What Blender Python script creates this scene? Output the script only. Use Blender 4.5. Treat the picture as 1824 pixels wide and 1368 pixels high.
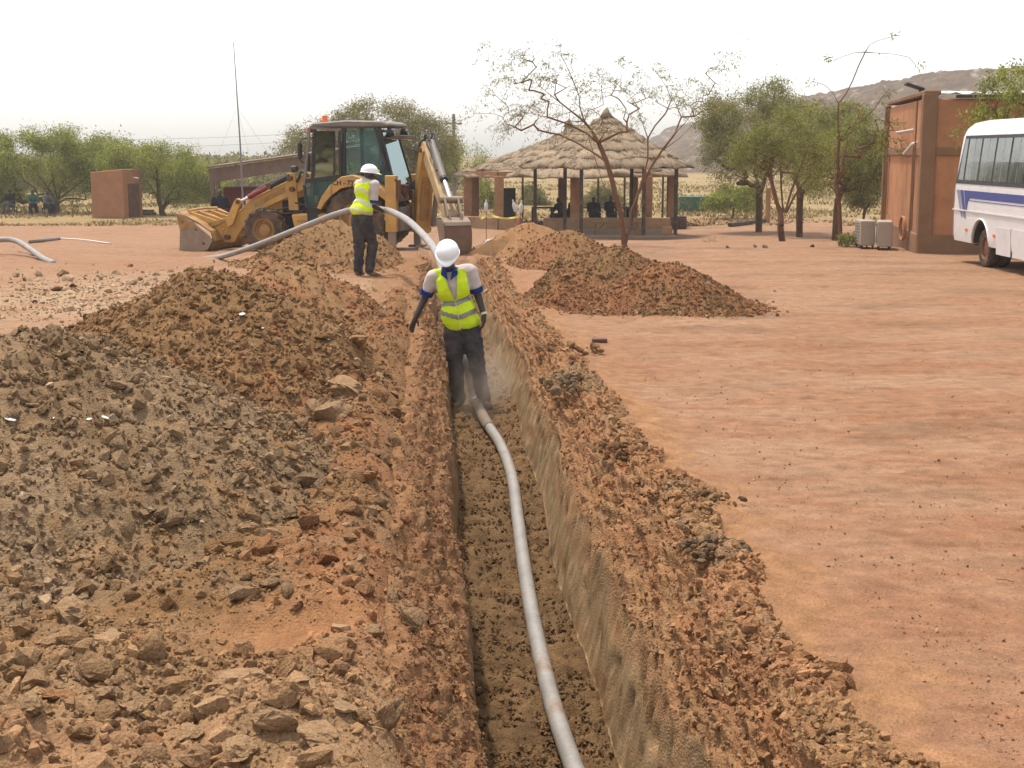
import bpy, bmesh, math, random
import numpy as np
from mathutils import Vector, Matrix

for _o in list(bpy.data.objects):
    bpy.data.objects.remove(_o, do_unlink=True)
scene = bpy.context.scene
C = scene.collection
random.seed(7)
RNG = np.random.default_rng(11)
pi = math.pi

# ------------------------------------------------------------------ camera
FPX, YH = 2500.0, 270.0            # focal length in photo pixels, horizon row
CAM_Z = 2.05
PITCH = math.atan((684 - YH) / FPX)
cam_data = bpy.data.cameras.new('camera')
cam_data.sensor_width = 36.0
cam_data.lens = 36.0 * FPX / 1824.0
cam_data.clip_start = 0.1
cam_data.clip_end = 3000
cam = bpy.data.objects.new('camera', cam_data)
C.objects.link(cam)
cam.location = (0, 0, CAM_Z)
cam.rotation_euler = (pi / 2 - PITCH, 0, 0)
scene.camera = cam

# ------------------------------------------------------------------ sky and sun
SUN_AZ, SUN_EL = math.radians(-46), math.radians(73)   # azimuth from +Y, towards +X
world = bpy.data.worlds.new('World')
scene.world = world
world.use_nodes = True
wn = world.node_tree
wn.nodes.clear()
sky = wn.nodes.new('ShaderNodeTexSky')
sky.sky_type = 'NISHITA'
sky.sun_disc = False
sky.sun_elevation = SUN_EL
sky.sun_rotation = SUN_AZ
sky.air_density = 1.0
sky.dust_density = 1.6
sky.ozone_density = 1.0
bg = wn.nodes.new('ShaderNodeBackground')
bg.inputs['Strength'].default_value = 0.15
hs = wn.nodes.new('ShaderNodeHueSaturation')      # a dust-laden, nearly white sky
hs.inputs['Saturation'].default_value = 0.3
wo = wn.nodes.new('ShaderNodeOutputWorld')
wn.links.new(sky.outputs[0], hs.inputs['Color'])
wn.links.new(hs.outputs[0], bg.inputs['Color'])
wn.links.new(bg.outputs[0], wo.inputs['Surface'])

sun_data = bpy.data.lights.new('sun', 'SUN')
sun_data.energy = 2.1
sun_data.angle = math.radians(3.0)
sun_data.color = (1.0, 0.93, 0.82)
sun = bpy.data.objects.new('sun', sun_data)
C.objects.link(sun)
sd = Vector((math.sin(SUN_AZ) * math.cos(SUN_EL), math.cos(SUN_AZ) * math.cos(SUN_EL), math.sin(SUN_EL)))
sun.rotation_euler = sd.to_track_quat('Z', 'Y').to_euler()
sun.location = (-20, 20, 40)

vs = scene.view_settings
vs.view_transform = 'Standard'
vs.look = 'None'
vs.exposure = 1.03
vs.gamma = 1.0
vs.use_curve_mapping = False
scene.cycles.use_denoising = True
scene.cycles.use_adaptive_sampling = True
scene.cycles.adaptive_threshold = 0.03
scene.cycles.max_bounces = 5
scene.cycles.diffuse_bounces = 2
scene.cycles.transparent_max_bounces = 12
scene.cycles.caustics_reflective = False
scene.cycles.caustics_refractive = False

# ------------------------------------------------------------------ helpers: pixels of the photograph to points
_cp, _sp = math.cos(PITCH), math.sin(PITCH)

def ray(px, py):
    u, v = (px - 912) / FPX, (684 - py) / FPX
    return Vector((u, _cp + v * _sp, -_sp + v * _cp))

def at_y(px, py, y):
    """point on the sight line through a pixel, y metres away"""
    d = ray(px, py)
    return Vector((0, 0, CAM_Z)) + d * (y / d.y)

def on_ground(px, py):
    """where the sight line through a pixel meets the ground"""
    d = ray(px, py)
    o = Vector((0, 0, CAM_Z))
    t = (CAM_Z + 0.4) / max(1e-4, -d.z)
    for _ in range(14):
        p = o + d * t
        t = 0.5 * t + 0.5 * (CAM_Z - ground_z(p.x, p.y)) / max(1e-4, -d.z)
    return o + d * t

# ------------------------------------------------------------------ helpers: noise in numpy
def _h(ix, iy, seed):
    with np.errstate(over='ignore'):
        n = (ix.astype(np.int64) * 374761393 + iy.astype(np.int64) * 668265263 + seed * 1442695041) & 0xFFFFFFFF
        n = ((n ^ (n >> 13)) * 1274126177) & 0xFFFFFFFF
        n = (n ^ (n >> 16)) & 0xFFFFFFFF
    return n.astype(np.float64) / 4294967296.0

def gnoise(x, y, seed=0):
    x = np.asarray(x, float); y = np.asarray(y, float)
    ix, iy = np.floor(x), np.floor(y)
    fx, fy = x - ix, y - iy
    ux, uy = fx * fx * fx * (fx * (fx * 6 - 15) + 10), fy * fy * fy * (fy * (fy * 6 - 15) + 10)
    def g(a, b):
        an = _h(ix + a, iy + b, seed) * 2 * pi
        return np.cos(an) * (fx - a) + np.sin(an) * (fy - b)
    n0 = g(0, 0) * (1 - ux) + g(1, 0) * ux
    n1 = g(0, 1) * (1 - ux) + g(1, 1) * ux
    return (n0 * (1 - uy) + n1 * uy) * 1.5

def fbm(x, y, oct=4, seed=0, gain=0.5):
    s, a, f = 0.0, 1.0, 1.0
    for k in range(oct):
        s = s + a * gnoise(np.asarray(x) * f + 17.3 * k, np.asarray(y) * f - 9.1 * k, seed + k)
        a *= gain; f *= 2.03
    return s

def worley(x, y, seed=0):
    """distance to the nearest feature point (cells of size 1) and that cell's random value"""
    x = np.asarray(x, float); y = np.asarray(y, float)
    ix, iy = np.floor(x), np.floor(y)
    best = np.full(x.shape, 9.0); val = np.zeros(x.shape)
    for a in (-1, 0, 1):
        for b in (-1, 0, 1):
            cx = ix + a + _h(ix + a, iy + b, seed)
            cy = iy + b + _h(ix + a, iy + b, seed + 5)
            d = (x - cx) ** 2 + (y - cy) ** 2
            m = d < best
            best = np.where(m, d, best)
            val = np.where(m, _h(ix + a, iy + b, seed + 9), val)
    return np.sqrt(best), val

def sstep(a, b, x):
    t = np.clip((np.asarray(x, float) - a) / (b - a), 0, 1)
    return t * t * (3 - 2 * t)

def lin(r, g, b):
    f = lambda c: ((c / 255 + 0.055) / 1.055) ** 2.4 if c / 255 > 0.04045 else c / 255 / 12.92
    return (f(r), f(g), f(b))

def earth(r, g, b, k=0.47, sat=1.0):
    c = np.array(lin(r, g, b)) * k
    m = c @ np.array([0.3, 0.59, 0.11])
    return m + (c - m) * sat

# ------------------------------------------------------------------ helpers: objects and tags
def tag(o, label=None, cat=None, group=None, kind=None):
    if label: o['label'] = label
    if cat: o['category'] = cat
    if group: o['group'] = group
    if kind: o['kind'] = kind
    return o

def empty(name, loc=(0, 0, 0), rz=0.0):
    o = bpy.data.objects.new(name, None)
    o.empty_display_size = 0.2
    C.objects.link(o)
    o.location = loc
    o.rotation_euler = (0, 0, rz)
    return o

def link(name, mesh, mat=None, parent=None, smooth=False):
    o = bpy.data.objects.new(name, mesh)
    C.objects.link(o)
    if mat is not None:
        for m in (mat if isinstance(mat, (list, tuple)) else [mat]):
            mesh.materials.append(m)
    if smooth:
        mesh.shade_smooth()
    if parent is not None:
        o.parent = parent
    return o

def np_mesh(name, verts, faces, cols=None, smooth=True):
    """verts (N,3); faces (M,3) or (M,4); cols (N,3) stored as the colour attribute Col"""
    me = bpy.data.meshes.new(name)
    verts = np.ascontiguousarray(verts, dtype=np.float32)
    faces = np.ascontiguousarray(faces, dtype=np.int32)
    k = faces.shape[1]
    me.vertices.add(len(verts))
    me.vertices.foreach_set('co', verts.ravel())
    me.loops.add(faces.size)
    me.loops.foreach_set('vertex_index', faces.ravel())
    me.polygons.add(len(faces))
    me.polygons.foreach_set('loop_start', np.arange(0, faces.size, k, dtype=np.int32))
    if smooth:
        me.polygons.foreach_set('use_smooth', np.ones(len(faces), dtype=bool))
    if cols is not None:
        a = me.color_attributes.new('Col', 'FLOAT_COLOR', 'POINT')
        c4 = np.ones((len(verts), 4), dtype=np.float32)
        c4[:, :cols.shape[1]] = cols
        a.data.foreach_set('color', c4.ravel())
    me.update(calc_edges=True)
    if not smooth:
        at = me.attributes.new('sharp_face', 'BOOLEAN', 'FACE')
        at.data.foreach_set('value', np.ones(len(faces), dtype=bool))
    return me

def grid_faces(nr, nc):
    i = np.arange(nr * nc).reshape(nr, nc)
    return np.stack([i[:-1, :-1], i[:-1, 1:], i[1:, 1:], i[1:, :-1]], -1).reshape(-1, 4)

class MB:
    """collects boxes, prisms, tubes and lathes; build() links them as ONE mesh object"""
    def __init__(s):
        s.v, s.f = [], []
    def add(s, vs_, fs_):
        n = len(s.v)
        s.v += [tuple(p) for p in vs_]
        s.f += [tuple(i + n for i in f) for f in fs_]
        return s
    def box(s, c, d, rot=None, taper=None):
        x, y, z = d[0] / 2, d[1] / 2, d[2] / 2
        t = taper or (1, 1)
        p = [(-x, -y, -z), (x, -y, -z), (x, y, -z), (-x, y, -z), (-x * t[0], -y * t[1], z), (x * t[0], -y * t[1], z), (x * t[0], y * t[1], z), (-x * t[0], y * t[1], z)]
        M = rot.to_4x4() if rot is not None else Matrix()
        p = [M @ Vector(q) + Vector(c) for q in p]
        return s.add(p, [(3, 2, 1, 0), (4, 5, 6, 7), (0, 1, 5, 4), (1, 2, 6, 5), (2, 3, 7, 6), (3, 0, 4, 7)])
    def beam(s, a, b, w, h, up=(0, 0, 1)):
        a, b = Vector(a), Vector(b)
        z = (b - a); L = z.length; z.normalize()
        u = Vector(up)
        if abs(u.dot(z)) > 0.98: u = Vector((1, 0, 0))
        x = u.cross(z).normalized(); y = z.cross(x)
        R = Matrix((x, y, z)).transposed()
        return s.box((a + b) / 2, (w, h, L), R)
    def tube(s, pts, r, n=8, caps=True):
        pts = [Vector(p) for p in pts]
        rs = r if isinstance(r, (list, tuple)) else [r] * len(pts)
        rings = []
        prev = None
        for i, p in enumerate(pts):
            t = (pts[min(i + 1, len(pts) - 1)] - pts[max(i - 1, 0)])
            if t.length < 1e-9: t = Vector((0, 0, 1))
            t.normalize()
            if prev is None:
                u = Vector((0, 0, 1)) if abs(t.z) < 0.9 else Vector((1, 0, 0))
                x = u.cross(t).normalized()
            else:
                x = (prev - t * prev.dot(t))
                x = x.normalized() if x.length > 1e-6 else Vector((1, 0, 0))
            prev = x
            y = t.cross(x)
            rings.append([p + (x * math.cos(2 * pi * k / n) + y * math.sin(2 * pi * k / n)) * rs[i] for k in range(n)])
        vs_ = [q for R in rings for q in R]
        fs_ = []
        for i in range(len(pts) - 1):
            for k in range(n):
                k2 = (k + 1) % n
                fs_.append((i * n + k, i * n + k2, (i + 1) * n + k2, (i + 1) * n + k))
        if caps:
            fs_.append(tuple(range(n - 1, -1, -1)))
            fs_.append(tuple((len(pts) - 1) * n + k for k in range(n)))
        return s.add(vs_, fs_)
    def cyl(s, a, b, r, n=16):
        return s.tube([a, b], r, n)
    def prism(s, poly, axis, lo, hi):
        """polygon in the two other axes, extruded along axis (0,1,2) from lo to hi"""
        n = len(poly)
        def put(p, q):
            return {0: (q, p[0], p[1]), 1: (p[0], q, p[1]), 2: (p[0], p[1], q)}[axis]
        vs_ = [put(p, lo) for p in poly] + [put(p, hi) for p in poly]
        fs_ = [tuple(range(n - 1, -1, -1)), tuple(range(n, 2 * n))]
        fs_ += [(k, (k + 1) % n, n + (k + 1) % n, n + k) for k in range(n)]
        return s.add(vs_, fs_)
    def lathe(s, prof, c, axis, n=24, closed=True):
        """profile of (radius, along) turned round an axis through c"""
        c = Vector(c); axis = Vector(axis).normalized()
        u = Vector((0, 0, 1)) if abs(axis.z) < 0.9 else Vector((1, 0, 0))
        x = u.cross(axis).normalized(); y = axis.cross(x)
        vs_ = []
        for (r, a) in prof:
            for k in range(n):
                th = 2 * pi * k / n
                vs_.append(c + axis * a + (x * math.cos(th) + y * math.sin(th)) * r)
        fs_ = []
        for i in range(len(prof) - 1):
            for k in range(n):
                k2 = (k + 1) % n
                fs_.append((i * n + k, i * n + k2, (i + 1) * n + k2, (i + 1) * n + k))
        if closed:
            fs_.append(tuple(range(n - 1, -1, -1)))
            fs_.append(tuple((len(prof) - 1) * n + k for k in range(n)))
        return s.add(vs_, fs_)
    def xform(s, M):
        s.v = [tuple(M @ Vector(p)) for p in s.v]
        return s
    def mesh(s, name, bevel=0.0, fix=True):
        me = bpy.data.meshes.new(name)
        me.from_pydata(s.v, [], s.f)
        if fix or bevel:
            bm = bmesh.new(); bm.from_mesh(me)
            if bevel:
                es = [e for e in bm.edges if len(e.link_faces) == 2 and e.calc_face_angle(0) > 0.6]
                bmesh.ops.bevel(bm, geom=es, offset=bevel, segments=1, affect='EDGES', profile=0.5, clamp_overlap=True)
            bmesh.ops.recalc_face_normals(bm, faces=bm.faces)
            bm.to_mesh(me); bm.free()
        me.update()
        return me
    def build(s, name, mat, parent=None, bevel=0.0, smooth=False, fix=True, auto=None):
        o = link(name, s.mesh(name, bevel, fix), mat, parent, smooth)
        if auto is not None:
            smooth_by_angle(o.data, auto)
        return o

def smooth_by_angle(me, deg=35):
    me.shade_smooth()
    bm = bmesh.new(); bm.from_mesh(me)
    lim = math.radians(deg)
    for e in bm.edges:
        e.smooth = len(e.link_faces) == 2 and e.calc_face_angle(0) < lim
    bm.to_mesh(me); bm.free()

def copy_tree(o, parent=None):
    c = o.copy(); C.objects.link(c)
    if parent is not None: c.parent = parent
    for ch in list(o.children):
        copy_tree(ch, c)
    return c

def spline(pts, n=8):
    """Catmull-Rom through points"""
    P = [Vector(p) for p in pts]
    P = [P[0] * 2 - P[1]] + P + [P[-1] * 2 - P[-2]]
    out = []
    for i in range(1, len(P) - 2):
        for k in range(n):
            t = k / n
            a, b, c, d = P[i - 1], P[i], P[i + 1], P[i + 2]
            out.append(0.5 * ((2 * b) + (c - a) * t + (2 * a - 5 * b + 4 * c - d) * t * t + (3 * b - a - 3 * c + d) * t ** 3))
    out.append(P[-2])
    return out

# ------------------------------------------------------------------ helpers: materials
def nmat(name):
    m = bpy.data.materials.new(name)
    m.use_nodes = True
    nt = m.node_tree
    b = nt.nodes['Principled BSDF']
    return m, nt, b

def N(nt, t, **kw):
    n = nt.nodes.new(t)
    for k, v in kw.items():
        setattr(n, k, v)
    return n

def noise_node(nt, vec, scale, detail=4, rough=0.55):
    n = N(nt, 'ShaderNodeTexNoise')
    n.inputs['Scale'].default_value = scale
    n.inputs['Detail'].default_value = detail
    n.inputs['Roughness'].default_value = rough
    if vec is not None: nt.links.new(vec, n.inputs['Vector'])
    return n

def ramp(nt, fac, stops):
    r = N(nt, 'ShaderNodeValToRGB')
    els = r.color_ramp.elements
    while len(els) < len(stops): els.new(0.5)
    for e, (p, c) in zip(els, stops):
        e.position = p
        e.color = (c[0], c[1], c[2], 1) if not isinstance(c, (int, float)) else (c, c, c, 1)
    nt.links.new(fac, r.inputs[0])
    return r

def mix(nt, mode, fac, a, b):
    n = N(nt, 'ShaderNodeMix', data_type='RGBA', blend_type=mode)
    for sock, val in ((n.inputs[0], fac), (n.inputs[6], a), (n.inputs[7], b)):
        if isinstance(val, bpy.types.NodeSocket): nt.links.new(val, sock)
        elif isinstance(val, (int, float)): sock.default_value = val if sock.type == 'VALUE' else (val, val, val, 1)
        else: sock.default_value = (val[0], val[1], val[2], 1)
    return n.outputs[2]

def bump_chain(nt, b, layers):
    prev = None
    for (h, strength, dist) in layers:
        bp = N(nt, 'ShaderNodeBump')
        bp.inputs['Strength'].default_value = strength
        bp.inputs['Distance'].default_value = dist
        nt.links.new(h, bp.inputs['Height'])
        if prev is not None: nt.links.new(prev, bp.inputs['Normal'])
        prev = bp.outputs[0]
    nt.links.new(prev, b.inputs['Normal'])

def soil_material(name, source='attr', grain=1.0, base=None, fs=1.0):
    m, nt, b = nmat(name)
    geo = N(nt, 'ShaderNodeNewGeometry')
    tc = N(nt, 'ShaderNodeTexCoord')
    vec = geo.outputs['Position'] if source == 'attr' else tc.outputs['Object']
    if source == 'attr':
        a = N(nt, 'ShaderNodeAttribute', attribute_name='Col'); col = a.outputs['Color']
    elif source == 'object':
        oi = N(nt, 'ShaderNodeObjectInfo'); col = oi.outputs['Color']
    else:
        rgb = N(nt, 'ShaderNodeRGB'); rgb.outputs[0].default_value = (*base, 1); col = rgb.outputs[0]
    n1 = noise_node(nt, vec, 8 * fs, 2, 0.6)
    n2 = noise_node(nt, vec, 60 * fs, 2, 0.65)
    n3 = noise_node(nt, vec, 330 * fs, 1, 0.6)
    r1 = ramp(nt, n1.outputs[0], [(0.3, 0.78), (0.7, 1.2)])
    r2 = ramp(nt, n2.outputs[0], [(0.3, 0.78), (0.5, 1.0), (0.72, 1.25)])
    r3 = ramp(nt, n3.outputs[0], [(0.3, 0.72), (0.5, 1.0), (0.7, 1.3)])
    c = mix(nt, 'MULTIPLY', 0.7, col, r1.outputs[0])
    c = mix(nt, 'MULTIPLY', 0.75, c, r2.outputs[0])
    c = mix(nt, 'MULTIPLY', 0.6, c, r3.outputs[0])
    nt.links.new(c, b.inputs['Base Color'])
    b.inputs['Roughness'].default_value = 0.95
    b.inputs['Specular IOR Level'].default_value = 0.1
    vor = N(nt, 'ShaderNodeTexVoronoi'); vor.inputs['Scale'].default_value = 75 * fs
    nt.links.new(vec, vor.inputs['Vector'])
    inv = N(nt, 'ShaderNodeMath', operation='SUBTRACT'); inv.inputs[0].default_value = 1.0; nt.links.new(vor.outputs['Distance'], inv.inputs[1])
    bump_chain(nt, b, [(n2.outputs[0], 0.45 * grain, 0.02), (inv.outputs[0], 0.55 * grain, 0.012), (n3.outputs[0], 0.6 * grain, 0.005)])
    if source == 'attr':                  # smooth-cut faces carry a low alpha: less grain there
        for bp in [n for n in nt.nodes if n.type == 'BUMP']:
            k = N(nt, 'ShaderNodeMath', operation='MULTIPLY'); k.inputs[1].default_value = bp.inputs['Strength'].default_value
            nt.links.new(a.outputs['Alpha'], k.inputs[0]); nt.links.new(k.outputs[0], bp.inputs['Strength'])
    return m

def plain_material(name, col, rough=0.6, metal=0.0, var=0.25, scale=6.0, dirt=None, dirt_amt=0.0, bump=0.0, coat=0.0, spec=0.5, bscale=60):
    """a painted, plastered, metal or cloth surface: its colour, uneven wear and a veil of dust"""
    m, nt, b = nmat(name)
    tc = N(nt, 'ShaderNodeTexCoord')
    n1 = noise_node(nt, tc.outputs['Object'], scale, 6, 0.6)
    r1 = ramp(nt, n1.outputs[0], [(0.3, 1 - var), (0.7, 1 + var)])
    c = mix(nt, 'MULTIPLY', 1.0, col, r1.outputs[0])
    if dirt is not None:
        n2 = noise_node(nt, tc.outputs['Object'], scale * 0.7 + 1.3, 8, 0.65)
        r2 = ramp(nt, n2.outputs[0], [(0.62 - 0.35 * dirt_amt, 0.0), (0.72 - 0.1 * dirt_amt, dirt_amt)])
        c = mix(nt, 'MIX', r2.outputs[0], c, dirt)
    nt.links.new(c, b.inputs['Base Color'])
    b.inputs['Roughness'].default_value = rough
    b.inputs['Metallic'].default_value = metal
    b.inputs['Specular IOR Level'].default_value = spec
    if coat: b.inputs['Coat Weight'].default_value = coat
    if bump:
        n3 = noise_node(nt, tc.outputs['Object'], bscale, 4, 0.6)
        bump_chain(nt, b, [(n3.outputs[0], bump, 0.01)])
    return m
# ================================================================== THE GROUND AND THE TRENCH
def trench_x(y):
    y = np.asarray(y, float)
    return 0.66 - 0.068 * y + 0.035 * np.sin(y * 0.55) + 0.02 * np.sin(y * 1.7 + 1)

def trench_d(y):
    y = np.asarray(y, float)
    d = np.interp(y, [0, 7, 14.5, 20, 27], [1.08, 1.05, 0.72, 0.6, 0.5])
    return d * (1 - sstep(26.9, 28.0, y))

def ruts(x, y):
    """shallow wheel tracks across the open yard: 1 in the middle of a track, 0 outside"""
    x = np.asarray(x, float); y = np.asarray(y, float)
    out = np.zeros(np.broadcast(x, y).shape)
    for (y0, b, c, w) in ((9.0, .10, .012, .12), (10.75, .10, .012, .12), (13.2, -.16, .02, .13), (14.95, -.16, .02, .13), (21.5, .05, -.012, .13), (23.3, .05, -.012, .13), (7.1, -.22, .03, .09)):
        yc = y0 + b * (x - 3) + c * (x - 3) ** 2 + .10 * fbm(x * .6, x * 0 + y0, 2, 171)
        t = np.exp(-((y - yc) / w) ** 4) * sstep(1.6, 2.6, x - trench_x(y))
        out = np.maximum(out, t * np.clip(.75 + .9 * fbm(x * 1.3, y * .5 + y0, 2, 173), 0, 1))
    return out

def ground_np(x, y):
    x = np.asarray(x, float); y = np.asarray(y, float)

    z = -1.08 * sstep(27, 54, y)
    z = z + 0.05 * fbm(x * 0.12, y * 0.12, 2, 3) + 0.02 * fbm(x * 0.5 + 4, y * 0.5, 3, 5)
    z = z - 0.16 * np.exp(-(((x + 6.6) / 1.6) ** 2 + ((y - 29.6) / 1.1) ** 2))
    z = z * (1 - 0.7 * np.exp(-(x ** 2 + (y - 5) ** 2) / 40))
    return z

def ground_z(x, y):
    return float(ground_np(np.array([x]), np.array([y]))[0])

GROUND_PALE = earth(207, 162, 127)
GROUND_MID = earth(192, 139, 103)
GROUND_RED = earth(185, 119, 79)
GROUND_SAND = earth(222, 186, 148)
STRAW = earth(196, 168, 116)
SLOPE_RED = earth(208, 150, 106)
SLOPE_BROWN = earth(198, 152, 108)
WALL_GREY = earth(188, 156, 115)
FLOOR_BROWN = earth(146, 114, 79)

def ground_colour(x, y):
    n = fbm(x * 0.35, y * 0.9, 4, 21)[..., None]
    n2 = fbm(x * 1.3, y * 3.5, 4, 31)[..., None]
    n3 = fbm(x * 5, y * 9, 3, 41)[..., None]
    c = GROUND_MID + (GROUND_PALE - GROUND_MID) * np.clip(0.5 + .8 * n, 0, 1)
    c = c + (GROUND_RED - c) * np.clip(0.6 * n2 - 0.02, 0, 0.55)
    c = c * (1 + 0.16 * n3)
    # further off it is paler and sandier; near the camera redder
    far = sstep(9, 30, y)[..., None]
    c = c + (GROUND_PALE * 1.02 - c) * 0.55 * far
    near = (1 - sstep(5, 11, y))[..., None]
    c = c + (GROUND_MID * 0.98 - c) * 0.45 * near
    # pale sandy quarry dust on the left
    s = np.exp(-(((x + 5.2) / 3.0) ** 2 + ((y - 20.0) / 3.4) ** 2))[..., None]
    s = np.minimum(1, 1.3 * s) * np.clip(0.8 + 0.9 * n2, 0, 1)
    c = c + (GROUND_SAND - c) * s
    # dark gravelly patches on the right
    g = np.clip(fbm(x * 0.5 + 9, y * 1.0 + 3, 3, 61) * 1.6 - 0.25, 0, 0.7)[..., None] * sstep(1.0, 2.5, x)[..., None]
    c = c + (earth(150, 122, 94) - c) * 0.55 * g
    rt = ruts(x, y)[..., None]
    c = c * (1 + .07 * rt - .10 * np.clip(4 * rt * (1 - rt), 0, 1) * (rt < .6))
    spot = np.clip(fbm(x * 2.6 + 3, y * 4.2, 3, 63) * 1.5 - 0.45, 0, 1)[..., None]  # shade of the shallow hollows, painted into the ground colour
    c = c * (1 - .22 * spot * np.array([.85, 1.0, 1.1]))
    lightp = np.clip(fbm(x * 1.1 + 8, y * 2.4, 3, 67) * 1.4 - 0.35, 0, 1)[..., None]
    c = c + (GROUND_SAND - c) * .18 * lightp
    st = sstep(58, 72, y + 5 * fbm(x * 0.1, y * 0.1, 2, 71))[..., None]
    c = c + (STRAW * (1 + 0.25 * n2) - c) * st
    return c

SLOPE_COLS, SLOPE_PTS = [], []
def build_ground():
    # rows (distance) and columns (offset from the trench line), dense where the camera is close
    ys = [-4.0]
    while ys[-1] < 900:
        y = ys[-1]
        if y < 3.5: s = 0.12
        elif y < 14: s = 0.026 + 0.0016 * max(0, y - 7)
        elif y < 30: s = 0.037 + 0.0045 * (y - 14)
        elif y < 70: s = 0.11 + 0.02 * (y - 30)
        else: s = 0.05 * y
        ys.append(y + s)
    ys = np.array(ys)
    nr = len(ys)
    # cross-section: o = offset, k = zone, p = position in the zone
    cols = []
    fl = np.linspace(-1, 1, 34)
    for a in np.linspace(0, 1, 26)[::-1]: cols.append(('bl', a))
    for a in np.linspace(0, 1, 34)[::-1][:-1]: cols.append(('sl', a))
    for a in np.linspace(0, 1, 18)[::-1][:-1]: cols.append(('wl', a))
    for a in fl: cols.append(('f', a))
    for a in np.linspace(0, 1, 26)[1:]: cols.append(('wr', a))
    for a in np.linspace(0, 1, 44)[1:]: cols.append(('sr', a))
    for a in np.linspace(0, 1, 26)[1:]: cols.append(('br', a))
    outer = [0.04]
    while outer[-1] < 420:
        outer.append(outer[-1] + min(40, 0.04 + 0.03 * max(0, outer[-1] - 1.0)))
    nl = len(outer)
    ncore = len(cols)
    nc = ncore + 2 * nl
    X = np.zeros((nr, nc)); Z = np.zeros((nr, nc)); K = np.zeros((nr, nc, 3)); GR = np.ones((nr, nc))
    tx = trench_x(ys); D = trench_d(ys)
    open_ = np.clip(D / 0.45, 0, 1)
    base_c = None
    wob = 0.10 * fbm(ys * 0.9, ys * 0 + 3, 3, 81); wob2 = 0.12 * fbm(ys * 0.8, ys * 0 + 8, 3, 83)
    wall_r = np.interp(ys, [0, 8, 14, 27], [0.66, 0.64, 0.66, 0.7])      # share of the depth that stands upright
    wall_r = wall_r + .09 * fbm(ys * 1.6, ys * 0 + 6, 3, 155)
    wall_l = np.interp(ys, [0, 8, 14, 27], [0.66, 0.62, 0.62, 0.7])
    sl_r = np.interp(ys, [0, 4.5, 7, 14, 27], [0.62, 0.67, 0.80, 0.70, 0.6]) + wob * .8
    sl_l = np.interp(ys, [0, 7, 14, 27], [0.80, 0.76, 0.66, 0.6]) + wob2
    rim_r = 0.055 + 0.03 * fbm(ys * 1.7, ys * 0 + 1, 2, 84)
    rim_l = 0.06 + 0.03 * fbm(ys * 1.7, ys * 0 + 5, 2, 85)
    for j, (k, a) in enumerate(cols):
        jj = nl + j
        y = ys
        if k == 'f':
            o = a * 0.35 * np.ones(nr)
            z = -D + 0.02 * fbm(y * 3, o * 3, 3, 90) * open_ + (0.03 * a * a + 0.03 * gnoise(y * 9, o * 9, 92) + 0.022 * gnoise(y * 22, o * 22, 93)) * open_
            w1, v1 = worley(y * 9, o * 9 + 3, 161); w2, v2 = worley(y * 21, o * 21 + 3, 163)
            z = z + (.10 * np.maximum(.55 - w1, 0) * (v1 - .15) + .04 * np.maximum(.6 - w2, 0) * v2) * open_
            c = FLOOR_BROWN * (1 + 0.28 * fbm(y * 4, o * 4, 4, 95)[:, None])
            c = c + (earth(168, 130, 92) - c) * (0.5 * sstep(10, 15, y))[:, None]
            d = 0
        elif k in ('wr', 'wl'):
            s = 1 if k == 'wr' else -1
            wr = wall_r if s > 0 else wall_l
            lean = 0.12 if s > 0 else 0.05
            o = s * (0.35 + lean * a)
            zz = -D * (1 - wr * a)
            # upright tooth marks left by the bucket
            tm = 0.5 + fbm(y * 11 + a * .8, zz * .8, 3, 101 + s)
            rough = 0.02 * fbm(y * 5, zz * 2.0, 3, 103 + s) + 0.010 * (tm - 0.5) + 0.012 * fbm(y * 12, zz * 7, 3, 105 + s) * a
            wc, vc = worley(y * 7, zz * 5 + 2 * s, 151 + s)
            rough = rough + .08 * np.maximum(.5 - wc, 0) * (vc > .6) * sstep(.15, .6, np.full(nr, a) + .3 * fbm(y * 2, zz, 2, 153))
            o = o + s * rough * open_ * min(1, 6 * a)
            z = zz
            m = (1 - sstep(0.62, 1.1, a + 0.35 * fbm(y * 1.8, zz * 4, 4, 107 + s)))[:, None]
            c = SLOPE_BROWN + (WALL_GREY - SLOPE_BROWN) * m
            c = c * (1 + 0.32 * fbm(y * 13, zz * 1.6, 3, 109)[:, None]) * (1 + .2 * fbm(y * 2.2, zz * 3, 3, 110)[:, None])
            bn = np.clip(1.6 * fbm(y * 1.1, zz * 5, 3, 112) - .1, 0, .8)[:, None]
            c = c + (SLOPE_BROWN * .85 - c) * bn
        elif k in ('sr', 'sl'):
            s = 1 if k == 'sr' else -1
            wr = wall_r if s > 0 else wall_l
            sw = sl_r if s > 0 else sl_l
            rim = rim_r if s > 0 else rim_l
            o0, z0 = (0.47 if s > 0 else 0.40), -D * (1 - wr)
            o1, z1 = sw, rim
            e = a ** 0.8 if s > 0 else a ** 0.9
            o = o0 + (o1 - o0) * e
            z = z0 + (z1 - z0) * (a ** 0.85)
            u = a * 0.9
            # slabs that broke away, crumbling earth between them
            rg = 1 - np.abs(fbm(y * 2.3 + u * 0.8, u * 3.2 + s * 9, 4, 111 + s))
            w1, v1 = worley(y * 6.5, u * 6.5 + s * 5 + 0 * y, 141 + s); w2, v2 = worley(y * 15, u * 15 + 0 * y, 143 + s)
            rr = -0.085 * np.maximum(.6 - w1, 0) * (v1 + .1) - 0.035 * np.maximum(.6 - w2, 0) * (v2 + .2) + 0.075 * (rg - 0.7) + 0.035 * fbm(y * 8, u * 8 + s, 3, 113 + s) + 0.02 * gnoise(y * 26, u * 26, 115 + s)
            rr = rr * (1.0 if s > 0 else 0.62)
            env = math.sin(pi * min(1, a * 0.9 + 0.06)) ** 0.5
            o = s * (o + 0.6 * rr * env * open_)
            z = z - 0.85 * rr * env * open_
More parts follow.
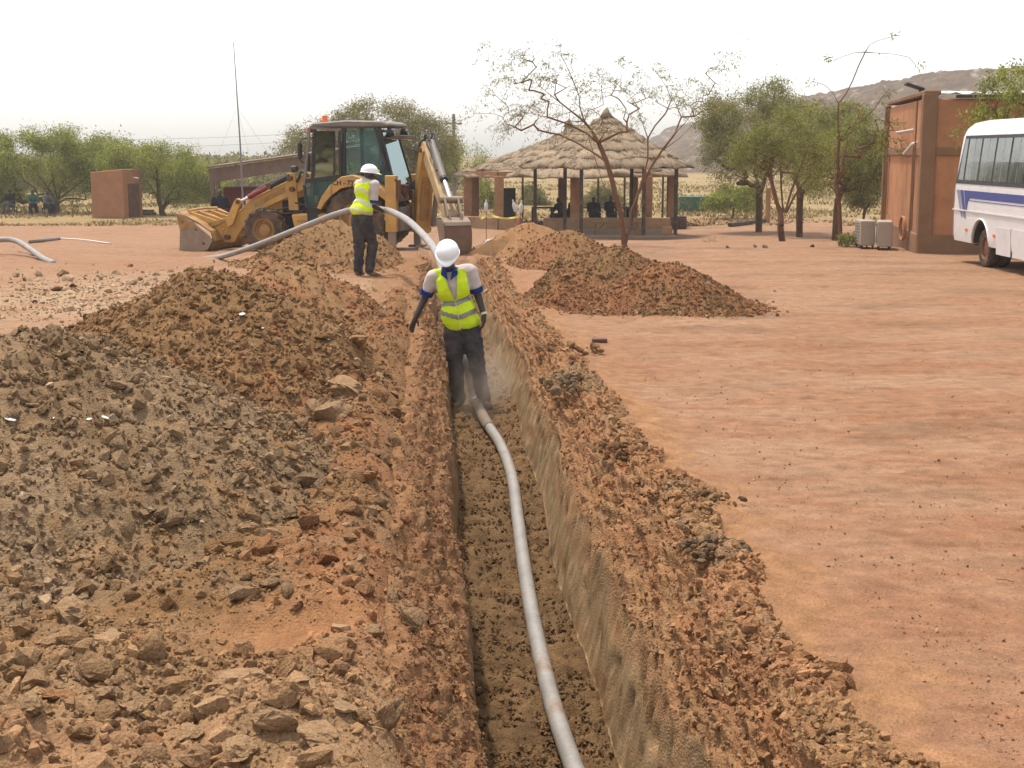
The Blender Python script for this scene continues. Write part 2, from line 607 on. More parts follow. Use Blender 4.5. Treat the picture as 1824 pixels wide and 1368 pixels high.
            n = fbm(y * 2.5, u * 4 + s * 3, 4, 117)[:, None]
            c = SLOPE_RED + (SLOPE_BROWN - SLOPE_RED) * np.clip(0.5 + 0.9 * n, 0, 1)
            c = c * (1 + 0.15 * fbm(y * 9, u * 9, 3, 119)[:, None])
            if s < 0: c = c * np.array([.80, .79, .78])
            g = math.exp(-a * 5)
            c = c + (SLOPE_BROWN * 0.95 - c) * g * 0.7
        else:
            s = 1 if k == 'br' else -1
            sw = sl_r if s > 0 else sl_l
            rim = rim_r if s > 0 else rim_l
            o = s * (sw + 0.75 * a)
            z = rim * (1 - a) ** 1.6 + (1 - a) * (0.03 * fbm(y * 5, a * 5 + s, 3, 121 + s) + 0.02 * gnoise(y * 18, a * 16, 123 + s))
            z = z * open_
            gc = ground_colour(tx + o, y)
            f = sstep(0.25, 1.0, np.full(nr, a) + 0.5 * fbm(y * 2, a * 3 * np.ones(nr), 3, 125))[:, None]
            c = (SLOPE_RED + SLOPE_BROWN) / 2 * (1 + 0.2 * fbm(y * 6, a * 6 * np.ones(nr), 3, 127)[:, None])
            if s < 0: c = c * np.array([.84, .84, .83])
            c = c + (gc - c) * f * (1 if s > 0 else .4)
        X[:, jj] = tx + o
        if k in ('sr', 'sl') or (k in ('bl', 'br') and a < (.6 if k == 'bl' else .25)): SLOPE_COLS.append(jj)
        if k in ('wr', 'wl'): GR[:, jj] = np.clip(.42 + .6 * sstep(.6, 1.0, a), 0, 1)
        gz = ground_np(X[:, jj], y)
        Z[:, jj] = gz + z
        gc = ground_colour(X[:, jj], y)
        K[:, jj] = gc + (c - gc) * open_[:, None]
    edge_r, edge_l = X[:, nl + ncore - 1].copy(), X[:, nl].copy()
    for i, d in enumerate(outer):
        for s, jj, e in ((1, nl + ncore + i, edge_r), (-1, nl - 1 - i, edge_l)):
            x = e + s * d
            X[:, jj] = x
            rt = ruts(x, ys)
            Z[:, jj] = ground_np(x, ys) - rt * (.014 + .007 * np.sin(x * 38)) + .010 * np.clip(4 * rt * (1 - rt), 0, 1) * (rt < .6) + (0.012 * np.minimum(0, fbm(x * 2.6 + 3, ys * 4.2, 3, 63) * -1 + .25) + 0.006 * fbm(x * 3, ys * 6, 3, 131) + 0.004 * gnoise(x * 17, ys * 17, 133)) * (1 - sstep(30, 50, ys))
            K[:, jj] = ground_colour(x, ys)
    V = np.stack([X, np.repeat(ys[:, None], nc, 1), Z], -1).reshape(-1, 3)
    m_ = (ys > 4) & (ys < 25)
    SLOPE_PTS.append(np.stack([X, np.repeat(ys[:, None], nc, 1), Z], -1)[m_][:, SLOPE_COLS].reshape(-1, 3)); SLOPE_PTS.append(K[m_][:, SLOPE_COLS].reshape(-1, 3))
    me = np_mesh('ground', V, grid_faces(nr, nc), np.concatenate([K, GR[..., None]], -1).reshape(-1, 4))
    g = link('ground', me, MAT['soil'])
    tag(g, 'reddish laterite yard cut by a long straight trench', kind='structure')
    print('ground quads', (nr - 1) * (nc - 1))
    return g

MAT = {}
MAT['soil'] = soil_material('soil', 'attr')
MAT['clod'] = soil_material('clod_soil', 'attr', 0.8)
MAT['rock'] = soil_material('rock_soil', 'object', 1.1, None, 0.09)
ground = build_ground()
# ================================================================== ROCKS AND CLODS
def ico(sub):
    bm = bmesh.new()
    bmesh.ops.create_icosphere(bm, subdivisions=sub, radius=1)
    v = np.array([x.co[:] for x in bm.verts]); f = np.array([[q.index for q in p.verts] for p in bm.faces])
    bm.free()
    return v, f

ICO = {1: ico(1), 2: ico(2), 3: ico(3)}

def rock_shape(seed, sub, rough=0.08, planes=11):
    r = np.random.default_rng(seed)
    v, f = ICO[sub]
    n = r.normal(size=(planes, 3)); n /= np.linalg.norm(n, axis=1)[:, None]
    h = r.uniform(0.55, 0.95, planes)
    dots = v @ n.T
    rad = np.full(len(v), 1.0)
    for k in range(planes):
        m = dots[:, k] > 0.05
        rad[m] = np.minimum(rad[m], h[k] / dots[m, k])
    # lumps from a few random waves
    for k in range(5):
        w = r.normal(size=3) * r.uniform(2, 6); ph = r.uniform(0, 6.3)
        rad = rad * (1 + rough * 0.6 * np.sin(v @ w + ph))
    rad = rad * (1 + rough * r.normal(size=len(v)) * 0.45)
    p = v * rad[:, None]
    p = p * np.array([1.0, r.uniform(0.65, 0.95), r.uniform(0.5, 0.8)])
    return p, f

def hull_shape(seed, n, sub=0, rough=.06):
    """an angular broken lump: the hull of a few random points, optionally split and roughened"""
    r = np.random.default_rng(seed)
    bm = bmesh.new()
    for q in r.normal(size=(n, 3)):
        q = q / np.linalg.norm(q) * r.uniform(.72, 1.05)
        bm.verts.new((q[0], q[1] * r.uniform(.75, .9), q[2] * .68))
    h = bmesh.ops.convex_hull(bm, input=bm.verts)
    bmesh.ops.delete(bm, geom=[g for g in h['geom_interior'] if isinstance(g, bmesh.types.BMVert)], context='VERTS')
    for _ in range(sub):
        bmesh.ops.subdivide_edges(bm, edges=bm.edges, cuts=1, use_grid_fill=True, smooth=.35)
        bmesh.ops.triangulate(bm, faces=bm.faces)
        for v in bm.verts: v.co *= 1 + rough * r.normal()
        rough *= .55
    bmesh.ops.recalc_face_normals(bm, faces=bm.faces)
    bm.verts.ensure_lookup_table(); bm.verts.index_update()
    v = np.array([x.co[:] for x in bm.verts]); f = np.array([[q.index for q in p_.verts] for p_ in bm.faces])
    bm.free()
    return v, f

ROCK_S = [hull_shape(100 + k, 11 + k % 5) for k in range(24)]
ROCK_M = [hull_shape(300 + k, 11 + k % 6, 1, .10) for k in range(18)]
ROCK_MESH = []
for k, (v_, f_) in enumerate(ROCK_M):
    me_ = np_mesh('rock', v_, f_, smooth=False)
    smooth_by_angle(me_, 32)
    me_.materials.append(MAT['rock'])
    ROCK_MESH.append(me_)
# a few larger broken lumps with more surface detail
for k in range(6):
    v_, f_ = hull_shape(500 + k, 13 + k % 4, 2, .10)
    me_ = np_mesh('rock', v_, f_, smooth=False)
    smooth_by_angle(me_, 30)
    me_.materials.append(MAT['rock'])
    ROCK_MESH.append(me_)
N_ROCK = len(ROCK_M)

def rand_rot(n, rng, tilt=1.0):
    """random rotation matrices (n,3,3)"""
    q = rng.normal(size=(n, 4)); q[:, 1:3] *= tilt
    q /= np.linalg.norm(q, axis=1)[:, None]
    w, x, y, z = q.T
    return np.stack([np.stack([1 - 2 * (y * y + z * z), 2 * (x * y - z * w), 2 * (x * z + y * w)], -1),
                     np.stack([2 * (x * y + z * w), 1 - 2 * (x * x + z * z), 2 * (y * z - x * w)], -1),
                     np.stack([2 * (x * z - y * w), 2 * (y * z + x * w), 1 - 2 * (x * x + y * y)], -1)], -2)

def scatter_mesh(name, pos, size, cols, parent, rng, shapes=ROCK_S, kind='stuff', mat=None):
    """thousands of small clods as one mesh"""
    n = len(pos)
    R = rand_rot(n, rng)
    which = rng.integers(0, len(shapes), n)
    Vs, Fs, Cs, off = [], [], [], 0
    for k, (v, f) in enumerate(shapes):
        m = which == k
        if not m.any(): continue
        st = rng.uniform(0.75, 1.3, (m.sum(), 1, 3))
        P = np.einsum('nij,nvj->nvi', R[m], v[None] * st) * size[m][:, None, None] + pos[m][:, None, :]
        Vs.append(P.reshape(-1, 3))
        Fs.append((f[None] + (np.arange(m.sum()) * len(v))[:, None, None] + off).reshape(-1, 3))
        Cs.append(np.repeat(cols[m], len(v), 0))
        off += P.shape[0] * len(v)
    me = np_mesh(name, np.concatenate(Vs), np.concatenate(Fs), np.concatenate(Cs), smooth=False)
    o = link(name, me, mat or MAT['clod'], parent)
    if kind: o['kind'] = kind
    return o

def put_rock(name, p, size, col, parent, rng, big=False, scale=None, rot=None, mesh=None):
    k = mesh if mesh is not None else (int(rng.integers(N_ROCK, len(ROCK_MESH))) if big else int(rng.integers(0, N_ROCK)))
    o = bpy.data.objects.new(name, ROCK_MESH[k])
    C.objects.link(o)
    o.location = p
    o.rotation_euler = rot if rot is not None else (rng.uniform(-0.7, 0.7), rng.uniform(-0.7, 0.7), rng.uniform(0, 6.28))
    s = scale if scale is not None else rng.uniform(0.8, 1.2, 3)
    o.scale = (size * s[0], size * s[1], size * s[2])
    o.color = (*np.clip(col, 0, 1), 1)
    o.parent = parent
    return o

# ================================================================== HEAPS OF SPOIL
C_GREY = earth(170, 138, 102)
C_GREY2 = earth(188, 156, 120)
C_BROWN = earth(172, 132, 90)
C_BROWN2 = earth(188, 146, 102)
C_RED = earth(190, 134, 92)
C_RED2 = earth(200, 146, 102)
C_STONE = earth(214, 182, 146)

# centre, height, slope, stretch (x, y), turn, soft top, palettes, weights
HEAPS = []
def heap(cx, cy, H, slope, sx, sy, rz, soft, pal, seed, step, peaks=None):
    HEAPS.append(dict(c=(cx, cy), H=H, slope=slope, s=(sx, sy), rz=rz, soft=soft, pal=pal, seed=seed, step=step, peaks=peaks or [(0, 0, 1.0)]))
    return HEAPS[-1]

def heap_h(h, x, y, detail=True):
    cx, cy = h['c']
    out = np.full(np.shape(x), -9.0)
    for (ox, oy, k) in h['peaks']:
        dx, dy = x - cx - ox, y - cy - oy
        ca, sa = math.cos(h['rz']), math.sin(h['rz'])
        lx, ly = (dx * ca + dy * sa) / h['s'][0], (-dx * sa + dy * ca) / h['s'][1]
        r = np.hypot(lx, ly)
        th = np.arctan2(ly, lx)
        r = r * (1 + 0.12 * np.sin(2 * th + h['seed']) + 0.08 * np.sin(3 * th + 2 * h['seed']))
        e = h['soft']
        z = h['H'] * k - (np.sqrt((h['slope'] * r) ** 2 + e * e) - e)
        out = np.maximum(out, z)
    # a toe that runs out gently
    w = 0.10
    out = np.where(out > w, out, np.where(out > -w, (out + w) ** 2 / (4 * w), 0) + np.where(out <= -w, out + w, 0))
    off = np.abs(x - trench_x(y))
    tr = 1 - (1 - sstep(0.8, 1.35, off)) * (y < 28)
    out = np.where(out > 0, out * tr, out)
    gone = (off < 0.86) & (y < 28.2)
    if detail:
        out = out + 0.045 * fbm(x * 1.6, y * 1.6, 3, h['seed']) + 0.03 * fbm(x * 6, y * 6, 3, h['seed'] + 7)
        d, v = worley(x * 11, y * 11, h['seed'])
        out = out + 0.05 * np.maximum(0.55 - d, 0) * (v - 0.1)
        d, v = worley(x * 22, y * 22, h['seed'] + 3)
        out = out + 0.022 * np.maximum(0.6 - d, 0) * (v + .1)
        out = np.where(gone, -0.5, out)
    return out

def heap_colour(h, x, y, rel):
    a, b, c2 = h['pal']
    s = h['seed']
    n = fbm(x * 1.1, y * 1.1, 3, s + 40)
    n2 = fbm(x * 4, y * 4, 3, s + 50)
    f = np.clip(0.5 + 1.0 * n, 0, 1)[..., None]
    c = a + (b - a) * f
    red = np.clip(1.2 * n2 + 0.9 * (0.35 - rel) - 0.1, 0, 0.85)[..., None]
    c = c + (c2 - c) * red
    return c * (1 + 0.1 * fbm(x * 9, y * 9, 2, s + 60))[..., None]

def surface_z(x, y):
    """ground or heap, whichever is higher"""
    z = ground_np(x, y)
    for h in HEAPS:
        z = np.maximum(z, ground_np(x, y) + heap_h(h, x, y))
    return z

def build_heap(h, label, n_big, n_small, smin, smax, bias=0.0, size_big=(0.03, 0.07)):
    cx, cy = h['c']
    ext = max(h['H'] / h['slope'] * max(h['s']) + 0.5 + max(np.hypot(p[0], p[1]) for p in h['peaks']), 0.6)
    n = int(2 * ext / h['step'])
    g = np.linspace(-ext, ext, n)
    X, Y = np.meshgrid(cx + g, cy + g)
    hh = heap_h(h, X, Y)
    Z = ground_np(X, Y) + hh - 0.012
    rel = hh / h['H']
    cols = heap_colour(h, X, Y, rel)
    F = grid_faces(n, n)
    keep = (hh.ravel()[F] > -0.03).any(1)
    F = F[keep]
    used = np.unique(F)
    mp = np.full(n * n, -1); mp[used] = np.arange(len(used))
    V = np.stack([X, Y, Z], -1).reshape(-1, 3)[used]
    me = np_mesh('soil_heap', V, mp[F], cols.reshape(-1, 3)[used])
    o = link('soil_heap', me, MAT['soil'])
    tag(o, label, 'soil heap', 'heaps of dug earth beside the trench')
    rng = np.random.default_rng(h['seed'] + 900)
    def sample(m, spread):
        out = []
        while len(out) < m:
            px_ = rng.uniform(cx - ext, cx + ext, 4000); py_ = rng.uniform(cy - ext, cy + ext, 4000)
            zz = heap_h(h, px_, py_, False)
            r = zz / h['H']
            pr = np.where(zz > 0.0, 0.45 + bias + 0.9 * np.exp(-(r / 0.35) ** 2), np.exp(zz / (0.05 * spread)) * 0.5)
            ok = (rng.random(4000) < pr) & ((np.abs(px_ - trench_x(py_)) > 0.95) | (py_ > 28))
            out += list(zip(px_[ok], py_[ok]))
        return np.array(out[:m])
    if n_small:
        P = sample(n_small, 1.0)
        s = smin * (1 - rng.random(n_small) * (1 - (smin / smax) ** 1.7)) ** (-1 / 1.7)
        hh_ = np.maximum(heap_h(h, P[:, 0], P[:, 1]), 0)
        z = ground_np(P[:, 0], P[:, 1]) + hh_ + s * rng.uniform(-0.5, 0.3, n_small)
        c = heap_colour(h, P[:, 0], P[:, 1], hh_ / h['H']) * rng.uniform(0.85, 1.2, (n_small, 1))
        pale = rng.random(n_small) < 0.06
        c[pale] = c[pale] * 0.4 + C_STONE * 0.75
        scatter_mesh('clods', np.column_stack([P, z]), s, c, o, rng)
    if n_big:
        P = sample(n_big, 0.8)
        s = rng.uniform(0, 1, n_big) ** 2 * (size_big[1] - size_big[0]) + size_big[0]
        hh_ = np.maximum(heap_h(h, P[:, 0], P[:, 1]), 0)
        c = heap_colour(h, P[:, 0], P[:, 1], hh_ / h['H'])
        for k in range(n_big):
            z = ground_z(P[k, 0], P[k, 1]) + hh_[k] + s[k] * rng.uniform(-.25, .2)
            put_rock('clod', (P[k, 0], P[k, 1], z), s[k], c[k] * rng.uniform(0.85, 1.2), o, rng)
    return o

h1 = heap(-2.75, 8.1, 1.0, 0.55, 1.0, 1.15, 0.3, 0.16, (C_GREY, C_GREY2, C_BROWN2), 3, 0.02)
h2 = heap(-2.62, 12.1, 1.02, 0.58, 1.0, 1.05, 0.0, 0.10, (C_BROWN, C_BROWN2 * 0.95, C_RED), 5, 0.022, [(0, 0, 1.0), (0.55, -0.3, 0.82)])
h3 = heap(-2.75, 16.9, 0.72, 0.5, 1.0, 1.0, 0.0, 0.10, (C_BROWN2, C_RED * 0.95, C_RED2), 8, 0.04)
h4 = heap(-3.35, 26.3, 0.80, 0.50, 1.0, 0.75, 0.0, 0.08, (C_BROWN2, C_BROWN, C_RED2), 12, 0.05, [(0, 0, 1.0), (0.7, -1.6, 0.32)])
h5 = heap(1.38, 19.6, 0.77, 0.60, 1.0, 0.9, -0.25, 0.12, (C_BROWN * .95, C_RED * .9, C_RED * .92), 16, 0.04, [(0, 0, 1.0), (0.75, -0.75, 0.78), (-0.55, 0.25, 0.72)])
h6 = heap(1.0, 25.9, 0.62, 0.52, 1.0, 0.8, 0.0, 0.08, (C_RED * 0.92, C_BROWN, C_RED), 20, 0.05, [(0, 0, 1.0), (0.9, -0.6, 0.62)])
h7 = heap(0.36, 28.2, 0.62, 0.5, 0.9, 0.8, 0.0, 0.10, (C_BROWN2 * 1.1, C_RED2, C_RED2), 24, 0.06)
build_heap(h1, 'greyish clay heap of clods nearest the camera, cut off by the photo edge', 250, 17000, 0.009, 0.06, 0.35, (0.035, 0.085))
build_heap(h2, 'tall brown pointed heap of clods behind the grey heap', 240, 14000, 0.010, 0.055, 0.3, (0.03, 0.075))
build_heap(h3, 'low reddish heap behind the tall brown heap, left of the trench', 120, 3500, 0.012, 0.05, 0.1, (0.03, 0.06))
build_heap(h4, 'brown heap in front of the yellow backhoe, behind the standing worker', 110, 2200, 0.014, 0.05, 0.1, (0.03, 0.06))
build_heap(h5, 'long brown two-humped heap on the open yard right of the trench', 150, 9000, 0.010, 0.042, 0.15, (0.028, 0.075))
build_heap(h6, 'dark reddish heap in front of the thatched shelter, left of the thin tree', 120, 2200, 0.014, 0.05, 0.1, (0.03, 0.06))
build_heap(h7, 'small pale dusty heap beside the excavator bucket, behind the dark reddish heap', 40, 400, 0.016, 0.04, 0.0, (0.03, 0.05))
# ================================================================== BANKS OF LOOSE EARTH ALONG THE TRENCH
C_TAN = earth(204, 164, 122)

BARE = on_ground(500, 1160)
REDPATCH = on_ground(560, 1150)
def bank_h(x, y):
    """thickness of the loose earth spread left of the trench"""
    o = trench_x(y) - x
    w = np.interp(y, [3, 6, 9, 14, 18, 22], [3.4, 2.9, 2.3, 1.9, 1.3, 0.9]) + 0.35 * fbm(y * 0.9, y * 0, 2, 201)
    t = sstep(0.72, 0.98, o) * (1 - sstep(w * 0.6, w, o)) * sstep(2.4, 3.0, y) * (1 - sstep(20, 23.5, y))
    q = BARE
    bare = np.exp(-(((x - q.x) / 0.38) ** 2 + ((y - q.y) / 0.28) ** 2) ** 1.5)
    th = 0.11 + 0.09 * fbm(x * 1.5, y * 1.5, 3, 203) + 0.05 * np.exp(-((o - 1.05) / 0.25) ** 2)
    d, v = worley(x * 9, y * 9, 205)
    d2, v2 = worley(x * 20, y * 20, 207)
    th = th + 0.06 * np.maximum(0.5 - d, 0) * (v > 0.3) + 0.025 * np.maximum(0.55 - d2, 0) + 0.02 * fbm(x * 6, y * 6, 2, 209)
    return np.maximum(th, 0.012) * t * (1 - 0.92 * bare) - 0.08 * (1 - sstep(0, 0.25, t)), t * (1 - bare)

def bank_colour(x, y):
    n = fbm(x * 1.0, y * 1.0, 3, 211)[..., None]
    n2 = fbm(x * 3.2, y * 3.2, 3, 213)[..., None]
    o = (trench_x(y) - x)[..., None]
    c = C_BROWN + (C_RED - C_BROWN) * np.clip(0.30 + 1.1 * n, 0, 1)
    c = c + (C_GREY - c) * np.clip(1.2 * n2 + 0.05, 0, 0.75)
    c = c + (C_RED - c) * 0.3 * np.exp(-((o - 0.85) / 0.3) ** 2)
    near = (1 - sstep(4.5, 6.2, y))[..., None]
    c = c + (C_TAN - c) * 0.6 * near
    q = REDPATCH
    r = np.exp(-(((x - q.x) / 0.5) ** 2 + ((y - q.y) / 0.35) ** 2))[..., None]
    c = c + (earth(206, 146, 100) - c) * 0.8 * r
    return c * (1 + 0.12 * fbm(x * 8, y * 8, 2, 215)[..., None])

def build_left_bank():
    ys = np.arange(2.2, 23.6, 0.03); os_ = np.arange(0.70, 4.2, 0.03)
    Y, O = np.meshgrid(ys, os_, indexing='ij')
    X = trench_x(Y) - O
    h, t = bank_h(X, Y)
    rim = 0.055 * np.clip(1 - (O - 0.75) / 0.75, 0, 1) ** 1.6
    Z = ground_np(X, Y) + h + rim
    F = grid_faces(*X.shape)
    keep = (h.ravel()[F] > -0.06).any(1)
    F = F[keep]; used = np.unique(F)
    mp = np.full(X.size, -1); mp[used] = np.arange(len(used))
    me = np_mesh('soil_bank', np.stack([X, Y, Z], -1).reshape(-1, 3)[used], mp[F], bank_colour(X, Y).reshape(-1, 3)[used])
    o = link('soil_bank', me, MAT['soil'])
    tag(o, 'rubbly bank of loose red and brown earth along the left edge of trench', 'soil bank')
    rng = np.random.default_rng(77)
    def sample(n, ylo, yhi, p=1.6):
        out = []
        while len(out) < n:
            yy = ylo + (yhi - ylo) * rng.random(4000) ** p
            oo = rng.uniform(0.74, 4.0, 4000)
            xx = trench_x(yy) - oo
            tt = bank_h(xx, yy)[1]
            dens = 0.5 + 0.5 * np.clip(0.5 + 1.3 * fbm(xx * 1.1, yy * 1.1, 2, 221), 0, 1)
            ok = rng.random(4000) < tt * dens
            out += list(zip(xx[ok], yy[ok]))
        return np.array(out[:n])
    def z_of(P):
        oo = trench_x(P[:, 1]) - P[:, 0]
        return ground_np(P[:, 0], P[:, 1]) + np.maximum(bank_h(P[:, 0], P[:, 1])[0], 0) + 0.055 * np.clip(1 - (oo - 0.75) / 0.75, 0, 1) ** 1.6
    n = 34000
    P = sample(n, 3.0, 22, 1.7)
    s = 0.0065 * (1 - rng.random(n) * (1 - (0.0065 / 0.06) ** 1.75)) ** (-1 / 1.75)
    c = bank_colour(P[:, 0], P[:, 1]) * rng.uniform(0.82, 1.3, (n, 1))
    g = rng.random(n) < 0.10
    c[g] = (C_GREY2 * .6 + C_BROWN2 * .4) * rng.uniform(0.85, 1.25, (g.sum(), 1))
    scatter_mesh('clods', np.column_stack([P, z_of(P) + s * rng.uniform(-0.5, 0.3, n)]), s, c, o, rng)
    n = 290
    P = sample(n, 3.8, 17, 1.9)
    s = rng.random(n) ** 2 * 0.06 + 0.03
    c = bank_colour(P[:, 0], P[:, 1]); z = z_of(P)
    for k in range(n):
        put_rock('clod', (P[k, 0], P[k, 1], z[k] + s[k] * 0.2), s[k], c[k] * rng.uniform(0.85, 1.25), o, rng)
    # the lumps one can tell apart: pixel, width in pixels, colour, shape
    tan, red, gry, brn = C_TAN * 1.06, C_RED2 * 1.03, (C_GREY2 + C_TAN) * .5, C_BROWN2 * 1.03
    big = [(590, 722, 62, gry * 0.95, (1, .9, 1.0)), (622, 684, 70, tan * 0.85, (1.1, .9, .9)), (556, 690, 50, tan * 0.8, (1, .8, .9)), (590, 782, 56, red * 0.95, (1.3, .7, .6)),
           (703, 800, 36, brn * 0.9, (.8, .7, 1.6)), (636, 668, 46, brn, (1, .8, .8)), (500, 760, 34, red, (1, .9, .8)), (655, 880, 44, red, (1.1, .9, .7)),
           (130, 1128, 74, tan * 0.92, (1, .9, 1.05)), (262, 1130, 54, tan * 0.9, (1, .9, 1.0)), (202, 1162, 78, tan, (1.15, .8, .55)), (100, 1160, 50, tan, (1, .9, .7)),
           (418, 1238, 112, tan * 0.95, (1.25, .8, .55)), (385, 1290, 104, tan, (1.05, .9, .85)), (492, 1334, 84, tan * 0.85, (1.1, .9, .8)), (312, 1240, 70, brn * 1.05, (1.2, .8, .7)),
           (552, 1222, 46, tan, (.7, .8, 1.1)), (30, 1212, 70, brn * 0.9, (1.1, .9, .8)), (262, 1198, 62, red, (1, .9, .8)), (150, 1180, 46, tan, (1.2, .9, .6)),
           (575, 1350, 92, tan * 0.95, (1.1, .9, .7)), (640, 1322, 50, brn, (1, .8, .8)), (690, 1310, 92, tan * 0.9, (.55, .5, 1.3)), (232, 1300, 54, tan, (1, .9, .8)),
           (110, 1260, 60, red, (1.2, .8, .6)), (190, 1262, 56, tan, (1.1, .8, .7)), (340, 1345, 66, tan, (1, .9, .7)), (270, 1350, 56, red, (1, .9, .7)), (60, 1330, 70, tan * 0.9, (1.1, .8, .7)),
           (150, 1340, 58, brn, (1, 1, .7)), (430, 1362, 74, tan, (1.1, .9, .7)), (484, 990, 44, tan, (1.2, .8, .8)), (432, 1060, 52, gry, (1.3, .8, .7)), (415, 928, 46, brn * 0.75, (1.2, .9, .8)),
           (275, 935, 30, red, (1, .9, .9)), (446, 908, 40, tan * .9, (1, .8, .8)), (372, 990, 38, gry, (1.2, .9, .7)), (512, 1075, 40, gry, (.8, .9, 1.0)), (625, 1005, 30, brn, (1, 1, .8)),
           (520, 1000, 36, red, (1.1, .9, .8)), (560, 828, 36, red, (1.2, .8, .7)), (632, 812, 44, gry, (1.3, .8, .6)), (540, 925, 34, red * .95, (1, .9, .8)), (675, 915, 28, gry * .8, (1, 1, .9)),
           (700, 1075, 48, tan * .9, (1.0, .7, 1.0)), (735, 1110, 52, tan * .85, (1.1, .9, .9)), (660, 1140, 46, tan * .9, (1.1, .8, .8)), (500, 1165, 20, gry * .7, (1, 1, .9)), (488, 1192, 14, gry * .7, (1, 1, .9))]
    for (px_, py_, w, col, sc) in big:
        p = on_ground(px_, py_)
        d = p.y
        zz = max(surface_z(np.array([p.x]), np.array([p.y]))[0], z_of(np.array([[p.x, p.y]]))[0])
        q = at_y(px_, py_, d - 0.05 - 0.5 * (zz - p.z) * d / CAM_Z)
        zz = max(surface_z(np.array([q.x]), np.array([q.y]))[0], z_of(np.array([[q.x, q.y]]))[0])
        r = w / 2 * d / FPX * 1.12
        put_rock('boulder', (q.x, q.y, zz + r * sc[2] * 0.3), r, col, o, rng, big=True, scale=sc, rot=(rng.uniform(-.3, .3), rng.uniform(-.3, .3), rng.uniform(0, 6.28)))
    return o
left_bank = build_left_bank()

def build_right_bank():
    rng = np.random.default_rng(78)
    ys = np.arange(3.0, 26.5, 0.035); os_ = np.arange(0.5, 1.45, 0.03)
    Y, O = np.meshgrid(ys, os_, indexing='ij')
    sw = np.interp(Y, [0, 4.5, 7, 14, 27], [0.62, 0.67, 0.80, 0.70, 0.6]) + 0.08 * fbm(Y * 0.9, Y * 0 + 3, 3, 81)
    X = trench_x(Y) + O
    q = O - sw
    t = sstep(-0.02, 0.07, q) * (1 - sstep(0.10, 0.27, q + 0.14 * fbm(Y * 1.5, O * 2, 2, 231)))
    d, v = worley(X * 10, Y * 10, 233)
    th = 0.05 + 0.035 * fbm(X * 2, Y * 2, 3, 235) + 0.025 * (0.45 - d) * (v > .3) + 0.02 * fbm(X * 9, Y * 9, 2, 237)
    h = np.maximum(th, 0.01) * t - 0.10 * (1 - sstep(0, .25, t))
    rim = 0.055 * np.clip(1 - q / 0.75, 0, 1) ** 1.6
    Z = ground_np(X, Y) + h + rim
    n1 = fbm(X * 1.2, Y * 1.2, 3, 241)[..., None]; n2 = fbm(X * 4, Y * 4, 3, 243)[..., None]
    cols = C_BROWN2 + (C_RED2 - C_BROWN2) * np.clip(.5 + 1.1 * n1, 0, 1)
    cols = cols + (C_GREY2 - cols) * np.clip(1.1 * n2 - .1, 0, .6)
    F = grid_faces(*X.shape)
    keep = (t.ravel()[F] > 0.01).any(1); F = F[keep]; used = np.unique(F)
    mp = np.full(X.size, -1); mp[used] = np.arange(len(used))
    me = np_mesh('soil_bank', np.stack([X, Y, Z], -1).reshape(-1, 3)[used], mp[F], cols.reshape(-1, 3)[used])
    o = link('soil_bank', me, MAT['soil'])
    tag(o, 'low crumbly bank of clods along the right rim of the trench', 'soil bank')
    Zf, Tf, Xf, Yf, Cf = Z.ravel(), t.ravel(), X.ravel(), Y.ravel(), cols.reshape(-1, 3)
    pr = Tf * (0.3 + sstep(12, 5, Yf) + 0.6) / np.maximum(Yf, 4) ** 0.7
    pr /= pr.sum()
    def pick(n):
        i = rng.choice(len(Zf), n, p=pr)
        return i, Xf[i] + rng.uniform(-.02, .02, n), Yf[i] + rng.uniform(-.02, .02, n)
    n = 7000
    i, x, y = pick(n)
    s = 0.009 * (1 - rng.random(n) * (1 - (0.009 / 0.045) ** 1.5)) ** (-1 / 1.5)
    c = Cf[i] * rng.uniform(.85, 1.3, (n, 1))
    scatter_mesh('clods', np.column_stack([x, y, Zf[i] + s * rng.uniform(-.2, .4, n)]), s, c, o, rng)
    i, x, y = pick(170)
    for k in range(170):
        s_ = rng.random() ** 2 * 0.05 + 0.026
        put_rock('clod', (x[k], y[k], Zf[i[k]] + s_ * rng.uniform(-.2, .2)), s_, Cf[i[k]] * rng.uniform(.9, 1.3), o, rng)
    return o
right_bank = build_right_bank()

def clod_pile(px_, py_, rx, ry, n, smax, pal, label, hgt=0.06, seed=1):
    rng = np.random.default_rng(seed)
    p = on_ground(px_, py_)
    o = empty('clod_pile', (p.x, p.y, p.z))
    tag(o, label, 'clod pile', 'little piles of clods on the right rim')
    for k in range(n):
        a, r = rng.uniform(0, 6.28), math.sqrt(rng.random())
        x, y = p.x + rx * r * math.cos(a), p.y + ry * r * math.sin(a)
        s = (rng.random() ** 1.5 * 0.75 + 0.25) * smax
        z = ground_z(x, y) + 0.05 * (abs(x - trench_x(y)) < 1.35) + hgt * (1 - r) + s * 0.3
        q = put_rock('clod', (x - p.x, y - p.y, z - p.z), s, pal[int(rng.integers(len(pal)))] * rng.uniform(.8, 1.2), o, rng)
    return o
C_OLIVE = earth(182, 150, 116)
clod_pile(1275, 1004, 0.19, 0.24, 120, 0.036, [C_OLIVE, C_OLIVE * .85, C_GREY], 'pile of olive grey clods on the right rim, nearest to the camera', 0.09, 5)
clod_pile(1020, 700, 0.26, 0.55, 90, 0.075, [C_OLIVE * 1.05, C_GREY2, C_BROWN2], 'large olive clods on the right rim just beyond the man in the trench', 0.10, 6)
clod_pile(1115, 818, 0.22, 0.30, 90, 0.04, [C_BROWN * .9, C_GREY, C_RED], 'flat spill of dark clods on the right rim, between the two olive piles', 0.03, 7)
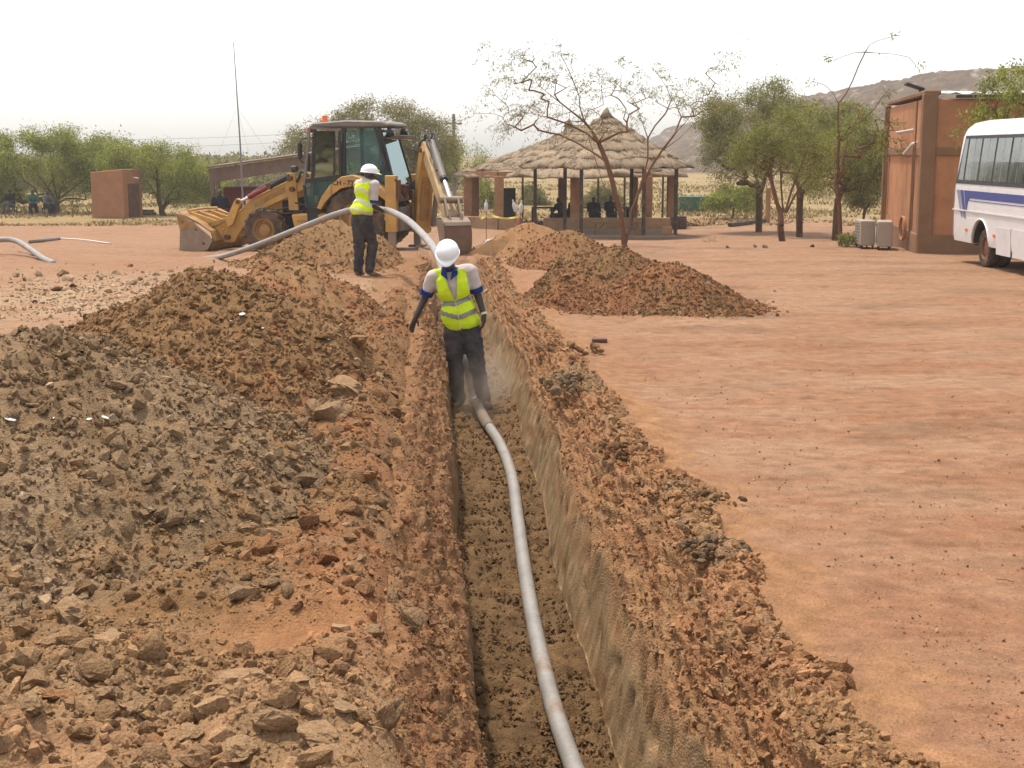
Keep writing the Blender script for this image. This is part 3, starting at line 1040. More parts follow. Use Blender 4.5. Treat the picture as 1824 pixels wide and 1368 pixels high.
clod_pile(1225, 905, 0.34, 0.22, 90, 0.028, [C_BROWN * .9, C_GREY, C_BROWN], 'thin scatter of small dark clods on the open ground beyond the rim', 0.015, 8)
clod_pile(1010, 632, 0.35, 0.3, 40, 0.06, [C_BROWN, C_RED, C_BROWN2], 'few brown clods on the rim beside the small brick', 0.03, 9)

# ---- stones lying about: parts of the ground
def ground_scatter():
    rng = np.random.default_rng(91)
    # pale broken stones on the sandy patch, left
    n = 3600
    x = rng.normal(-5.3, 1.9, n); y = rng.normal(20.0, 2.1, n)
    s = 0.012 * (1 - rng.random(n) * 0.96) ** (-1 / 2.0)
    s = np.minimum(s * 1.15, 0.075)
    ok = (y > 14.5) & (surface_z(x, y) - ground_np(x, y) < 0.02)
    x, y, s = x[ok], y[ok], s[ok]
    c = C_STONE[None] * 1.25 * rng.uniform(.75, 1.2, (len(x), 1)) + rng.normal(0, .012, (len(x), 3))
    rd = rng.random(len(x)) < .25
    c[rd] = C_RED2 * rng.uniform(.9, 1.2, (rd.sum(), 1))
    scatter_mesh('stones', np.column_stack([x, y, ground_np(x, y) + s * .15]), s, np.clip(c, 0, 1), ground, rng)
    for (px_, py_, w, col) in [(115, 492, 22, C_TAN), (130, 512, 18, C_RED * .6), (103, 518, 20, C_RED * .6), (63, 540, 12, C_RED * .6), (193, 522, 16, C_RED2), (238, 508, 22, C_STONE), (120, 500, 24, C_STONE * 1.2),
                               (46, 500, 14, C_RED2), (232, 475, 12, C_RED2), (280, 490, 14, C_STONE), (250, 500, 16, C_RED2), (28, 494, 20, C_STONE), (70, 492, 18, C_STONE), (180, 498, 12, C_STONE),
                               (1447, 440, 10, C_RED * .7), (1345, 441, 12, C_GREY2), (1363, 442, 14, C_GREY2), (1297, 442, 9, C_RED * .6), (1384, 563, 12, C_BROWN), (1380, 520, 6, C_BROWN), (1240, 880, 16, C_GREY), (1228, 897, 20, C_BROWN),
                               (1256, 870, 12, C_GREY), (1430, 1004, 8, C_GREY), (1450, 1248, 16, C_BROWN2), (1590, 1288, 12, C_BROWN2), (1598, 1340, 14, C_BROWN2), (1605, 1300, 9, C_BROWN2), (1350, 998, 12, C_GREY), (1220, 965, 12, C_RED * .8),
                               (1300, 985, 10, C_BROWN)]:
        p = on_ground(px_, py_)
        r = w / 2 * p.y / FPX
        put_rock('stone', (p.x, p.y, p.z + r * .35), r, col * rng.uniform(.9, 1.15), ground, rng)
    # small stuff over the open yard, right, and along the foot of the banks
    n = 6500
    y = 4 + 24 * rng.random(n) ** 2.2
    x = trench_x(y) + 1.2 + (0.3 + 0.33 * y) * rng.random(n) ** 1.5
    s = 0.004 * (1 - rng.random(n) * 0.97) ** (-1 / 2.2)
    s = np.minimum(s * .8, 0.012)
    ok = surface_z(x, y) - ground_np(x, y) < 0.02
    x, y, s = x[ok], y[ok], s[ok]
    c = ground_colour(x, y) * rng.uniform(.6, 1.25, (len(x), 1))
    pale = rng.random(len(x)) < .08
    c[pale] = C_STONE * 1.3
    scatter_mesh('gravel', np.column_stack([x, y, ground_np(x, y) + s * .3]), s, c, ground, rng)
    # crumbs caught on the trench slopes
    Q, QC = SLOPE_PTS
    n = 19000
    pr = 1 / np.maximum(Q[:, 1], 4) ** 1.1; pr /= pr.sum()
    i = rng.choice(len(Q), n, p=pr)
    s = np.minimum(0.006 * (1 - rng.random(n) * 0.985) ** (-1 / 1.9), .032)
    P = Q[i] + rng.normal(0, .012, (n, 3)) - np.array([0, 0, 1]) * (s * .2)[:, None]
    scatter_mesh('crumbs', P, s, QC[i] * rng.uniform(.88, 1.18, (n, 1)), ground, rng)
    # crumbs on the trench floor
    n = 11000
    y = 5.5 + 20 * rng.random(n) ** 1.8
    o_ = rng.uniform(-.34, .34, n)
    x = trench_x(y) + o_
    s = np.minimum(0.007 * (1 - rng.random(n) * 0.97) ** (-1 / 1.8), .022)
    z = ground_np(x, y) - trench_d(y) + .03 * (o_ / .35) ** 2 + s * .1 + .014
    c = FLOOR_BROWN * rng.uniform(.85, 1.2, (n, 1))
    scatter_mesh('crumbs', np.column_stack([x, y, z]), s, c, ground, rng)
ground_scatter()
# ================================================================== FAR GROUND: ROCK DUMP HILL, SCRUB, DRY GRASS
def build_hill():
    xs = np.concatenate([np.linspace(15, 130, 230), np.linspace(131, 420, 90)])
    ys = np.concatenate([np.linspace(165, 285, 170), np.linspace(287, 420, 40)])
    X, Y = np.meshgrid(xs, ys)
    crest = np.interp(X, [15, 28, 36, 45.5, 56, 67, 82, 92, 130, 420], [-1.2, -.4, 3.6, 8.6, 10.8, 14.0, 16.2, 16.9, 17.5, 19])
    foot = 185 + 10 * fbm(X * 0.02, X * 0, 2, 301)
    t = np.clip((Y - foot) / 72, 0, 1)
    prof = np.where(t < 0.55, 1.5 * t * t, 0)
    prof = sstep(0, 1, t) * 0.35 + 0.65 * np.clip(t * 1.02, 0, 1)
    rough = 0.9 * fbm(X * 0.11, Y * 0.11, 4, 303) + 0.45 * fbm(X * 0.5, Y * 0.5, 3, 305)
    Z = -1.25 + (crest + 1.2) * prof + rough * np.clip(t * 3, 0, 1)
    grey, straw = earth(140, 118, 96, 0.40), earth(190, 160, 112, 0.5)
    n = fbm(X * 0.08, Y * 0.08, 4, 307)[..., None]
    m = sstep(0.05, 0.4, t + 0.25 * n[..., 0])[..., None]
    c = straw + (grey * (1 + 0.35 * fbm(X * 0.4, Y * 0.4, 3, 309)[..., None]) - straw) * m
    pale = (_h(np.floor(X * 1.3), np.floor(Y * 0.9), 311) > 0.95)[..., None] * m
    c = c + (earth(215, 205, 190, 0.5) - c) * 0.6 * pale
    me = np_mesh('hill', np.stack([X, Y, Z], -1).reshape(-1, 3), grid_faces(*X.shape), c.reshape(-1, 3))
    o = link('hill', me, MAT['soil'])
    tag(o, 'long grey waste rock hill rising behind the trees', kind='structure')
build_hill()

def grass_field():
    """dry straw tufts beyond the shelters"""
    rng = np.random.default_rng(401)
    n = 60000
    y = 60 + 90 * rng.random(n) ** 1.6
    x = rng.uniform(-0.42, 0.42, n) * y
    keep = fbm(x * 0.13, y * 0.13, 2, 403) > -0.15
    x, y = x[keep], y[keep]; n = len(x)
    h = rng.uniform(0.06, 0.26, n) * (0.6 + 0.5 * sstep(62, 75, y)); w = rng.uniform(0.015, 0.05, n) * (1 + y / 120)
    a = rng.uniform(0, pi, n); lx, ly = rng.normal(0, .1, n), rng.normal(0, .1, n)
    z = ground_np(x, y) - 0.02
    b1 = np.column_stack([x - w * np.cos(a), y - w * np.sin(a), z]); b2 = np.column_stack([x + w * np.cos(a), y + w * np.sin(a), z])
    tp = np.column_stack([x + lx, y + ly, z + h])
    V = np.stack([b1, b2, tp], 1).reshape(-1, 3)
    c = earth(205, 176, 122, .5) * rng.uniform(.7, 1.25, (n, 1))
    me = np_mesh('grass', V, np.arange(3 * n).reshape(-1, 3), np.repeat(c, 3, 0), smooth=False)
    o = link('grass', me, MAT['clod'])
    tag(o, 'dry straw coloured grass covering the field behind the shelters', 'grass', kind='stuff')
grass_field()
# ================================================================== BUILDINGS
def paint(r, g, b, k=0.5):
    return tuple(np.array(lin(r, g, b)) * k)

DUST = paint(205, 160, 122, .5)
MAT['plaster'] = plain_material('orange_plaster', paint(208, 148, 106, .66), .9, 0, .12, 1.5, paint(180, 122, 86, .6), .5, .35, spec=.15)
MAT['plaster_dark'] = plain_material('brown_plaster', paint(160, 122, 92, .6), .9, 0, .15, 2.0, DUST, .25, .3, spec=.15)
MAT['mud'] = plain_material('mud_column', paint(196, 148, 110, .6), .95, 0, .14, 1.6, paint(150, 104, 74), .5, .3, spec=.1)
MAT['mud_wall'] = plain_material('mud_wall', paint(196, 160, 124, .6), .95, 0, .15, 1.2, paint(150, 110, 80), .5, .3, spec=.1)
MAT['maroon'] = plain_material('maroon_paint', paint(124, 62, 58), .8, 0, .12, 1.5, DUST, .2, .2, spec=.2)
MAT['grey_wood'] = plain_material('weathered_board', paint(150, 128, 112), .9, 0, .18, 3, DUST, .3, .3, spec=.15)
MAT['dark_post'] = plain_material('dark_post', paint(92, 78, 68), .8, .0, .2, 4, DUST, .35, .2, spec=.25)
MAT['wood'] = plain_material('plank_wood', paint(176, 140, 100), .85, 0, .2, 4, DUST, .3, .25, spec=.15)
MAT['white_pvc'] = plain_material('white_pipe_end', paint(226, 216, 200, .7), .5, 0, .06, 5, DUST, .3)
MAT['ac'] = plain_material('dusty_white_metal', paint(206, 190, 168, .55), .6, 0, .08, 5, DUST, .55)
MAT['black'] = plain_material('black_plastic', (.02, .02, .02), .6, 0, .1, 5, DUST, .12)
MAT['zinc'] = plain_material('corrugated_sheet', (.55, .53, .5), .4, .6, .15, 4, DUST, .35)
MAT['concrete'] = plain_material('dusty_concrete', paint(176, 150, 124), .95, 0, .12, 2, DUST, .5, .3, spec=.1)
MAT['dark_wood'] = plain_material('dark_cabinet', (.018, .013, .01), .7, 0, .2, 4)
MAT['brown_door'] = plain_material('brown_door', paint(120, 74, 60), .7, 0, .15, 4, DUST, .35)

def wall_box(mb, a, b, z0, z1, th):
    """upright wall from a to b (x, y), z0 to z1, thickness th"""
    a, b = Vector((a[0], a[1], 0)), Vector((b[0], b[1], 0))
    d = (b - a).normalized(); n = Vector((-d.y, d.x, 0)) * th / 2
    P = [a - n, b - n, b + n, a + n]
    mb.add([Vector((p.x, p.y, z0)) for p in P] + [Vector((p.x, p.y, z1)) for p in P], [(3, 2, 1, 0), (4, 5, 6, 7), (0, 1, 5, 4), (1, 2, 6, 5), (2, 3, 7, 6), (3, 0, 4, 7)])
    return mb

# ---- the plastered building at the right edge
def right_building():
    y0 = 29.8
    c0 = at_y(1637, 449, y0); cx, cy = c0.x, c0.y
    gz = ground_z(cx, cy)
    ax = Vector((0.145, 0.989, 0)); bx_ = Vector((0.989, -0.145, 0))       # along the lit side, along the shaded side
    Ls, Lf, H = 6.6, 8.0, 3.32
    root = empty('plastered_building', (cx, cy, gz))
    ang = math.atan2(bx_.y, bx_.x); root.rotation_euler = (0, 0, ang)
    tag(root, 'orange plastered flat-topped building with brown corner pilaster, behind the white bus', 'building')
    # local: x along the shaded front, y along the lit side (into the picture)
    MB().box((Lf / 2, Ls / 2, H / 2 - .2), (Lf - .02, Ls - .02, H + .2)).build('wall', MAT['plaster'], root, .02)
    MB().box((.09, .09, H / 2 - .17), (.30, .30, H + .34)).build('corner_pilaster', MAT['plaster_dark'], root, .015)
    MB().box((-.03, Ls - .06, H / 2 - .2), (.14, .2, H + .3)).build('corner_pilaster', MAT['plaster_dark'], root, .015)
    # parapet cap, mid band and plinth, side then front
    MB().box((-.012, Ls / 2, 2.13), (.06, Ls, .17)).build('band', MAT['plaster_dark'], root, .008)
    MB().box((Lf / 2, -.008, 2.13), (Lf, .05, .17)).build('band', MAT['plaster_dark'], root, .008)
    MB().box((-.02, Ls / 2, .10), (.10, Ls, .6)).build('plinth', MAT['plaster_dark'], root, .01)
    MB().box((Lf / 2 + .1, -.02, .10), (Lf, .09, .6)).build('plinth', MAT['plaster_dark'], root, .01)
    MB().box((.12, Ls / 2, H + .02), (.34, Ls + .1, .10)).build('parapet_cap', MAT['plaster_dark'], root, .02)
    for (yy, n) in ((.55, 1), (Ls - .55, 1)):
        MB().box((-.006, yy, 1.3), (.012, .03, 1.5)).build('joint', MAT['plaster_dark'], root)
    # tin roof behind the front parapet, seen edge on
    mb = MB()
    n = 60
    for s_ in range(n):
        x0 = .45 + (Lf - .5) * s_ / n; x1 = .45 + (Lf - .5) * (s_ + 1) / n
        z0 = H + .05 + .025 * math.sin(s_ * 1.9); z1 = H + .05 + .025 * math.sin((s_ + 1) * 1.9)
        mb.add([(x0, -.16, z0 - .05), (x1, -.16, z1 - .05), (x1, Ls * .5, z1 + .12), (x0, Ls * .5, z0 + .12)], [(0, 1, 2, 3)])
    r = mb.build('tin_roof', MAT['zinc'], root, fix=False)
    MB().box((Lf / 2 + .3, -.05, H - .06), (Lf - .6, .12, .06)).build('roof_beam', MAT['dark_post'], root)
    # rain spouts and conduits on the lit side
    MB().cyl((.1, 1.9, 2.62), (-.36, 1.9, 2.54), .035, 10).build('rain_spout', MAT['white_pvc'], root, auto=40)
    MB().tube([(.05, 1.15, 2.34), (-.08, 1.15, 2.30), (-.22, 1.5, 2.08)], .035, 10).build('rain_spout', MAT['white_pvc'], root, auto=40)
    MB().tube([(-.07, 1.05, 2.25), (-.075, 1.05, 1.0), (-.075, 1.12, .42), (-.075, 1.12, .1)], .026, 8).build('conduit', MAT['plaster_dark'], root, auto=40)
    MB().tube([(-.07, .80, 3.2), (-.075, .80, 2.2), (-.075, .80, .45)], .018, 8).build('conduit', MAT['plaster_dark'], root, auto=40)
    MB().tube([(-.075, Ls - .6, 2.2), (-.075, Ls - .75, 1.4), (-.075, Ls - .7, .3)], .024, 8).build('conduit', MAT['plaster_dark'], root, auto=40)
    # flood lamp on the roof corner
    lamp = empty('flood_lamp', root.matrix_world @ Vector((0, 0, 0)))
    lp = Vector((cx, cy, gz)) + ax * 1.9 + bx_ * .12 + Vector((0, 0, H + .06))
    lamp.location = lp
    tag(lamp, 'dark flood lamp on a short bracket on top of the plastered building', 'lamp')
    MB().cyl((0, 0, -.02), (0, 0, .12), .03, 8).build('bracket', MAT['black'], lamp)
    MB().box((-.13, 0, .17), (.42, .24, .06), Matrix.Rotation(math.radians(18), 3, 'Y')).build('lamp_head', MAT['black'], lamp, .012)
    # a coil of pipe on the plinth
    coil = empty('pipe_coil', Vector((cx, cy, gz)) + ax * 1.35 - bx_ * .18 + Vector((0, 0, .12)))
    tag(coil, 'small coil of orange flexible pipe leaning on the plastered wall', 'pipe coil')
    for k in range(3):
        pts = [(.02 * k - .02, .05 + .20 * math.cos(t), .34 + .26 * math.sin(t)) for t in np.linspace(0, 2 * pi, 20)]
        MB().tube(pts, .016, 6).build('loop', MAT['plaster'], coil, auto=40)
    # the two outdoor units
    for k, (px_, lab) in enumerate(((1576, 'dusty white air conditioner outdoor unit next to the plastered wall, right of two'), (1546, 'rusty-framed air conditioner outdoor unit beside the sapling, left of two'))):
        d = 31.2 + .5 * k
        p = at_y(px_, 436, d); gz_ = ground_z(p.x, p.y)
        e = empty('air_conditioner', (p.x, p.y, gz_), ang + math.radians(-4 + 9 * k))
        tag(e, lab, 'air conditioner', 'outdoor units by the plastered building')
        MB().box((0, .42, .36), (.31, .80, .56)).build('casing', MAT['ac'], e, .015)
        MB().box((-.16, .40, .37), (.012, .74, .50)).build('front_panel', MAT['ac'], e, .004)
        mb = MB()
        for q in range(7): mb.box((-.172, .40, .17 + .065 * q), (.008, .5, .012))
        mb.build('grille', MAT['black'], e)
        MB().box((.02, .012, .56), (.10, .014, .07)).build('service_cover', MAT['ac'], e)
        mb = MB()
        for (xx, yy) in ((-.12, .06), (.12, .06), (-.12, .76), (.12, .76)): mb.box((xx, yy, .04), (.03, .03, .10))
        mb.box((-.12, .41, .075), (.025, .7, .02)); mb.box((.12, .41, .075), (.025, .7, .02))
        mb.build('stand', MAT['black'], e)
right_building()

# ---- little latrine block on the left
def latrine():
    p = on_ground(240, 389); d = p.y
    gz = p.z
    s = d / FPX
    root = empty('latrine_hut', (p.x - 1.05, d + .9, gz), math.radians(-16))
    tag(root, 'small flat-roofed brown mud hut with slatted metal door, standing by green bushes', 'hut')
    W, Dp, H = 1.75, 1.7, 2.28
    v = [(-W / 2, -Dp / 2, -.1), (W / 2, -Dp / 2, -.1), (W / 2, Dp / 2, -.1), (-W / 2, Dp / 2, -.1), (-W / 2, -Dp / 2, H - .1), (W / 2, -Dp / 2, H + .05), (W / 2, Dp / 2, H + .05), (-W / 2, Dp / 2, H - .1)]
    MB().add(v, [(3, 2, 1, 0), (4, 5, 6, 7), (0, 1, 5, 4), (1, 2, 6, 5), (2, 3, 7, 6), (3, 0, 4, 7)]).build('wall', MAT['hut'], root, .03)
    MB().box((0, 0, -.06), (W + .08, Dp + .08, .22)).build('plinth', MAT['plaster_dark'], root, .02)
    dr = empty('door'); dr.parent = root
    MB().box((W / 2 + .012, .05, .82), (.03, .98, 1.62)).build('door_leaf', MAT['brown_door'], dr)
    for q in range(13):
        for yy in (-.19, .29):
            MB().box((W / 2 + .036, yy, .52 + .085 * q), (.018, .38, .03), Matrix.Rotation(.5, 3, 'Y')).build('slat', MAT['grey_wood'], dr)
    MB().box((W / 2 + .034, .05, .35), (.014, .9, .5)).build('door_panel', MAT['brown_door'], dr)
    MB().cyl((W / 2 - .1, .1, 1.93), (W / 2 + .28, .1, 1.88), .035, 8).build('rain_spout', MAT['white_pvc'], root)
    MB().cyl((-W / 2 + .1, -.5, 1.93), (-W / 2 - .16, -.5, 1.9), .035, 8).build('rain_spout', MAT['white_pvc'], root)
    # slabs and bricks lying by the hut
    q = on_ground(258, 383)
    e = empty('block_stack', (q.x, q.y, q.z), -.2)
    tag(e, 'low stack of brown bricks on the ground right of the mud hut', 'brick stack')
    rng = random.Random(3)
    for k in range(9):
        MB().box(((k % 3) * .32 - .3, (k // 6) * .2, .07 + .14 * ((k // 3) % 2)), (.29, .16, .12), Matrix.Rotation(rng.uniform(-.1, .1), 3, 'Z')).build('brick', MAT['brown_door'], e, .01)
MAT['hut'] = plain_material('hut_plaster', paint(190, 136, 100, .62), .95, 0, .12, 1.5, paint(170, 116, 84, .6), .5, .3, spec=.1)
latrine()

# ---- maroon shelter behind the loader
def maroon_shelter():
    d = 47.0
    def P(px_, py_, dd=d): return at_y(px_, py_, dd)
    a = P(385, 300); b = P(520, 282)
    gz = ground_z(a.x, d)
    root = empty('maroon_shelter', (a.x, d, gz))
    tag(root, 'maroon walled open shelter with a sloping grey board roof, behind the loader bucket', 'shelter')
    L = b.x - a.x
    zr0, zr1 = a.z - gz, b.z - gz
    ex = 2.6
    sl = (zr1 - zr0) / L
    # sloping roof beam and sheet
    mb = MB()
    for (yy, th) in ((0, .08),):
        mb.add([(-.25, yy, zr0 - .38 - .1), (L + ex, yy, zr1 + sl * ex - .38 + .02), (L + ex, yy, zr1 + sl * ex + .03), (-.25, yy, zr0 - .02),
                (-.25, yy + th, zr0 - .48), (L + ex, yy + th, zr1 + sl * ex - .36), (L + ex, yy + th, zr1 + sl * ex + .03), (-.25, yy + th, zr0 - .02)],
               [(3, 2, 1, 0), (4, 5, 6, 7), (0, 1, 5, 4), (1, 2, 6, 5), (2, 3, 7, 6), (3, 0, 4, 7)])
    mb.build('fascia_board', MAT['grey_wood'], root)
    mb = MB()
    mb.add([(-.3, -.1, zr0), (L + ex, -.1, zr1 + sl * ex + .05), (L + ex, 3.2, zr1 + sl * ex + .15), (-.3, 3.2, zr0 + .1),
            (-.3, -.1, zr0 + .05), (L + ex, -.1, zr1 + sl * ex + .1), (L + ex, 3.2, zr1 + sl * ex + .2), (-.3, 3.2, zr0 + .15)],
           [(3, 2, 1, 0), (4, 5, 6, 7), (0, 1, 5, 4), (1, 2, 6, 5), (2, 3, 7, 6), (3, 0, 4, 7)])
    mb.build('roof_sheet', MAT['grey_wood'], root)
    MB().box((-.16, .08, (zr0 - .3) / 2), (.12, .12, zr0 - .3)).build('post', MAT['grey_wood'], root)
    MB().box((.02, .10, (zr0 - .3) / 2), (.10, .12, zr0 - .3)).build('post', MAT['grey_wood'], root)
    MB().box((L + ex - .3, .1, (zr0 - .3) / 2), (.12, .12, zr0 - .3)).build('post', MAT['grey_wood'], root)
    x0 = P(397, 300, d + 1.2).x - a.x
    MB().box((x0 + 2.6, 2.0, .83), (5.2, 1.8, 1.76)).build('wall', MAT['maroon'], root, .02)
    for k in range(3):
        MB().box((x0 + 3.4 + .35 * k, 1.1, 1.82), (.06, .06, .22)).build('roof_strut', MAT['dark_post'], root)
    # antenna mast with its guys, standing by it
    base = P(432, 340, 45.5); top = at_y(416, 76, 45.5)
    gz2 = ground_z(base.x, 45.5)
    m = empty('antenna_mast', (base.x + .02, 45.5, gz2))
    tag(m, 'thin tall grey antenna mast leaning slightly, in front of maroon shelter', 'mast')
    tl = top - Vector((base.x + .02, 45.5, gz2))
    MB().tube([(0, 0, 0), tl * .5 + Vector((.03, 0, 0)), tl], [.034, .026, .012], 8).build('pole', MAT['mast'], m, auto=40)
    MB().tube([tl, tl + Vector((-.02, 0, .12))], .006, 5).build('tip', MAT['black'], m)
    q = tl * .68
    for e in ((-2.1, .6), (2.6, .6), (.4, 2.4)):
        MB().tube([q, (e[0], e[1], 0)], .003, 4).build('guy_wire', MAT['mast'], m)
MAT['mast'] = plain_material('grey_mast', (.20, .19, .19), .6, .3, .1, 4)
maroon_shelter()

def power_line():
    poles = []
    for k, (px_, top, d, lab) in enumerate(((808, 203, 75, 'grey utility pole standing behind the excavator boom'), (-330, 215, 75, 'grey utility pole beyond the green bushes, outside the picture'))):
        t = at_y(px_, top, d); g = ground_z(t.x, d)
        if k == 0:
            e = empty('utility_pole', (t.x, d, g)); tag(e, lab, 'utility pole')
            MB().tube([(0, 0, 0), (0, 0, t.z - g)], [.11, .08], 10).build('pole', MAT['mast'], e, auto=40)
            MB().box((0, 0, t.z - g - .5), (.9, .08, .08)).build('crossarm', MAT['mast'], e)
            for s in (-.38, .38):
                MB().cyl((s, 0, t.z - g - .46), (s, 0, t.z - g - .34), .03, 8).build('insulator', MAT['white_pvc'], e)
        poles.append(t)
    a, b = poles
    for k, dz in enumerate((-.34, -.75)):
        pts = []
        for i in range(25):
            u = i / 24
            p = a.lerp(b, u); pts.append((p.x, p.y + .2 * k, p.z + dz - 3.2 * u * (1 - u)))
        w = MB().tube(pts, .009, 4).build('power_cable', MAT['mast'])
        tag(w, ('upper' if k == 0 else 'lower') + ' thin cable strung across the pale sky', 'cable', 'cables strung to the pole')
power_line()

# ---- thatched shelters
def straw_material():
    m, nt, b = nmat('straw_thatch')
    a = N(nt, 'ShaderNodeAttribute', attribute_name='Col')
    geo = N(nt, 'ShaderNodeNewGeometry')
    n1 = noise_node(nt, geo.outputs['Position'], 3, 3, .6)
    n2 = noise_node(nt, geo.outputs['Position'], 26, 3, .7)
    c = mix(nt, 'MULTIPLY', .8, a.outputs['Color'], ramp(nt, n1.outputs[0], [(.3, .75), (.7, 1.2)]).outputs[0])
    c = mix(nt, 'MULTIPLY', .8, c, ramp(nt, n2.outputs[0], [(.3, .65), (.7, 1.25)]).outputs[0])
    nt.links.new(c, b.inputs['Base Color'])
    b.inputs['Roughness'].default_value = .9
    b.inputs['Specular IOR Level'].default_value = .15
    bump_chain(nt, b, [(n2.outputs[0], .8, .04)])
    return m
MAT['straw'] = straw_material()

def thatch(root, cx, cy, zt, ze, rx, ry, tiers, sides, seed, rot=0.0, ridge=0.0):
    """layered thatch: each tier a ring that overhangs the one below, with a shaggy fringe"""
    rng = np.random.default_rng(seed)
    base = earth(202, 176, 144, .5)
    nth = 96
    th = np.linspace(0, 2 * pi, nth, endpoint=False)
    poly = 1.0 / np.maximum(np.cos(((th - rot) % (2 * pi / sides)) - pi / sides), .5) * math.cos(pi / sides)
    poly = poly + (1 - poly) * .45
    def ring(f, dz, wob):
        w = 1 + wob * gnoise(np.cos(th) * 4 + seed, np.sin(th) * 4 + f * 9, seed) + wob * .6 * gnoise(np.cos(th) * 13, np.sin(th) * 13 + f * 5, seed + 2)
        x = cx + np.cos(th) * (rx * f * poly * w + ridge * np.sign(np.cos(th)) * np.minimum(1, np.abs(np.cos(th)) * 3) * np.exp(-f * 2.0))
        y = cy + np.sin(th) * ry * f * poly * w
        z = np.full(nth, zt + (ze - zt) * (f ** 0.93) + dz) + .09 * gnoise(np.cos(th) * 4, np.sin(th) * 4 + f * 7, seed + 5) + .05 * gnoise(np.cos(th) * 15, np.sin(th) * 15 + f * 3, seed + 6)
        return np.column_stack([x, y, z])
    for t in range(tiers):
        f0, f1 = max(0.02, (t - .25) / tiers), (t + 1) / tiers
        rows = [ring(f0, .0, .0), ring((f0 + f1) / 2, .05, .03), ring(f1 - .012, .08, .08), ring(f1 + .018, .055, .09), ring(f1 + .022, -.015, .10), ring(f1 - .03, -.05, .05), ring(f0 + .01, -.07, 0)]
        V = np.concatenate(rows); nr = len(rows)
        F = []
        for i in range(nr - 1):
            k = np.arange(nth); k2 = (k + 1) % nth
            F.append(np.column_stack([i * nth + k, i * nth + k2, (i + 1) * nth + k2, (i + 1) * nth + k]))
        tone = base * (1 + .10 * math.sin(t * 2.1 + seed)) * (1 + .15 * gnoise(V[:, 0] * 2, V[:, 1] * 2, seed)[:, None])
        F = np.concatenate(F)
        # strands hanging from the edge and lying on the slope
        ns = int(700 + 1500 * f1)
        a = rng.uniform(0, 2 * pi, ns); idx = (a / (2 * pi) * nth).astype(int) % nth
        outer = rows[3][idx]; mid = rows[2][idx]
        jit = rng.normal(0, .02, (ns, 3))
        dirr = outer - np.array([cx, cy, 0]); dirr[:, 2] = 0; dirr /= np.linalg.norm(dirr, axis=1)[:, None]
        tang = np.column_stack([-dirr[:, 1], dirr[:, 0], np.zeros(ns)])
        up = rng.uniform(0, .5, ns)[:, None]
        root_p = outer - dirr * (.10 + up) + np.array([0, 0, .07]) + np.array([0, 0, .32]) * up + jit + tang * rng.normal(0, .06, (ns, 1))
        tip = root_p + dirr * rng.uniform(.16, .34, (ns, 1)) - np.array([0, 0, 1]) * rng.uniform(.09, .24, (ns, 1)) + jit
        wv = tang * rng.uniform(.012, .03, (ns, 1))
        SV = np.stack([root_p - wv, root_p + wv, tip], 1).reshape(-1, 3)
        SF3 = np.arange(3 * ns).reshape(-1, 3)
        SC = np.repeat(base * rng.uniform(.5, 1.35, (ns, 1)), 3, 0)
        me = np_mesh('thatch_layer', V, F, tone)
        link('thatch_layer', me, MAT['straw'], root)
        me = np_mesh('straw', SV, SF3, SC, smooth=False)
        o = link('straw', me, MAT['straw'], root); o['kind'] = 'stuff'
    pts = [(cx, cy, zt - .1), (cx, cy, zt + .12), (cx + .03, cy, zt + .26)]
    m = MB().tube(pts, [.26, .12, .02], 10).mesh('tuft')
    ca = m.color_attributes.new('Col', 'FLOAT_COLOR', 'POINT')
    for dd in ca.data: dd.color = (*(base * .9), 1)
    link('roof_tip', m, MAT['straw'], root, True)

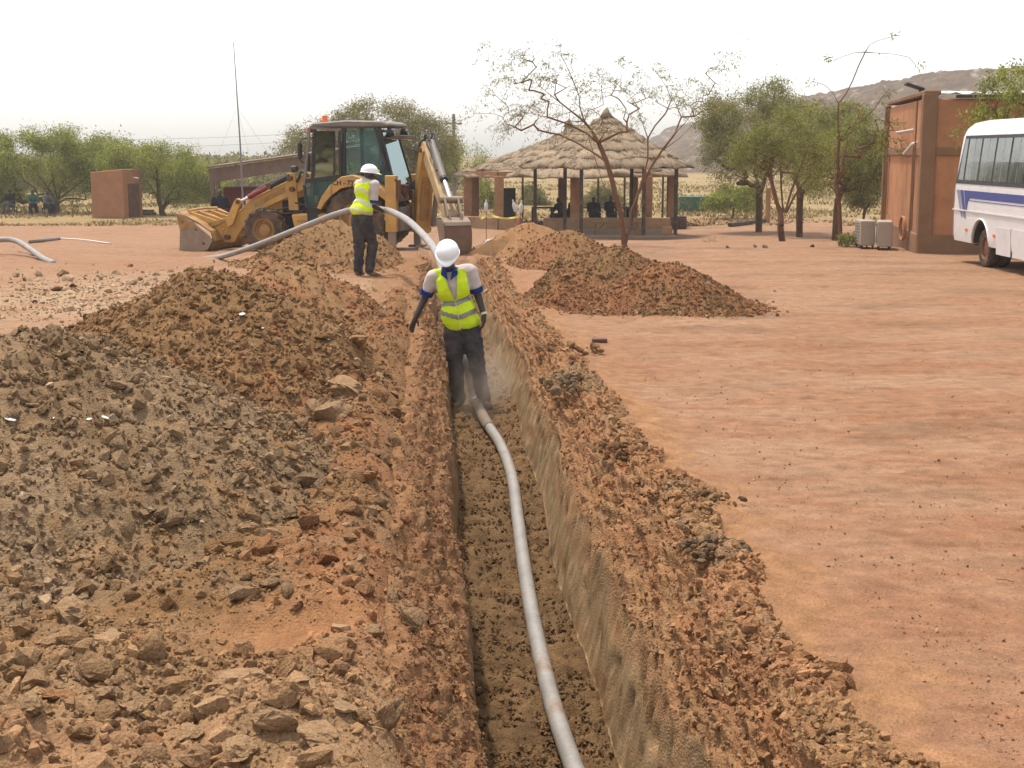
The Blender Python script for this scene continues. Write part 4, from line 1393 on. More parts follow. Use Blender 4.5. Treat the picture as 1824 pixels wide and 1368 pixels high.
def pavilions():
    # front one, on thin posts and a low slab
    c = at_y(1078, 400, 52.6); g = ground_z(c.x, 52.6)
    root = empty('thatched_shelter', (c.x, c.y, g))
    tag(root, 'open six-sided thatched shelter on thin dark posts over a concrete slab', 'thatched shelter')
    M0 = root.location.copy()
    zt = at_y(1073, 204, 52.6).z - g; ze = at_y(1078, 297, 50).z - g
    thatch(root, 0, 0, zt, ze, 3.15, 2.9, 6, 6, 31, .2)
    for (px_, dd, base_py) in ((953, 54.0, 0), (1006, 52.0, 0), (1035, 50.5, 0), (1146, 50.5, 0), (1203, 51.2, 0), (1124, 55.2, 0)):
        q = at_y(px_, 405, dd)
        MB().box((q.x - M0.x, dd - M0.y, (ze + .05) / 2), (.13, .13, ze + .05)).build('post', MAT['dark_post'], root, .008)
    pts6 = [(953, 54.0), (1006, 52.0), (1035, 50.5), (1146, 50.5), (1203, 51.2), (1124, 55.2)]
    Q = [Vector((at_y(a, 405, b).x - M0.x, b - M0.y, ze - .02)) for a, b in pts6]
    for a, b in zip(Q, Q[1:] + Q[:1]):
        MB().beam(a, b, .08, .1).build('ring_beam', MAT['dark_post'], root)
    x0 = at_y(1028, 420, 50).x - M0.x; x1 = at_y(1208, 420, 50).x - M0.x
    MB().box(((x0 + x1) / 2, -.4, .05), (x1 - x0, 4.4, .22)).build('slab', MAT['concrete'], root, .02)
    # bench and stone block on the slab
    p0 = at_y(1052, 395, 50.9); p1 = at_y(1144, 395, 50.9)
    e = empty('bench', ((p0.x + p1.x) / 2, 50.9, g + .16))
    tag(e, 'plank bench on two splayed legs at the edge of the concrete slab', 'bench')
    L = p1.x - p0.x
    MB().box((0, 0, .43), (L, .3, .05)).build('seat', MAT['wood'], e, .005)
    for s in (-1, 1):
        MB().box((s * (L / 2 - .18), 0, .20), (.11, .26, .41)).build('leg', MAT['wood'], e, .005)
        MB().beam((s * (L / 2 - .22), 0, .12), (s * (L / 2 - .5), 0, .40), .05, .07).build('brace', MAT['wood'], e)
    q = at_y(1188, 408, 50.6)
    b = MB().box((q.x, 50.6, g + .16 + .15), (.36, .3, .30)).build('stone_block', MAT['mud'], None, .02)
    tag(b, 'square brown block on the slab beside the last dark post', 'block')

    # the large one behind, on mud columns with a low wall
    c = at_y(1012, 400, 61.0); g = ground_z(c.x, 61)
    root = empty('thatched_hall', (c.x, c.y, g))
    tag(root, 'large thatched hall on square mud columns with a low wall', 'thatched hall')
    M1 = root.location.copy()
    zt = at_y(1005, 222, 61).z - g; ze = at_y(1012, 314, 57).z - g
    thatch(root, 0, 0, zt, ze, 4.85, 4.4, 8, 8, 37, 0, .9)
    def loc(px_, dd): return at_y(px_, 390, dd).x - M1.x, dd - M1.y
    for (px_, dd, w) in ((834, 59.5, .36), (889, 57.6, .38), (1024, 57.2, .38), (1153, 57.8, .36), (1195, 60.0, .36), (1001, 64.0, .36), (1128, 63.6, .36), (846, 62.8, .36)):
        x, y = loc(px_, dd)
        MB().box((x, y, (ze - .02) / 2), (w, w, ze + .02)).build('column', MAT['mud'], root, .02)
    ring = [loc(*q) for q in ((834, 59.5), (889, 57.6), (1024, 57.2), (1153, 57.8), (1195, 60.0), (1128, 63.6), (1001, 64.0), (846, 62.8))]
    for a, b_ in zip(ring, ring[1:] + ring[:1]):
        MB().beam((a[0], a[1], ze + .06), (b_[0], b_[1], ze + .06), .2, .24).build('lintel_beam', MAT['mud'], root)
    def low_wall(pa, pb, h, name='low_wall', mat='mud_wall'):
        a, b_ = loc(*pa), loc(*pb)
        wall_box(MB(), a, b_, -.1, h, .26).build(name, MAT[mat], root, .015)
    low_wall((968, 57.0), (1193, 57.2), .50)
    low_wall((822, 58.8), (890, 57.1), .50)
    low_wall((890, 57.1), (930, 56.9), .50)
    low_wall((930, 57.4), (968, 57.4), .14)
    x, y = loc(1209, 57.6)
    for k in range(12):
        MB().box((x - .16 + .32 * (k % 2), y + .02 * (k % 3), .05 + .09 * (k // 2)), (.3, .3, .085)).build('brick', MAT['brown_door'], root, .008)
    # furniture in the hall
    q = at_y(905, 380, 60.5)
    e = empty('cabinet', (q.x, 60.5, ground_z(q.x, 60.5)))
    tag(e, 'dark wooden cabinet standing between two mud columns', 'cabinet')
    MB().box((.06, 0, .80), (.52, .45, 1.56)).build('body', MAT['dark_wood'], e, .01)
    MB().box((-.24, -.1, .95), (.06, .3, .8)).build('open_door', MAT['wood'], e)
    for s in (-.13, .13): MB().box((.06 + s, -.235, .8), (.23, .02, 1.4)).build('door', MAT['dark_wood'], e)
    for k, (xa, xb, lab) in enumerate(((947, 986, 'long table with thick legs in the hall, left of the seated people'), (1030, 1120, 'long bench behind the two seated people in the hall'))):
        a, b_ = at_y(xa, 370, 61.5), at_y(xb, 370, 61.5)
        e = empty('table', ((a.x + b_.x) / 2, 61.5, g)); tag(e, lab, 'table')
        L = b_.x - a.x
        MB().box((0, 0, .74), (L, .6, .06)).build('table_top', MAT['wood'], e)
        for s in (-1, 1):
            for t in (-.2, .2): MB().box((s * (L / 2 - .06), t, .36), (.12, .12, .72)).build('leg', MAT['dark_wood'], e)
    for k, (px_, dd) in enumerate(((931, 66), (1065, 66.5), (1112, 66.8), (1180, 67))):
        q = at_y(px_, 380, dd); gg = ground_z(q.x, dd)
        e = MB().box((q.x, dd, gg + 1.05), (.09, .09, 2.1)).build('fence_post', MAT['dark_post'], None)
        tag(e, ['slim post standing behind the dark cabinet', 'slim post seen between the two seated people', 'slim post right of the seated people, behind the hall', 'slim post seen near the last mud column'][k], 'post', 'slim posts behind the hall')
    q = at_y(1240, 372, 75); gg = ground_z(q.x, 75)
    e = empty('green_skip', (q.x, 75, gg)); tag(e, 'low green metal bin in the dry grass right of the hall', 'bin')
    MB().box((-.2, 0, .42), (1.5, 1.0, .75)).build('bin_body', MAT['green'], e, .02)
    MB().box((-.2, -.51, .45), (.05, .03, .7)).build('rib', MAT['green'], e)
    MB().box((-.65, -.51, .45), (.05, .03, .7)).build('rib', MAT['green'], e)
MAT['green'] = plain_material('green_paint', paint(56, 110, 74), .6, 0, .15, 3, DUST, .3)
pavilions()

# ---- concrete pillar, sleepers and planks under the trees, right
def yard_bits():
    p = on_ground(1367, 397)
    e = MB().box((p.x, p.y, p.z + .75), (.2, .2, 1.6)).build('concrete_pillar', MAT['mud'], None, .02)
    tag(e, 'short square brown pillar standing under the trees', 'pillar')
    a, b = on_ground(1300, 404), on_ground(1362, 397)
    e = MB().beam(a + Vector((0, 0, .08)), b + Vector((0, 0, .09)), .18, .16).build('timber', MAT['dark_post'], None, .01)
    tag(e, 'dark timber beam lying on the ground by the brown pillar', 'timber')
    p = on_ground(1068, 611)
    e = MB().box((p.x, p.y, p.z + .025), (.16, .08, .05), Matrix.Rotation(.15, 3, 'Z')).build('brick', MAT['brown_door'], None, .006)
    e['label'] = 'broken brown brick lying on the open ground right of trench'; e['category'] = 'brick'
    p = on_ground(1790, 1040)
    a = p + Vector((-.03, .04, .012)); b = p + Vector((.03, -.03, .02))
    e = MB().tube([a, (a + b) / 2 + Vector((0, 0, .006)), b], .0035, 5).build('straw_stalk', MAT['wood'], None)
    tag(e, 'pale dry stalk lying alone on the open ground', 'stalk')
yard_bits()
# ================================================================== TREES AND SHRUBS
def leaf_material():
    m, nt, b = nmat('leaf')
    a = N(nt, 'ShaderNodeAttribute', attribute_name='Col')
    b.inputs['Roughness'].default_value = .7
    b.inputs['Specular IOR Level'].default_value = .2
    nt.links.new(a.outputs['Color'], b.inputs['Base Color'])
    tr = N(nt, 'ShaderNodeBsdfTranslucent')
    nt.links.new(mix(nt, 'MULTIPLY', 1.0, a.outputs['Color'], (1.25, 1.3, .7)), tr.inputs['Color'])
    ms = N(nt, 'ShaderNodeMixShader'); ms.inputs[0].default_value = .4
    nt.links.new(b.outputs[0], ms.inputs[1]); nt.links.new(tr.outputs[0], ms.inputs[2])
    nt.links.new(ms.outputs[0], nt.nodes['Material Output'].inputs['Surface'])
    return m
MAT['leaf'] = leaf_material()
MAT['bark'] = plain_material('brown_bark', paint(128, 98, 74), .95, 0, .3, 5, paint(160, 120, 90), .4, .5, spec=.1, bscale=25)
MAT['bark_red'] = plain_material('reddish_bark', paint(158, 116, 88), .95, 0, .25, 5, paint(140, 100, 74), .4, .5, spec=.1, bscale=25)
MAT['bark_grey'] = plain_material('grey_bark', paint(150, 136, 112), .95, 0, .25, 5, paint(120, 100, 80), .4, .4, spec=.1, bscale=25)

LEAF_GREEN = (earth(160, 160, 88, .52), earth(180, 176, 102, .56), earth(136, 136, 72, .48))
LEAF_OLIVE = (earth(158, 152, 104, .52), earth(178, 168, 116, .56), earth(140, 128, 90, .48))
LEAF_BRIGHT = (earth(166, 172, 84, .56), earth(188, 190, 100, .6), earth(144, 150, 72, .5))

def frusta(P0, P1, r0, r1, n=5):
    """many tapered twigs as one mesh"""
    d = P1 - P0; L = np.linalg.norm(d, axis=1); L[L < 1e-6] = 1e-6; d = d / L[:, None]
    u = np.where(np.abs(d[:, 2:3]) > .9, np.array([[1., 0, 0]]), np.array([[0, 0, 1.]]))
    x = np.cross(u, d); x /= np.linalg.norm(x, axis=1)[:, None]; y = np.cross(d, x)
    th = np.arange(n) * 2 * pi / n
    ring = x[:, None, :] * np.cos(th)[None, :, None] + y[:, None, :] * np.sin(th)[None, :, None]
    A = P0[:, None, :] - (d * np.minimum(r0, L * .3)[:, None] * .5)[:, None, :] + ring * r0[:, None, None]
    B = P1[:, None, :] + ring * r1[:, None, None]
    V = np.concatenate([A, B], 1).reshape(-1, 3)
    k = np.arange(n); k2 = (k + 1) % n
    f = np.column_stack([k, k2, k2 + n, k + n])
    F = (f[None] + (np.arange(len(P0)) * 2 * n)[:, None, None]).reshape(-1, 4)
    return V, F

class Skeleton:
    def __init__(s, seed):
        s.p, s.par, s.rng = [], [], np.random.default_rng(seed)
        s.fixed = {}
    def path(s, pts, start=-1):
        prev = start
        for q in pts:
            s.p.append(np.array(q, float)); s.par.append(prev); prev = len(s.p) - 1
        return prev
    def nearest(s, q):
        return int(np.argmin(np.linalg.norm(np.array(s.p) - np.array(q), axis=1)))
    def grow(s, targets, step=.35, wob=.05, arch=.08, up=.25):
        base = s.p[0]
        targets = sorted(targets, key=lambda q: np.linalg.norm(q - base))
        P = np.array(s.p)
        for q in targets:
            P = np.array(s.p)
            dv = q - P; dist = np.linalg.norm(dv, axis=1)
            below = P[:, 2] > q[2] + .15
            back = np.linalg.norm(P - base, axis=1) > np.linalg.norm(q - base) + .05
            cost = dist * (1 + .6 * below + .8 * back) + .04 * s.rng.random(len(P))
            i = int(np.argmin(cost))
            n = max(1, int(dist[i] / step))
            a = P[i]; prev = i
            side = s.rng.normal(0, wob, 3)
            for k in range(1, n + 1):
                t = k / n
                c = a + (q - a) * t + side * math.sin(pi * t) * dist[i] * 1.5 + np.array([0, 0, arch * dist[i] * math.sin(pi * t)]) + (s.rng.normal(0, wob * .35, 3) if k < n else 0)
                s.p.append(c); s.par.append(prev); prev = len(s.p) - 1
    def radii(s, r_tip, r_base, expo=.5):
        n = len(s.p); cnt = np.zeros(n); has = np.zeros(n, bool)
        for i in range(n):
            if s.par[i] >= 0: has[s.par[i]] = True
        cnt[~has] = 1
        order = sorted(range(n), key=lambda i: -s.depth[i])
        for i in order:
            if s.par[i] >= 0: cnt[s.par[i]] += cnt[i]
        r = r_tip * cnt ** expo
        k = r_base / max(r.max(), 1e-6)
        if k < 1: r = np.maximum(r * k, r_tip * .6)
        else: r = r_tip + (r - r_tip) * (r_base - r_tip) / max(r.max() - r_tip, 1e-6)
        return r, ~has
    def mesh(s, r_tip, r_base, expo=.5, n=5):
        s.depth = np.zeros(len(s.p), int)
        for i in range(len(s.p)):
            if s.par[i] >= 0: s.depth[i] = s.depth[s.par[i]] + 1
        r, tips = s.radii(r_tip, r_base, expo)
        P = np.array(s.p); par = np.array(s.par)
        m = par >= 0
        V, F = frusta(P[par[m]], P[m], np.minimum(r[par[m]], r[m] * 1.5 + .004), r[m], n)
        return V, F, P, tips

def leaves(centres, dirs, rng, per, spread, lsize, pal, droop=.5, twig=.35, asp=.38):
    """feathery sprays: per leaflets along a short drooping twig from each centre"""
    n = len(centres)
    t = rng.random((n, per))
    d = dirs / np.maximum(np.linalg.norm(dirs, axis=1), 1e-6)[:, None]
    d = d + rng.normal(0, .35, (n, 3)); d /= np.linalg.norm(d, axis=1)[:, None]
    pos = centres[:, None, :] + d[:, None, :] * (t * twig)[..., None] - np.array([0, 0, 1.])[None, None] * (droop * twig * t ** 2)[..., None] + rng.normal(0, spread, (n, per, 3))
    pos = pos.reshape(-1, 3); N_ = len(pos)
    ld = np.repeat(d, per, 0) * .4 + rng.normal(0, .6, (N_, 3)); ld[:, 2] -= droop * .9
    ld /= np.linalg.norm(ld, axis=1)[:, None]
    nn = rng.normal(0, 1, (N_, 3)); nn[:, 2] += .5
    w = np.cross(ld, nn); w /= np.linalg.norm(w, axis=1)[:, None]
    L = lsize * rng.uniform(.6, 1.4, (N_, 1)); W = L * asp
    V = np.stack([pos, pos + ld * L * .5 + w * W * .5, pos + ld * L, pos + ld * L * .5 - w * W * .5], 1).reshape(-1, 3)
    F = np.arange(4 * N_).reshape(-1, 4)
    pal = np.array(pal)
    cl = np.repeat(rng.random(n), per)                      # each spray has its own tone
    c = pal[rng.integers(0, len(pal), N_)] * (.72 + .56 * cl)[:, None] * rng.uniform(.85, 1.15, (N_, 1))
    return V, F, np.repeat(c, 4, 0)

def in_lobes(lobes, n, rng, shell=.55):
    out = []
    vol = np.array([l[3] * l[4] * l[5] for l in lobes]) ** .8; vol /= vol.sum()
    for _ in range(n):
        l = lobes[rng.choice(len(lobes), p=vol)]
        v = rng.normal(size=3); v /= np.linalg.norm(v)
        r = (shell + (1 - shell) * rng.random()) if rng.random() < .7 else rng.random() ** .5
        q = np.array(l[:3]) + v * r * np.array(l[3:6])
        out.append(q)
    return out

def tree(name, label, base, stems, lobes, seed, n_attr=110, r_base=.14, r_tip=.008, bark='bark', pal=LEAF_GREEN, n_spray=1500, per=7, lsize=.11, spread=.06, twig=.4, droop=.5, group=None, cat='tree', step=.4, expo=.5, top_pal=None, trunk_name='trunk'):
    """base: point on the ground; stems and lobes relative to it"""
    base = Vector(base)
    root = empty(name, base)
    tag(root, label, cat, group)
    sk = Skeleton(seed)
    first = True
    for st in stems:
        if first:
            sk.path(st); first = False
        else:
            sk.path(st[1:], sk.nearest(st[0]))
    rng = sk.rng
    sk.grow(in_lobes(lobes, n_attr, rng), step)
    V, F, P, tips = sk.mesh(r_tip, r_base, expo)
    link(trunk_name, np_mesh(trunk_name, V, F), MAT[bark], root)
    if n_spray:
        # sprays sit on the outer twigs
        dist = sk.depth
        cand = np.where((dist >= np.percentile(dist, 45)) | tips)[0]
        cand = cand[P[cand, 2] > min(l[2] - l[5] for l in lobes)]
        i = rng.choice(cand, n_spray)
        par = np.array(sk.par)[i]
        t = rng.random((n_spray, 1))
        c = P[i] * t + P[par] * (1 - t)
        mid = np.array([np.mean([l[k] for l in lobes]) for k in range(3)])
        dirs = (c - mid) * np.array([1, 1, .4]) + rng.normal(0, .5, (n_spray, 3))
        V, F, K = leaves(c, dirs, rng, per, spread, lsize, pal, droop, twig)
        if top_pal is not None:
            pass
        link('crown', np_mesh('crown', V, F, K, smooth=False), MAT['leaf'], root)
    return root

# ---- the thin tree in front of the shelter: limbs follow the photograph
def front_tree():
    d0 = 32.0
    g = on_ground(1112, 438)
    def P(pts, dy=0.0, dy2=None):
        out = []
        n = len(pts)
        for i, (x, y) in enumerate(pts):
            dd = d0 + dy + ((dy2 if dy2 is not None else dy) - dy) * i / max(1, n - 1)
            q = at_y(780 + x / 3.182, 20 + y / 3.182, dd)
            out.append((q.x - g.x, q.y - d0, q.z - g.z))
        return out
    stems = [P([(1058, 1332), (1048, 1240), (1036, 1150), (1010, 1050), (985, 950), (955, 850), (910, 745), (870, 675), (830, 625)], 0, .1),
             P([(830, 625), (760, 570), (690, 515), (620, 460), (570, 420), (520, 330), (470, 270)], .1, .9),
             P([(830, 625), (805, 545), (800, 480), (765, 390), (730, 310), (700, 250), (690, 160)], .1, -.6),
             P([(910, 745), (840, 690), (740, 640), (620, 600), (500, 575), (390, 560)], .1, -1.0),
             P([(955, 850), (880, 800), (780, 740), (690, 700), (600, 680)], .1, 1.2),
             P([(1036, 1150), (985, 1070), (940, 990), (905, 880), (880, 800), (850, 700)], 0, -.7),
             P([(1060, 1300), (1085, 1230), (1095, 1140), (1140, 1020), (1165, 930), (1190, 840), (1190, 720)], 0, .3),
             P([(1190, 720), (1155, 620), (1120, 520), (1070, 460), (1000, 400), (930, 390)], .3, 1.0),
             P([(1190, 720), (1230, 650), (1290, 580), (1325, 500), (1290, 420), (1250, 360), (1200, 310)], .3, -.6),
             P([(1140, 1020), (1210, 880), (1270, 790), (1340, 700), (1420, 610), (1480, 500), (1530, 390)], 0, -.9),
             P([(1530, 390), (1580, 320), (1640, 270), (1690, 200), (1700, 130)], -.9, -1.2),
             P([(1270, 790), (1370, 720), (1450, 640), (1530, 590), (1620, 540)], -.4, .8),
             P([(1340, 700), (1380, 600), (1350, 530), (1310, 440)], -.4, .6)]
    base = Vector((g.x, d0, g.z))
    root = empty('thin_tree', base)
    tag(root, 'tall forked tree with nearly bare spreading branches, in front of the thatched shelter', 'tree')
    sk = Skeleton(71)
    sk.path(stems[0])
    for st in stems[1:]:
        sk.path(st[1:], sk.nearest(st[0]))
    main = len(sk.p)
    rng = sk.rng
    def L(x, y, rx, ry, rz, dy=0):
        q = P([(x, y)], dy)[0]
        return (q[0], q[1], q[2], rx, ry, rz)
    lobes = [L(480, 330, 1.1, .9, .9), L(400, 560, 1.2, 1.0, .5), L(720, 350, 1.0, 1.0, .9), L(1050, 430, .9, 1.0, .6), L(1300, 450, .9, 1.0, .6), L(1500, 480, .7, .9, .7), L(680, 600, 1.2, 1.0, .5), L(1000, 620, 1.1, 1.0, .5), L(1600, 300, .35, .5, .6)]
    sk.grow(in_lobes(lobes, 360, rng, .2), .28, .02, .04)
    V, F, Pn, tips = sk.mesh(.003, .075, .6, 6)
    link('trunk', np_mesh('trunk', V, F), MAT['bark_red'], root)
    ti = np.where(tips)[0]
    i = np.concatenate([rng.choice(ti, 340), rng.choice(np.where(np.arange(len(Pn)) >= main)[0], 170)])
    par = np.array(sk.par)[i]
    t = rng.random((len(i), 1))
    c = Pn[i] * t + Pn[par] * (1 - t)
    dirs = (c - np.array([0, 0, 2.4])) * np.array([1, 1, .25])
    V, F, K = leaves(c, dirs, rng, 14, .014, .075, LEAF_OLIVE, .6, .46, .2)
    link('crown', np_mesh('crown', V, F, K, smooth=False), MAT['leaf'], root)
front_tree()

def sapling():
    d0 = 33.0
    g = on_ground(1496, 436)
    def P(pts, dy=0.0):
        out = []
        for i, (x, y) in enumerate(pts):
            q = at_y(1380 + x / 3.6, 60 + y / 3.6, d0 + dy * i / len(pts))
            out.append((q.x - g.x, q.y - d0, q.z - g.z))
        return out
    root = empty('sapling', (g.x, d0, g.z))
    tag(root, 'tall thin straggly sapling with a bent top shoot, left of the air conditioners', 'sapling')
    sk = Skeleton(73)
    sk.path(P([(420, 1352), (418, 1240), (412, 1100), (392, 960), (402, 800), (412, 690), (405, 560), (408, 450)]))
    for st, dy in (([(408, 450), (380, 390), (330, 335), (270, 310)], .4), ([(408, 450), (460, 380), (500, 300), (540, 200), (580, 118), (610, 70), (660, 45), (740, 22)], -.3),
                   ([(580, 118), (520, 120), (440, 145), (375, 172)], .2), ([(580, 118), (660, 125), (760, 130), (860, 150), (905, 200)], -.3),
                   ([(392, 960), (430, 880), (440, 780), (470, 690)], .5), ([(418, 1000), (470, 850), (550, 770), (630, 715)], -.6), ([(405, 560), (350, 500), (305, 430)], .3),
                   ([(412, 690), (480, 600), (560, 560), (650, 470), (700, 390)], -.5), ([(402, 800), (370, 740), (360, 640)], .6), ([(392, 960), (340, 945)], .2)):
        q = P(st, dy)
        sk.path(q[1:], sk.nearest(q[0]))
    rng = sk.rng
    lobes = [(.1, 0, 2.9, .75, .7, .8), (-.2, 0, 2.2, .6, .6, .7), (.7, 0, 2.5, .5, .5, .6)]
    sk.grow(in_lobes(lobes, 60, rng, .3), .25, .06)
    V, F, Pn, tips = sk.mesh(.0065, .055, .45)
    link('trunk', np_mesh('trunk', V, F), MAT['bark_red'], root)
    i = np.concatenate([rng.choice(np.where(tips)[0], 190), rng.choice(len(Pn), 60)])
    V, F, K = leaves(Pn[i], (Pn[i] - np.array([0, 0, 2.4])) * np.array([1, 1, .2]) + rng.normal(0, .2, (len(i), 3)), rng, 7, .03, .08, LEAF_GREEN, .6, .3, .28)
    link('crown', np_mesh('crown', V, F, K, smooth=False), MAT['leaf'], root)
sapling()

def gp(px_, d):
    q = at_y(px_, 380, d)
    return Vector((q.x, d, ground_z(q.x, d)))

# large trees; the lobes are given in pixels (x, y, half-width, half-height, depth offset, half-depth)
def px_tree(name, label, px_, d, lobes_px, seed, stems_px=None, **kw):
    b = gp(px_, d)
    lobes = []
    for (x, y, hw, hh, dy, hd) in lobes_px:
        q = at_y(x, y, d + dy); s = (d + dy) / FPX
        lobes.append((q.x - b.x, dy, q.z - b.z, hw * s, hd, hh * s))
    stems = []
    for st in (stems_px or [[(px_, None), (px_, 330)]]):
        pts = []
        for k, (x, y) in enumerate(st):
            if y is None: pts.append((0, 0, 0) if x == px_ else (at_y(x, 380, d).x - b.x, 0, 0))
            else:
                q = at_y(x, y, d + .15 * k * ((len(stems) % 3) - 1)); pts.append((q.x - b.x, q.y - d, q.z - b.z))
        # finer steps
        sp = spline(pts, 3) if len(pts) > 2 else [Vector(p) for p in pts]
        stems.append([tuple(p) for p in sp])
    return tree(name, label, b, stems, lobes, seed, **kw)

G_L = 'bushy trees along the left side of the yard'
px_tree('bushy_tree', 'broad bright green bushy tree at the left edge, people resting beneath it', 100, 73,
        [(60, 280, 130, 45, 0, 2.2), (-40, 300, 80, 45, 0, 2.0), (110, 245, 70, 28, 0, 1.6), (180, 285, 55, 38, .5, 1.6), (20, 325, 70, 32, -.5, 1.5), (150, 325, 55, 32, .3, 1.4), (60, 345, 90, 22, .8, 1.2), (-30, 350, 60, 25, 0, 1.2)], 501,
        [[(100, None), (104, 355), (112, 325), (120, 300)], [(104, 355), (130, 335), (160, 310)], [(104, 365), (85, 335), (60, 300), (30, 280)], [(104, 360), (95, 320), (90, 270)]],
        n_attr=260, r_base=.18, n_spray=9500, per=8, lsize=0.115, spread=0.196, twig=.5, pal=LEAF_BRIGHT, group=G_L)
px_tree('bushy_tree', 'spreading green bushy tree with a forked trunk, right of the mud hut', 290, 70,
        [(300, 285, 72, 32, 0, 1.8), (250, 300, 50, 36, .3, 1.5), (330, 315, 48, 30, -.2, 1.4), (220, 270, 45, 30, 1, 1.4), (290, 262, 40, 16, 0, 1.0), (290, 330, 60, 26, .4, 1.2), (345, 335, 40, 22, 0, 1)], 503,
        [[(290, None), (284, 360), (270, 335), (255, 315)], [(288, 372), (297, 355), (310, 335), (330, 318)], [(290, 375), (300, 360), (318, 352), (345, 345)], [(284, 360), (282, 330), (280, 300)]],
        n_attr=150, r_base=.16, n_spray=4025, per=8, lsize=0.107, spread=0.175, twig=.45, pal=LEAF_BRIGHT, group=G_L)
px_tree('bushy_tree', 'dull green bushy tree standing behind the mud hut', 215, 84,
        [(205, 285, 75, 42, 0, 2.4), (140, 300, 60, 50, 0, 2.0), (330, 320, 70, 35, 4, 2)], 505, [[(215, None), (212, 340), (205, 310)]],
        n_attr=100, r_base=.2, n_spray=3150, per=8, lsize=0.164, spread=0.274, twig=.6, pal=LEAF_GREEN, group=G_L)
px_tree('olive_tree', 'large airy olive green tree rising behind the backhoe cab', 700, 62,
        [(690, 215, 90, 42, 0, 2.2), (600, 245, 70, 45, .3, 2.0), (760, 245, 62, 45, -.2, 2.0), (680, 285, 110, 50, 0, 2.4), (540, 265, 45, 35, .5, 1.4), (740, 300, 70, 50, 0, 2)], 507,
        [[(700, None), (700, 340), (690, 290), (680, 250)], [(700, 350), (730, 310), (750, 270)], [(700, 345), (660, 300), (620, 270), (570, 255)], [(690, 290), (700, 240), (710, 205)]],
        n_attr=380, r_base=.18, n_spray=9000, per=7, lsize=0.090, spread=0.175, twig=.42, pal=LEAF_OLIVE, bark='bark_grey')
px_tree('wispy_tree', 'wispy light green tree beside the grey utility pole', 835, 72,
        [(840, 290, 36, 38, 0, 1.2), (800, 270, 25, 25, 0, 1.0), (850, 320, 30, 30, 0, 1.0)], 509, [[(835, None), (838, 340), (842, 300)]],
        n_attr=60, r_base=.09, n_spray=735, per=7, lsize=0.098, spread=0.156, twig=.45, pal=LEAF_BRIGHT)
G_R = 'trees in front of the rock hill'
px_tree('bushy_tree', 'bushy tree with a reddish twiggy top, right of the thatched shelter', 1352, 55,
        [(1330, 215, 75, 55, 0, 1.7), (1300, 265, 52, 50, -.2, 1.5), (1380, 185, 50, 45, 0, 1.3), (1370, 265, 70, 45, .2, 1.6), (1285, 205, 40, 40, 0, 1.2), (1320, 305, 55, 30, 0, 1.2)], 511,
        [[(1352, None), (1352, 345), (1345, 310), (1330, 270)], [(1352, 350), (1365, 310), (1375, 270), (1378, 220)]],
        n_attr=340, r_base=.14, n_spray=6000, per=7, lsize=0.082, spread=0.138, twig=.38, pal=LEAF_OLIVE[:2] + LEAF_GREEN[:1], group=G_R)
px_tree('bushy_tree', 'dense green tree with a leaning trunk in the middle of the right-hand group', 1425, 52,
        [(1440, 240, 75, 55, 0, 1.7), (1480, 270, 60, 45, 0, 1.5), (1420, 290, 60, 30, -.3, 1.3), (1500, 215, 50, 35, .3, 1.3), (1450, 320, 60, 24, 0, 1.2)], 513,
        [[(1425, None), (1424, 370), (1428, 345), (1450, 320), (1470, 290)], [(1428, 345), (1415, 310), (1410, 270)]],
        n_attr=280, r_base=.13, n_spray=5600, per=7, lsize=0.082, spread=0.138, twig=.38, pal=LEAF_GREEN, group=G_R)
px_tree('bushy_tree', 'shady green tree with a hooked trunk next to the plastered building', 1488, 48,
        [(1520, 265, 55, 45, 0, 1.4), (1480, 300, 60, 26, 0, 1.3), (1545, 300, 40, 40, .2, 1.2), (1555, 250, 25, 30, 0, 1), (1530, 325, 35, 22, 0, 1)], 515,
        [[(1488, None), (1490, 370), (1492, 350), (1478, 332), (1450, 330)], [(1492, 350), (1510, 320), (1525, 285)]],
        n_attr=200, r_base=.11, n_spray=4000, per=7, lsize=0.082, spread=0.138, twig=.38, pal=LEAF_GREEN, group=G_R)
px_tree('shrub_tree', 'many-stemmed shrubby tree fanning out from one low stump', 1395, 41.5,
        [(1400, 270, 75, 50, 0, 1.2), (1350, 265, 50, 45, 0, 1.1), (1450, 280, 50, 45, 0, 1.1), (1395, 225, 55, 35, 0, 1.0)], 517,
        [[(1395, None), (1390, 405), (1396, 390)], [(1396, 390), (1380, 350), (1372, 300), (1375, 250)], [(1396, 390), (1392, 340), (1390, 290)], [(1396, 390), (1408, 345), (1425, 300), (1440, 260)], [(1396, 390), (1415, 350), (1440, 315)], [(1396, 392), (1385, 370), (1378, 335), (1360, 290)]],
        n_attr=190, r_base=.10, n_spray=2625, per=7, lsize=0.070, spread=0.117, twig=.32, pal=LEAF_GREEN, bark='bark_red', group=G_R)
px_tree('shrub', 'round green shrub in the dry grass, beneath the right-hand trees', 1305, 66,
        [(1315, 350, 45, 22, 0, 1.2), (1285, 355, 25, 16, 0, .8)], 519, [[(1305, None), (1308, 365)]], n_attr=60, r_base=.05, n_spray=1400, per=8, lsize=0.107, spread=0.092, twig=.35, pal=LEAF_BRIGHT, cat='shrub', group='shrubs in the dry grass')
px_tree('shrub', 'grey-green shrub with bare legs, left of the plastered building', 1535, 50,
        [(1545, 340, 32, 26, 0, .8), (1520, 350, 20, 18, 0, .6)], 521, [[(1535, None), (1540, 365), (1530, 350)], [(1537, 375), (1550, 355)]], n_attr=60, r_base=.05, n_spray=875, per=8, lsize=0.082, spread=0.069, twig=.3, pal=LEAF_OLIVE, cat='shrub', group='shrubs in the dry grass')
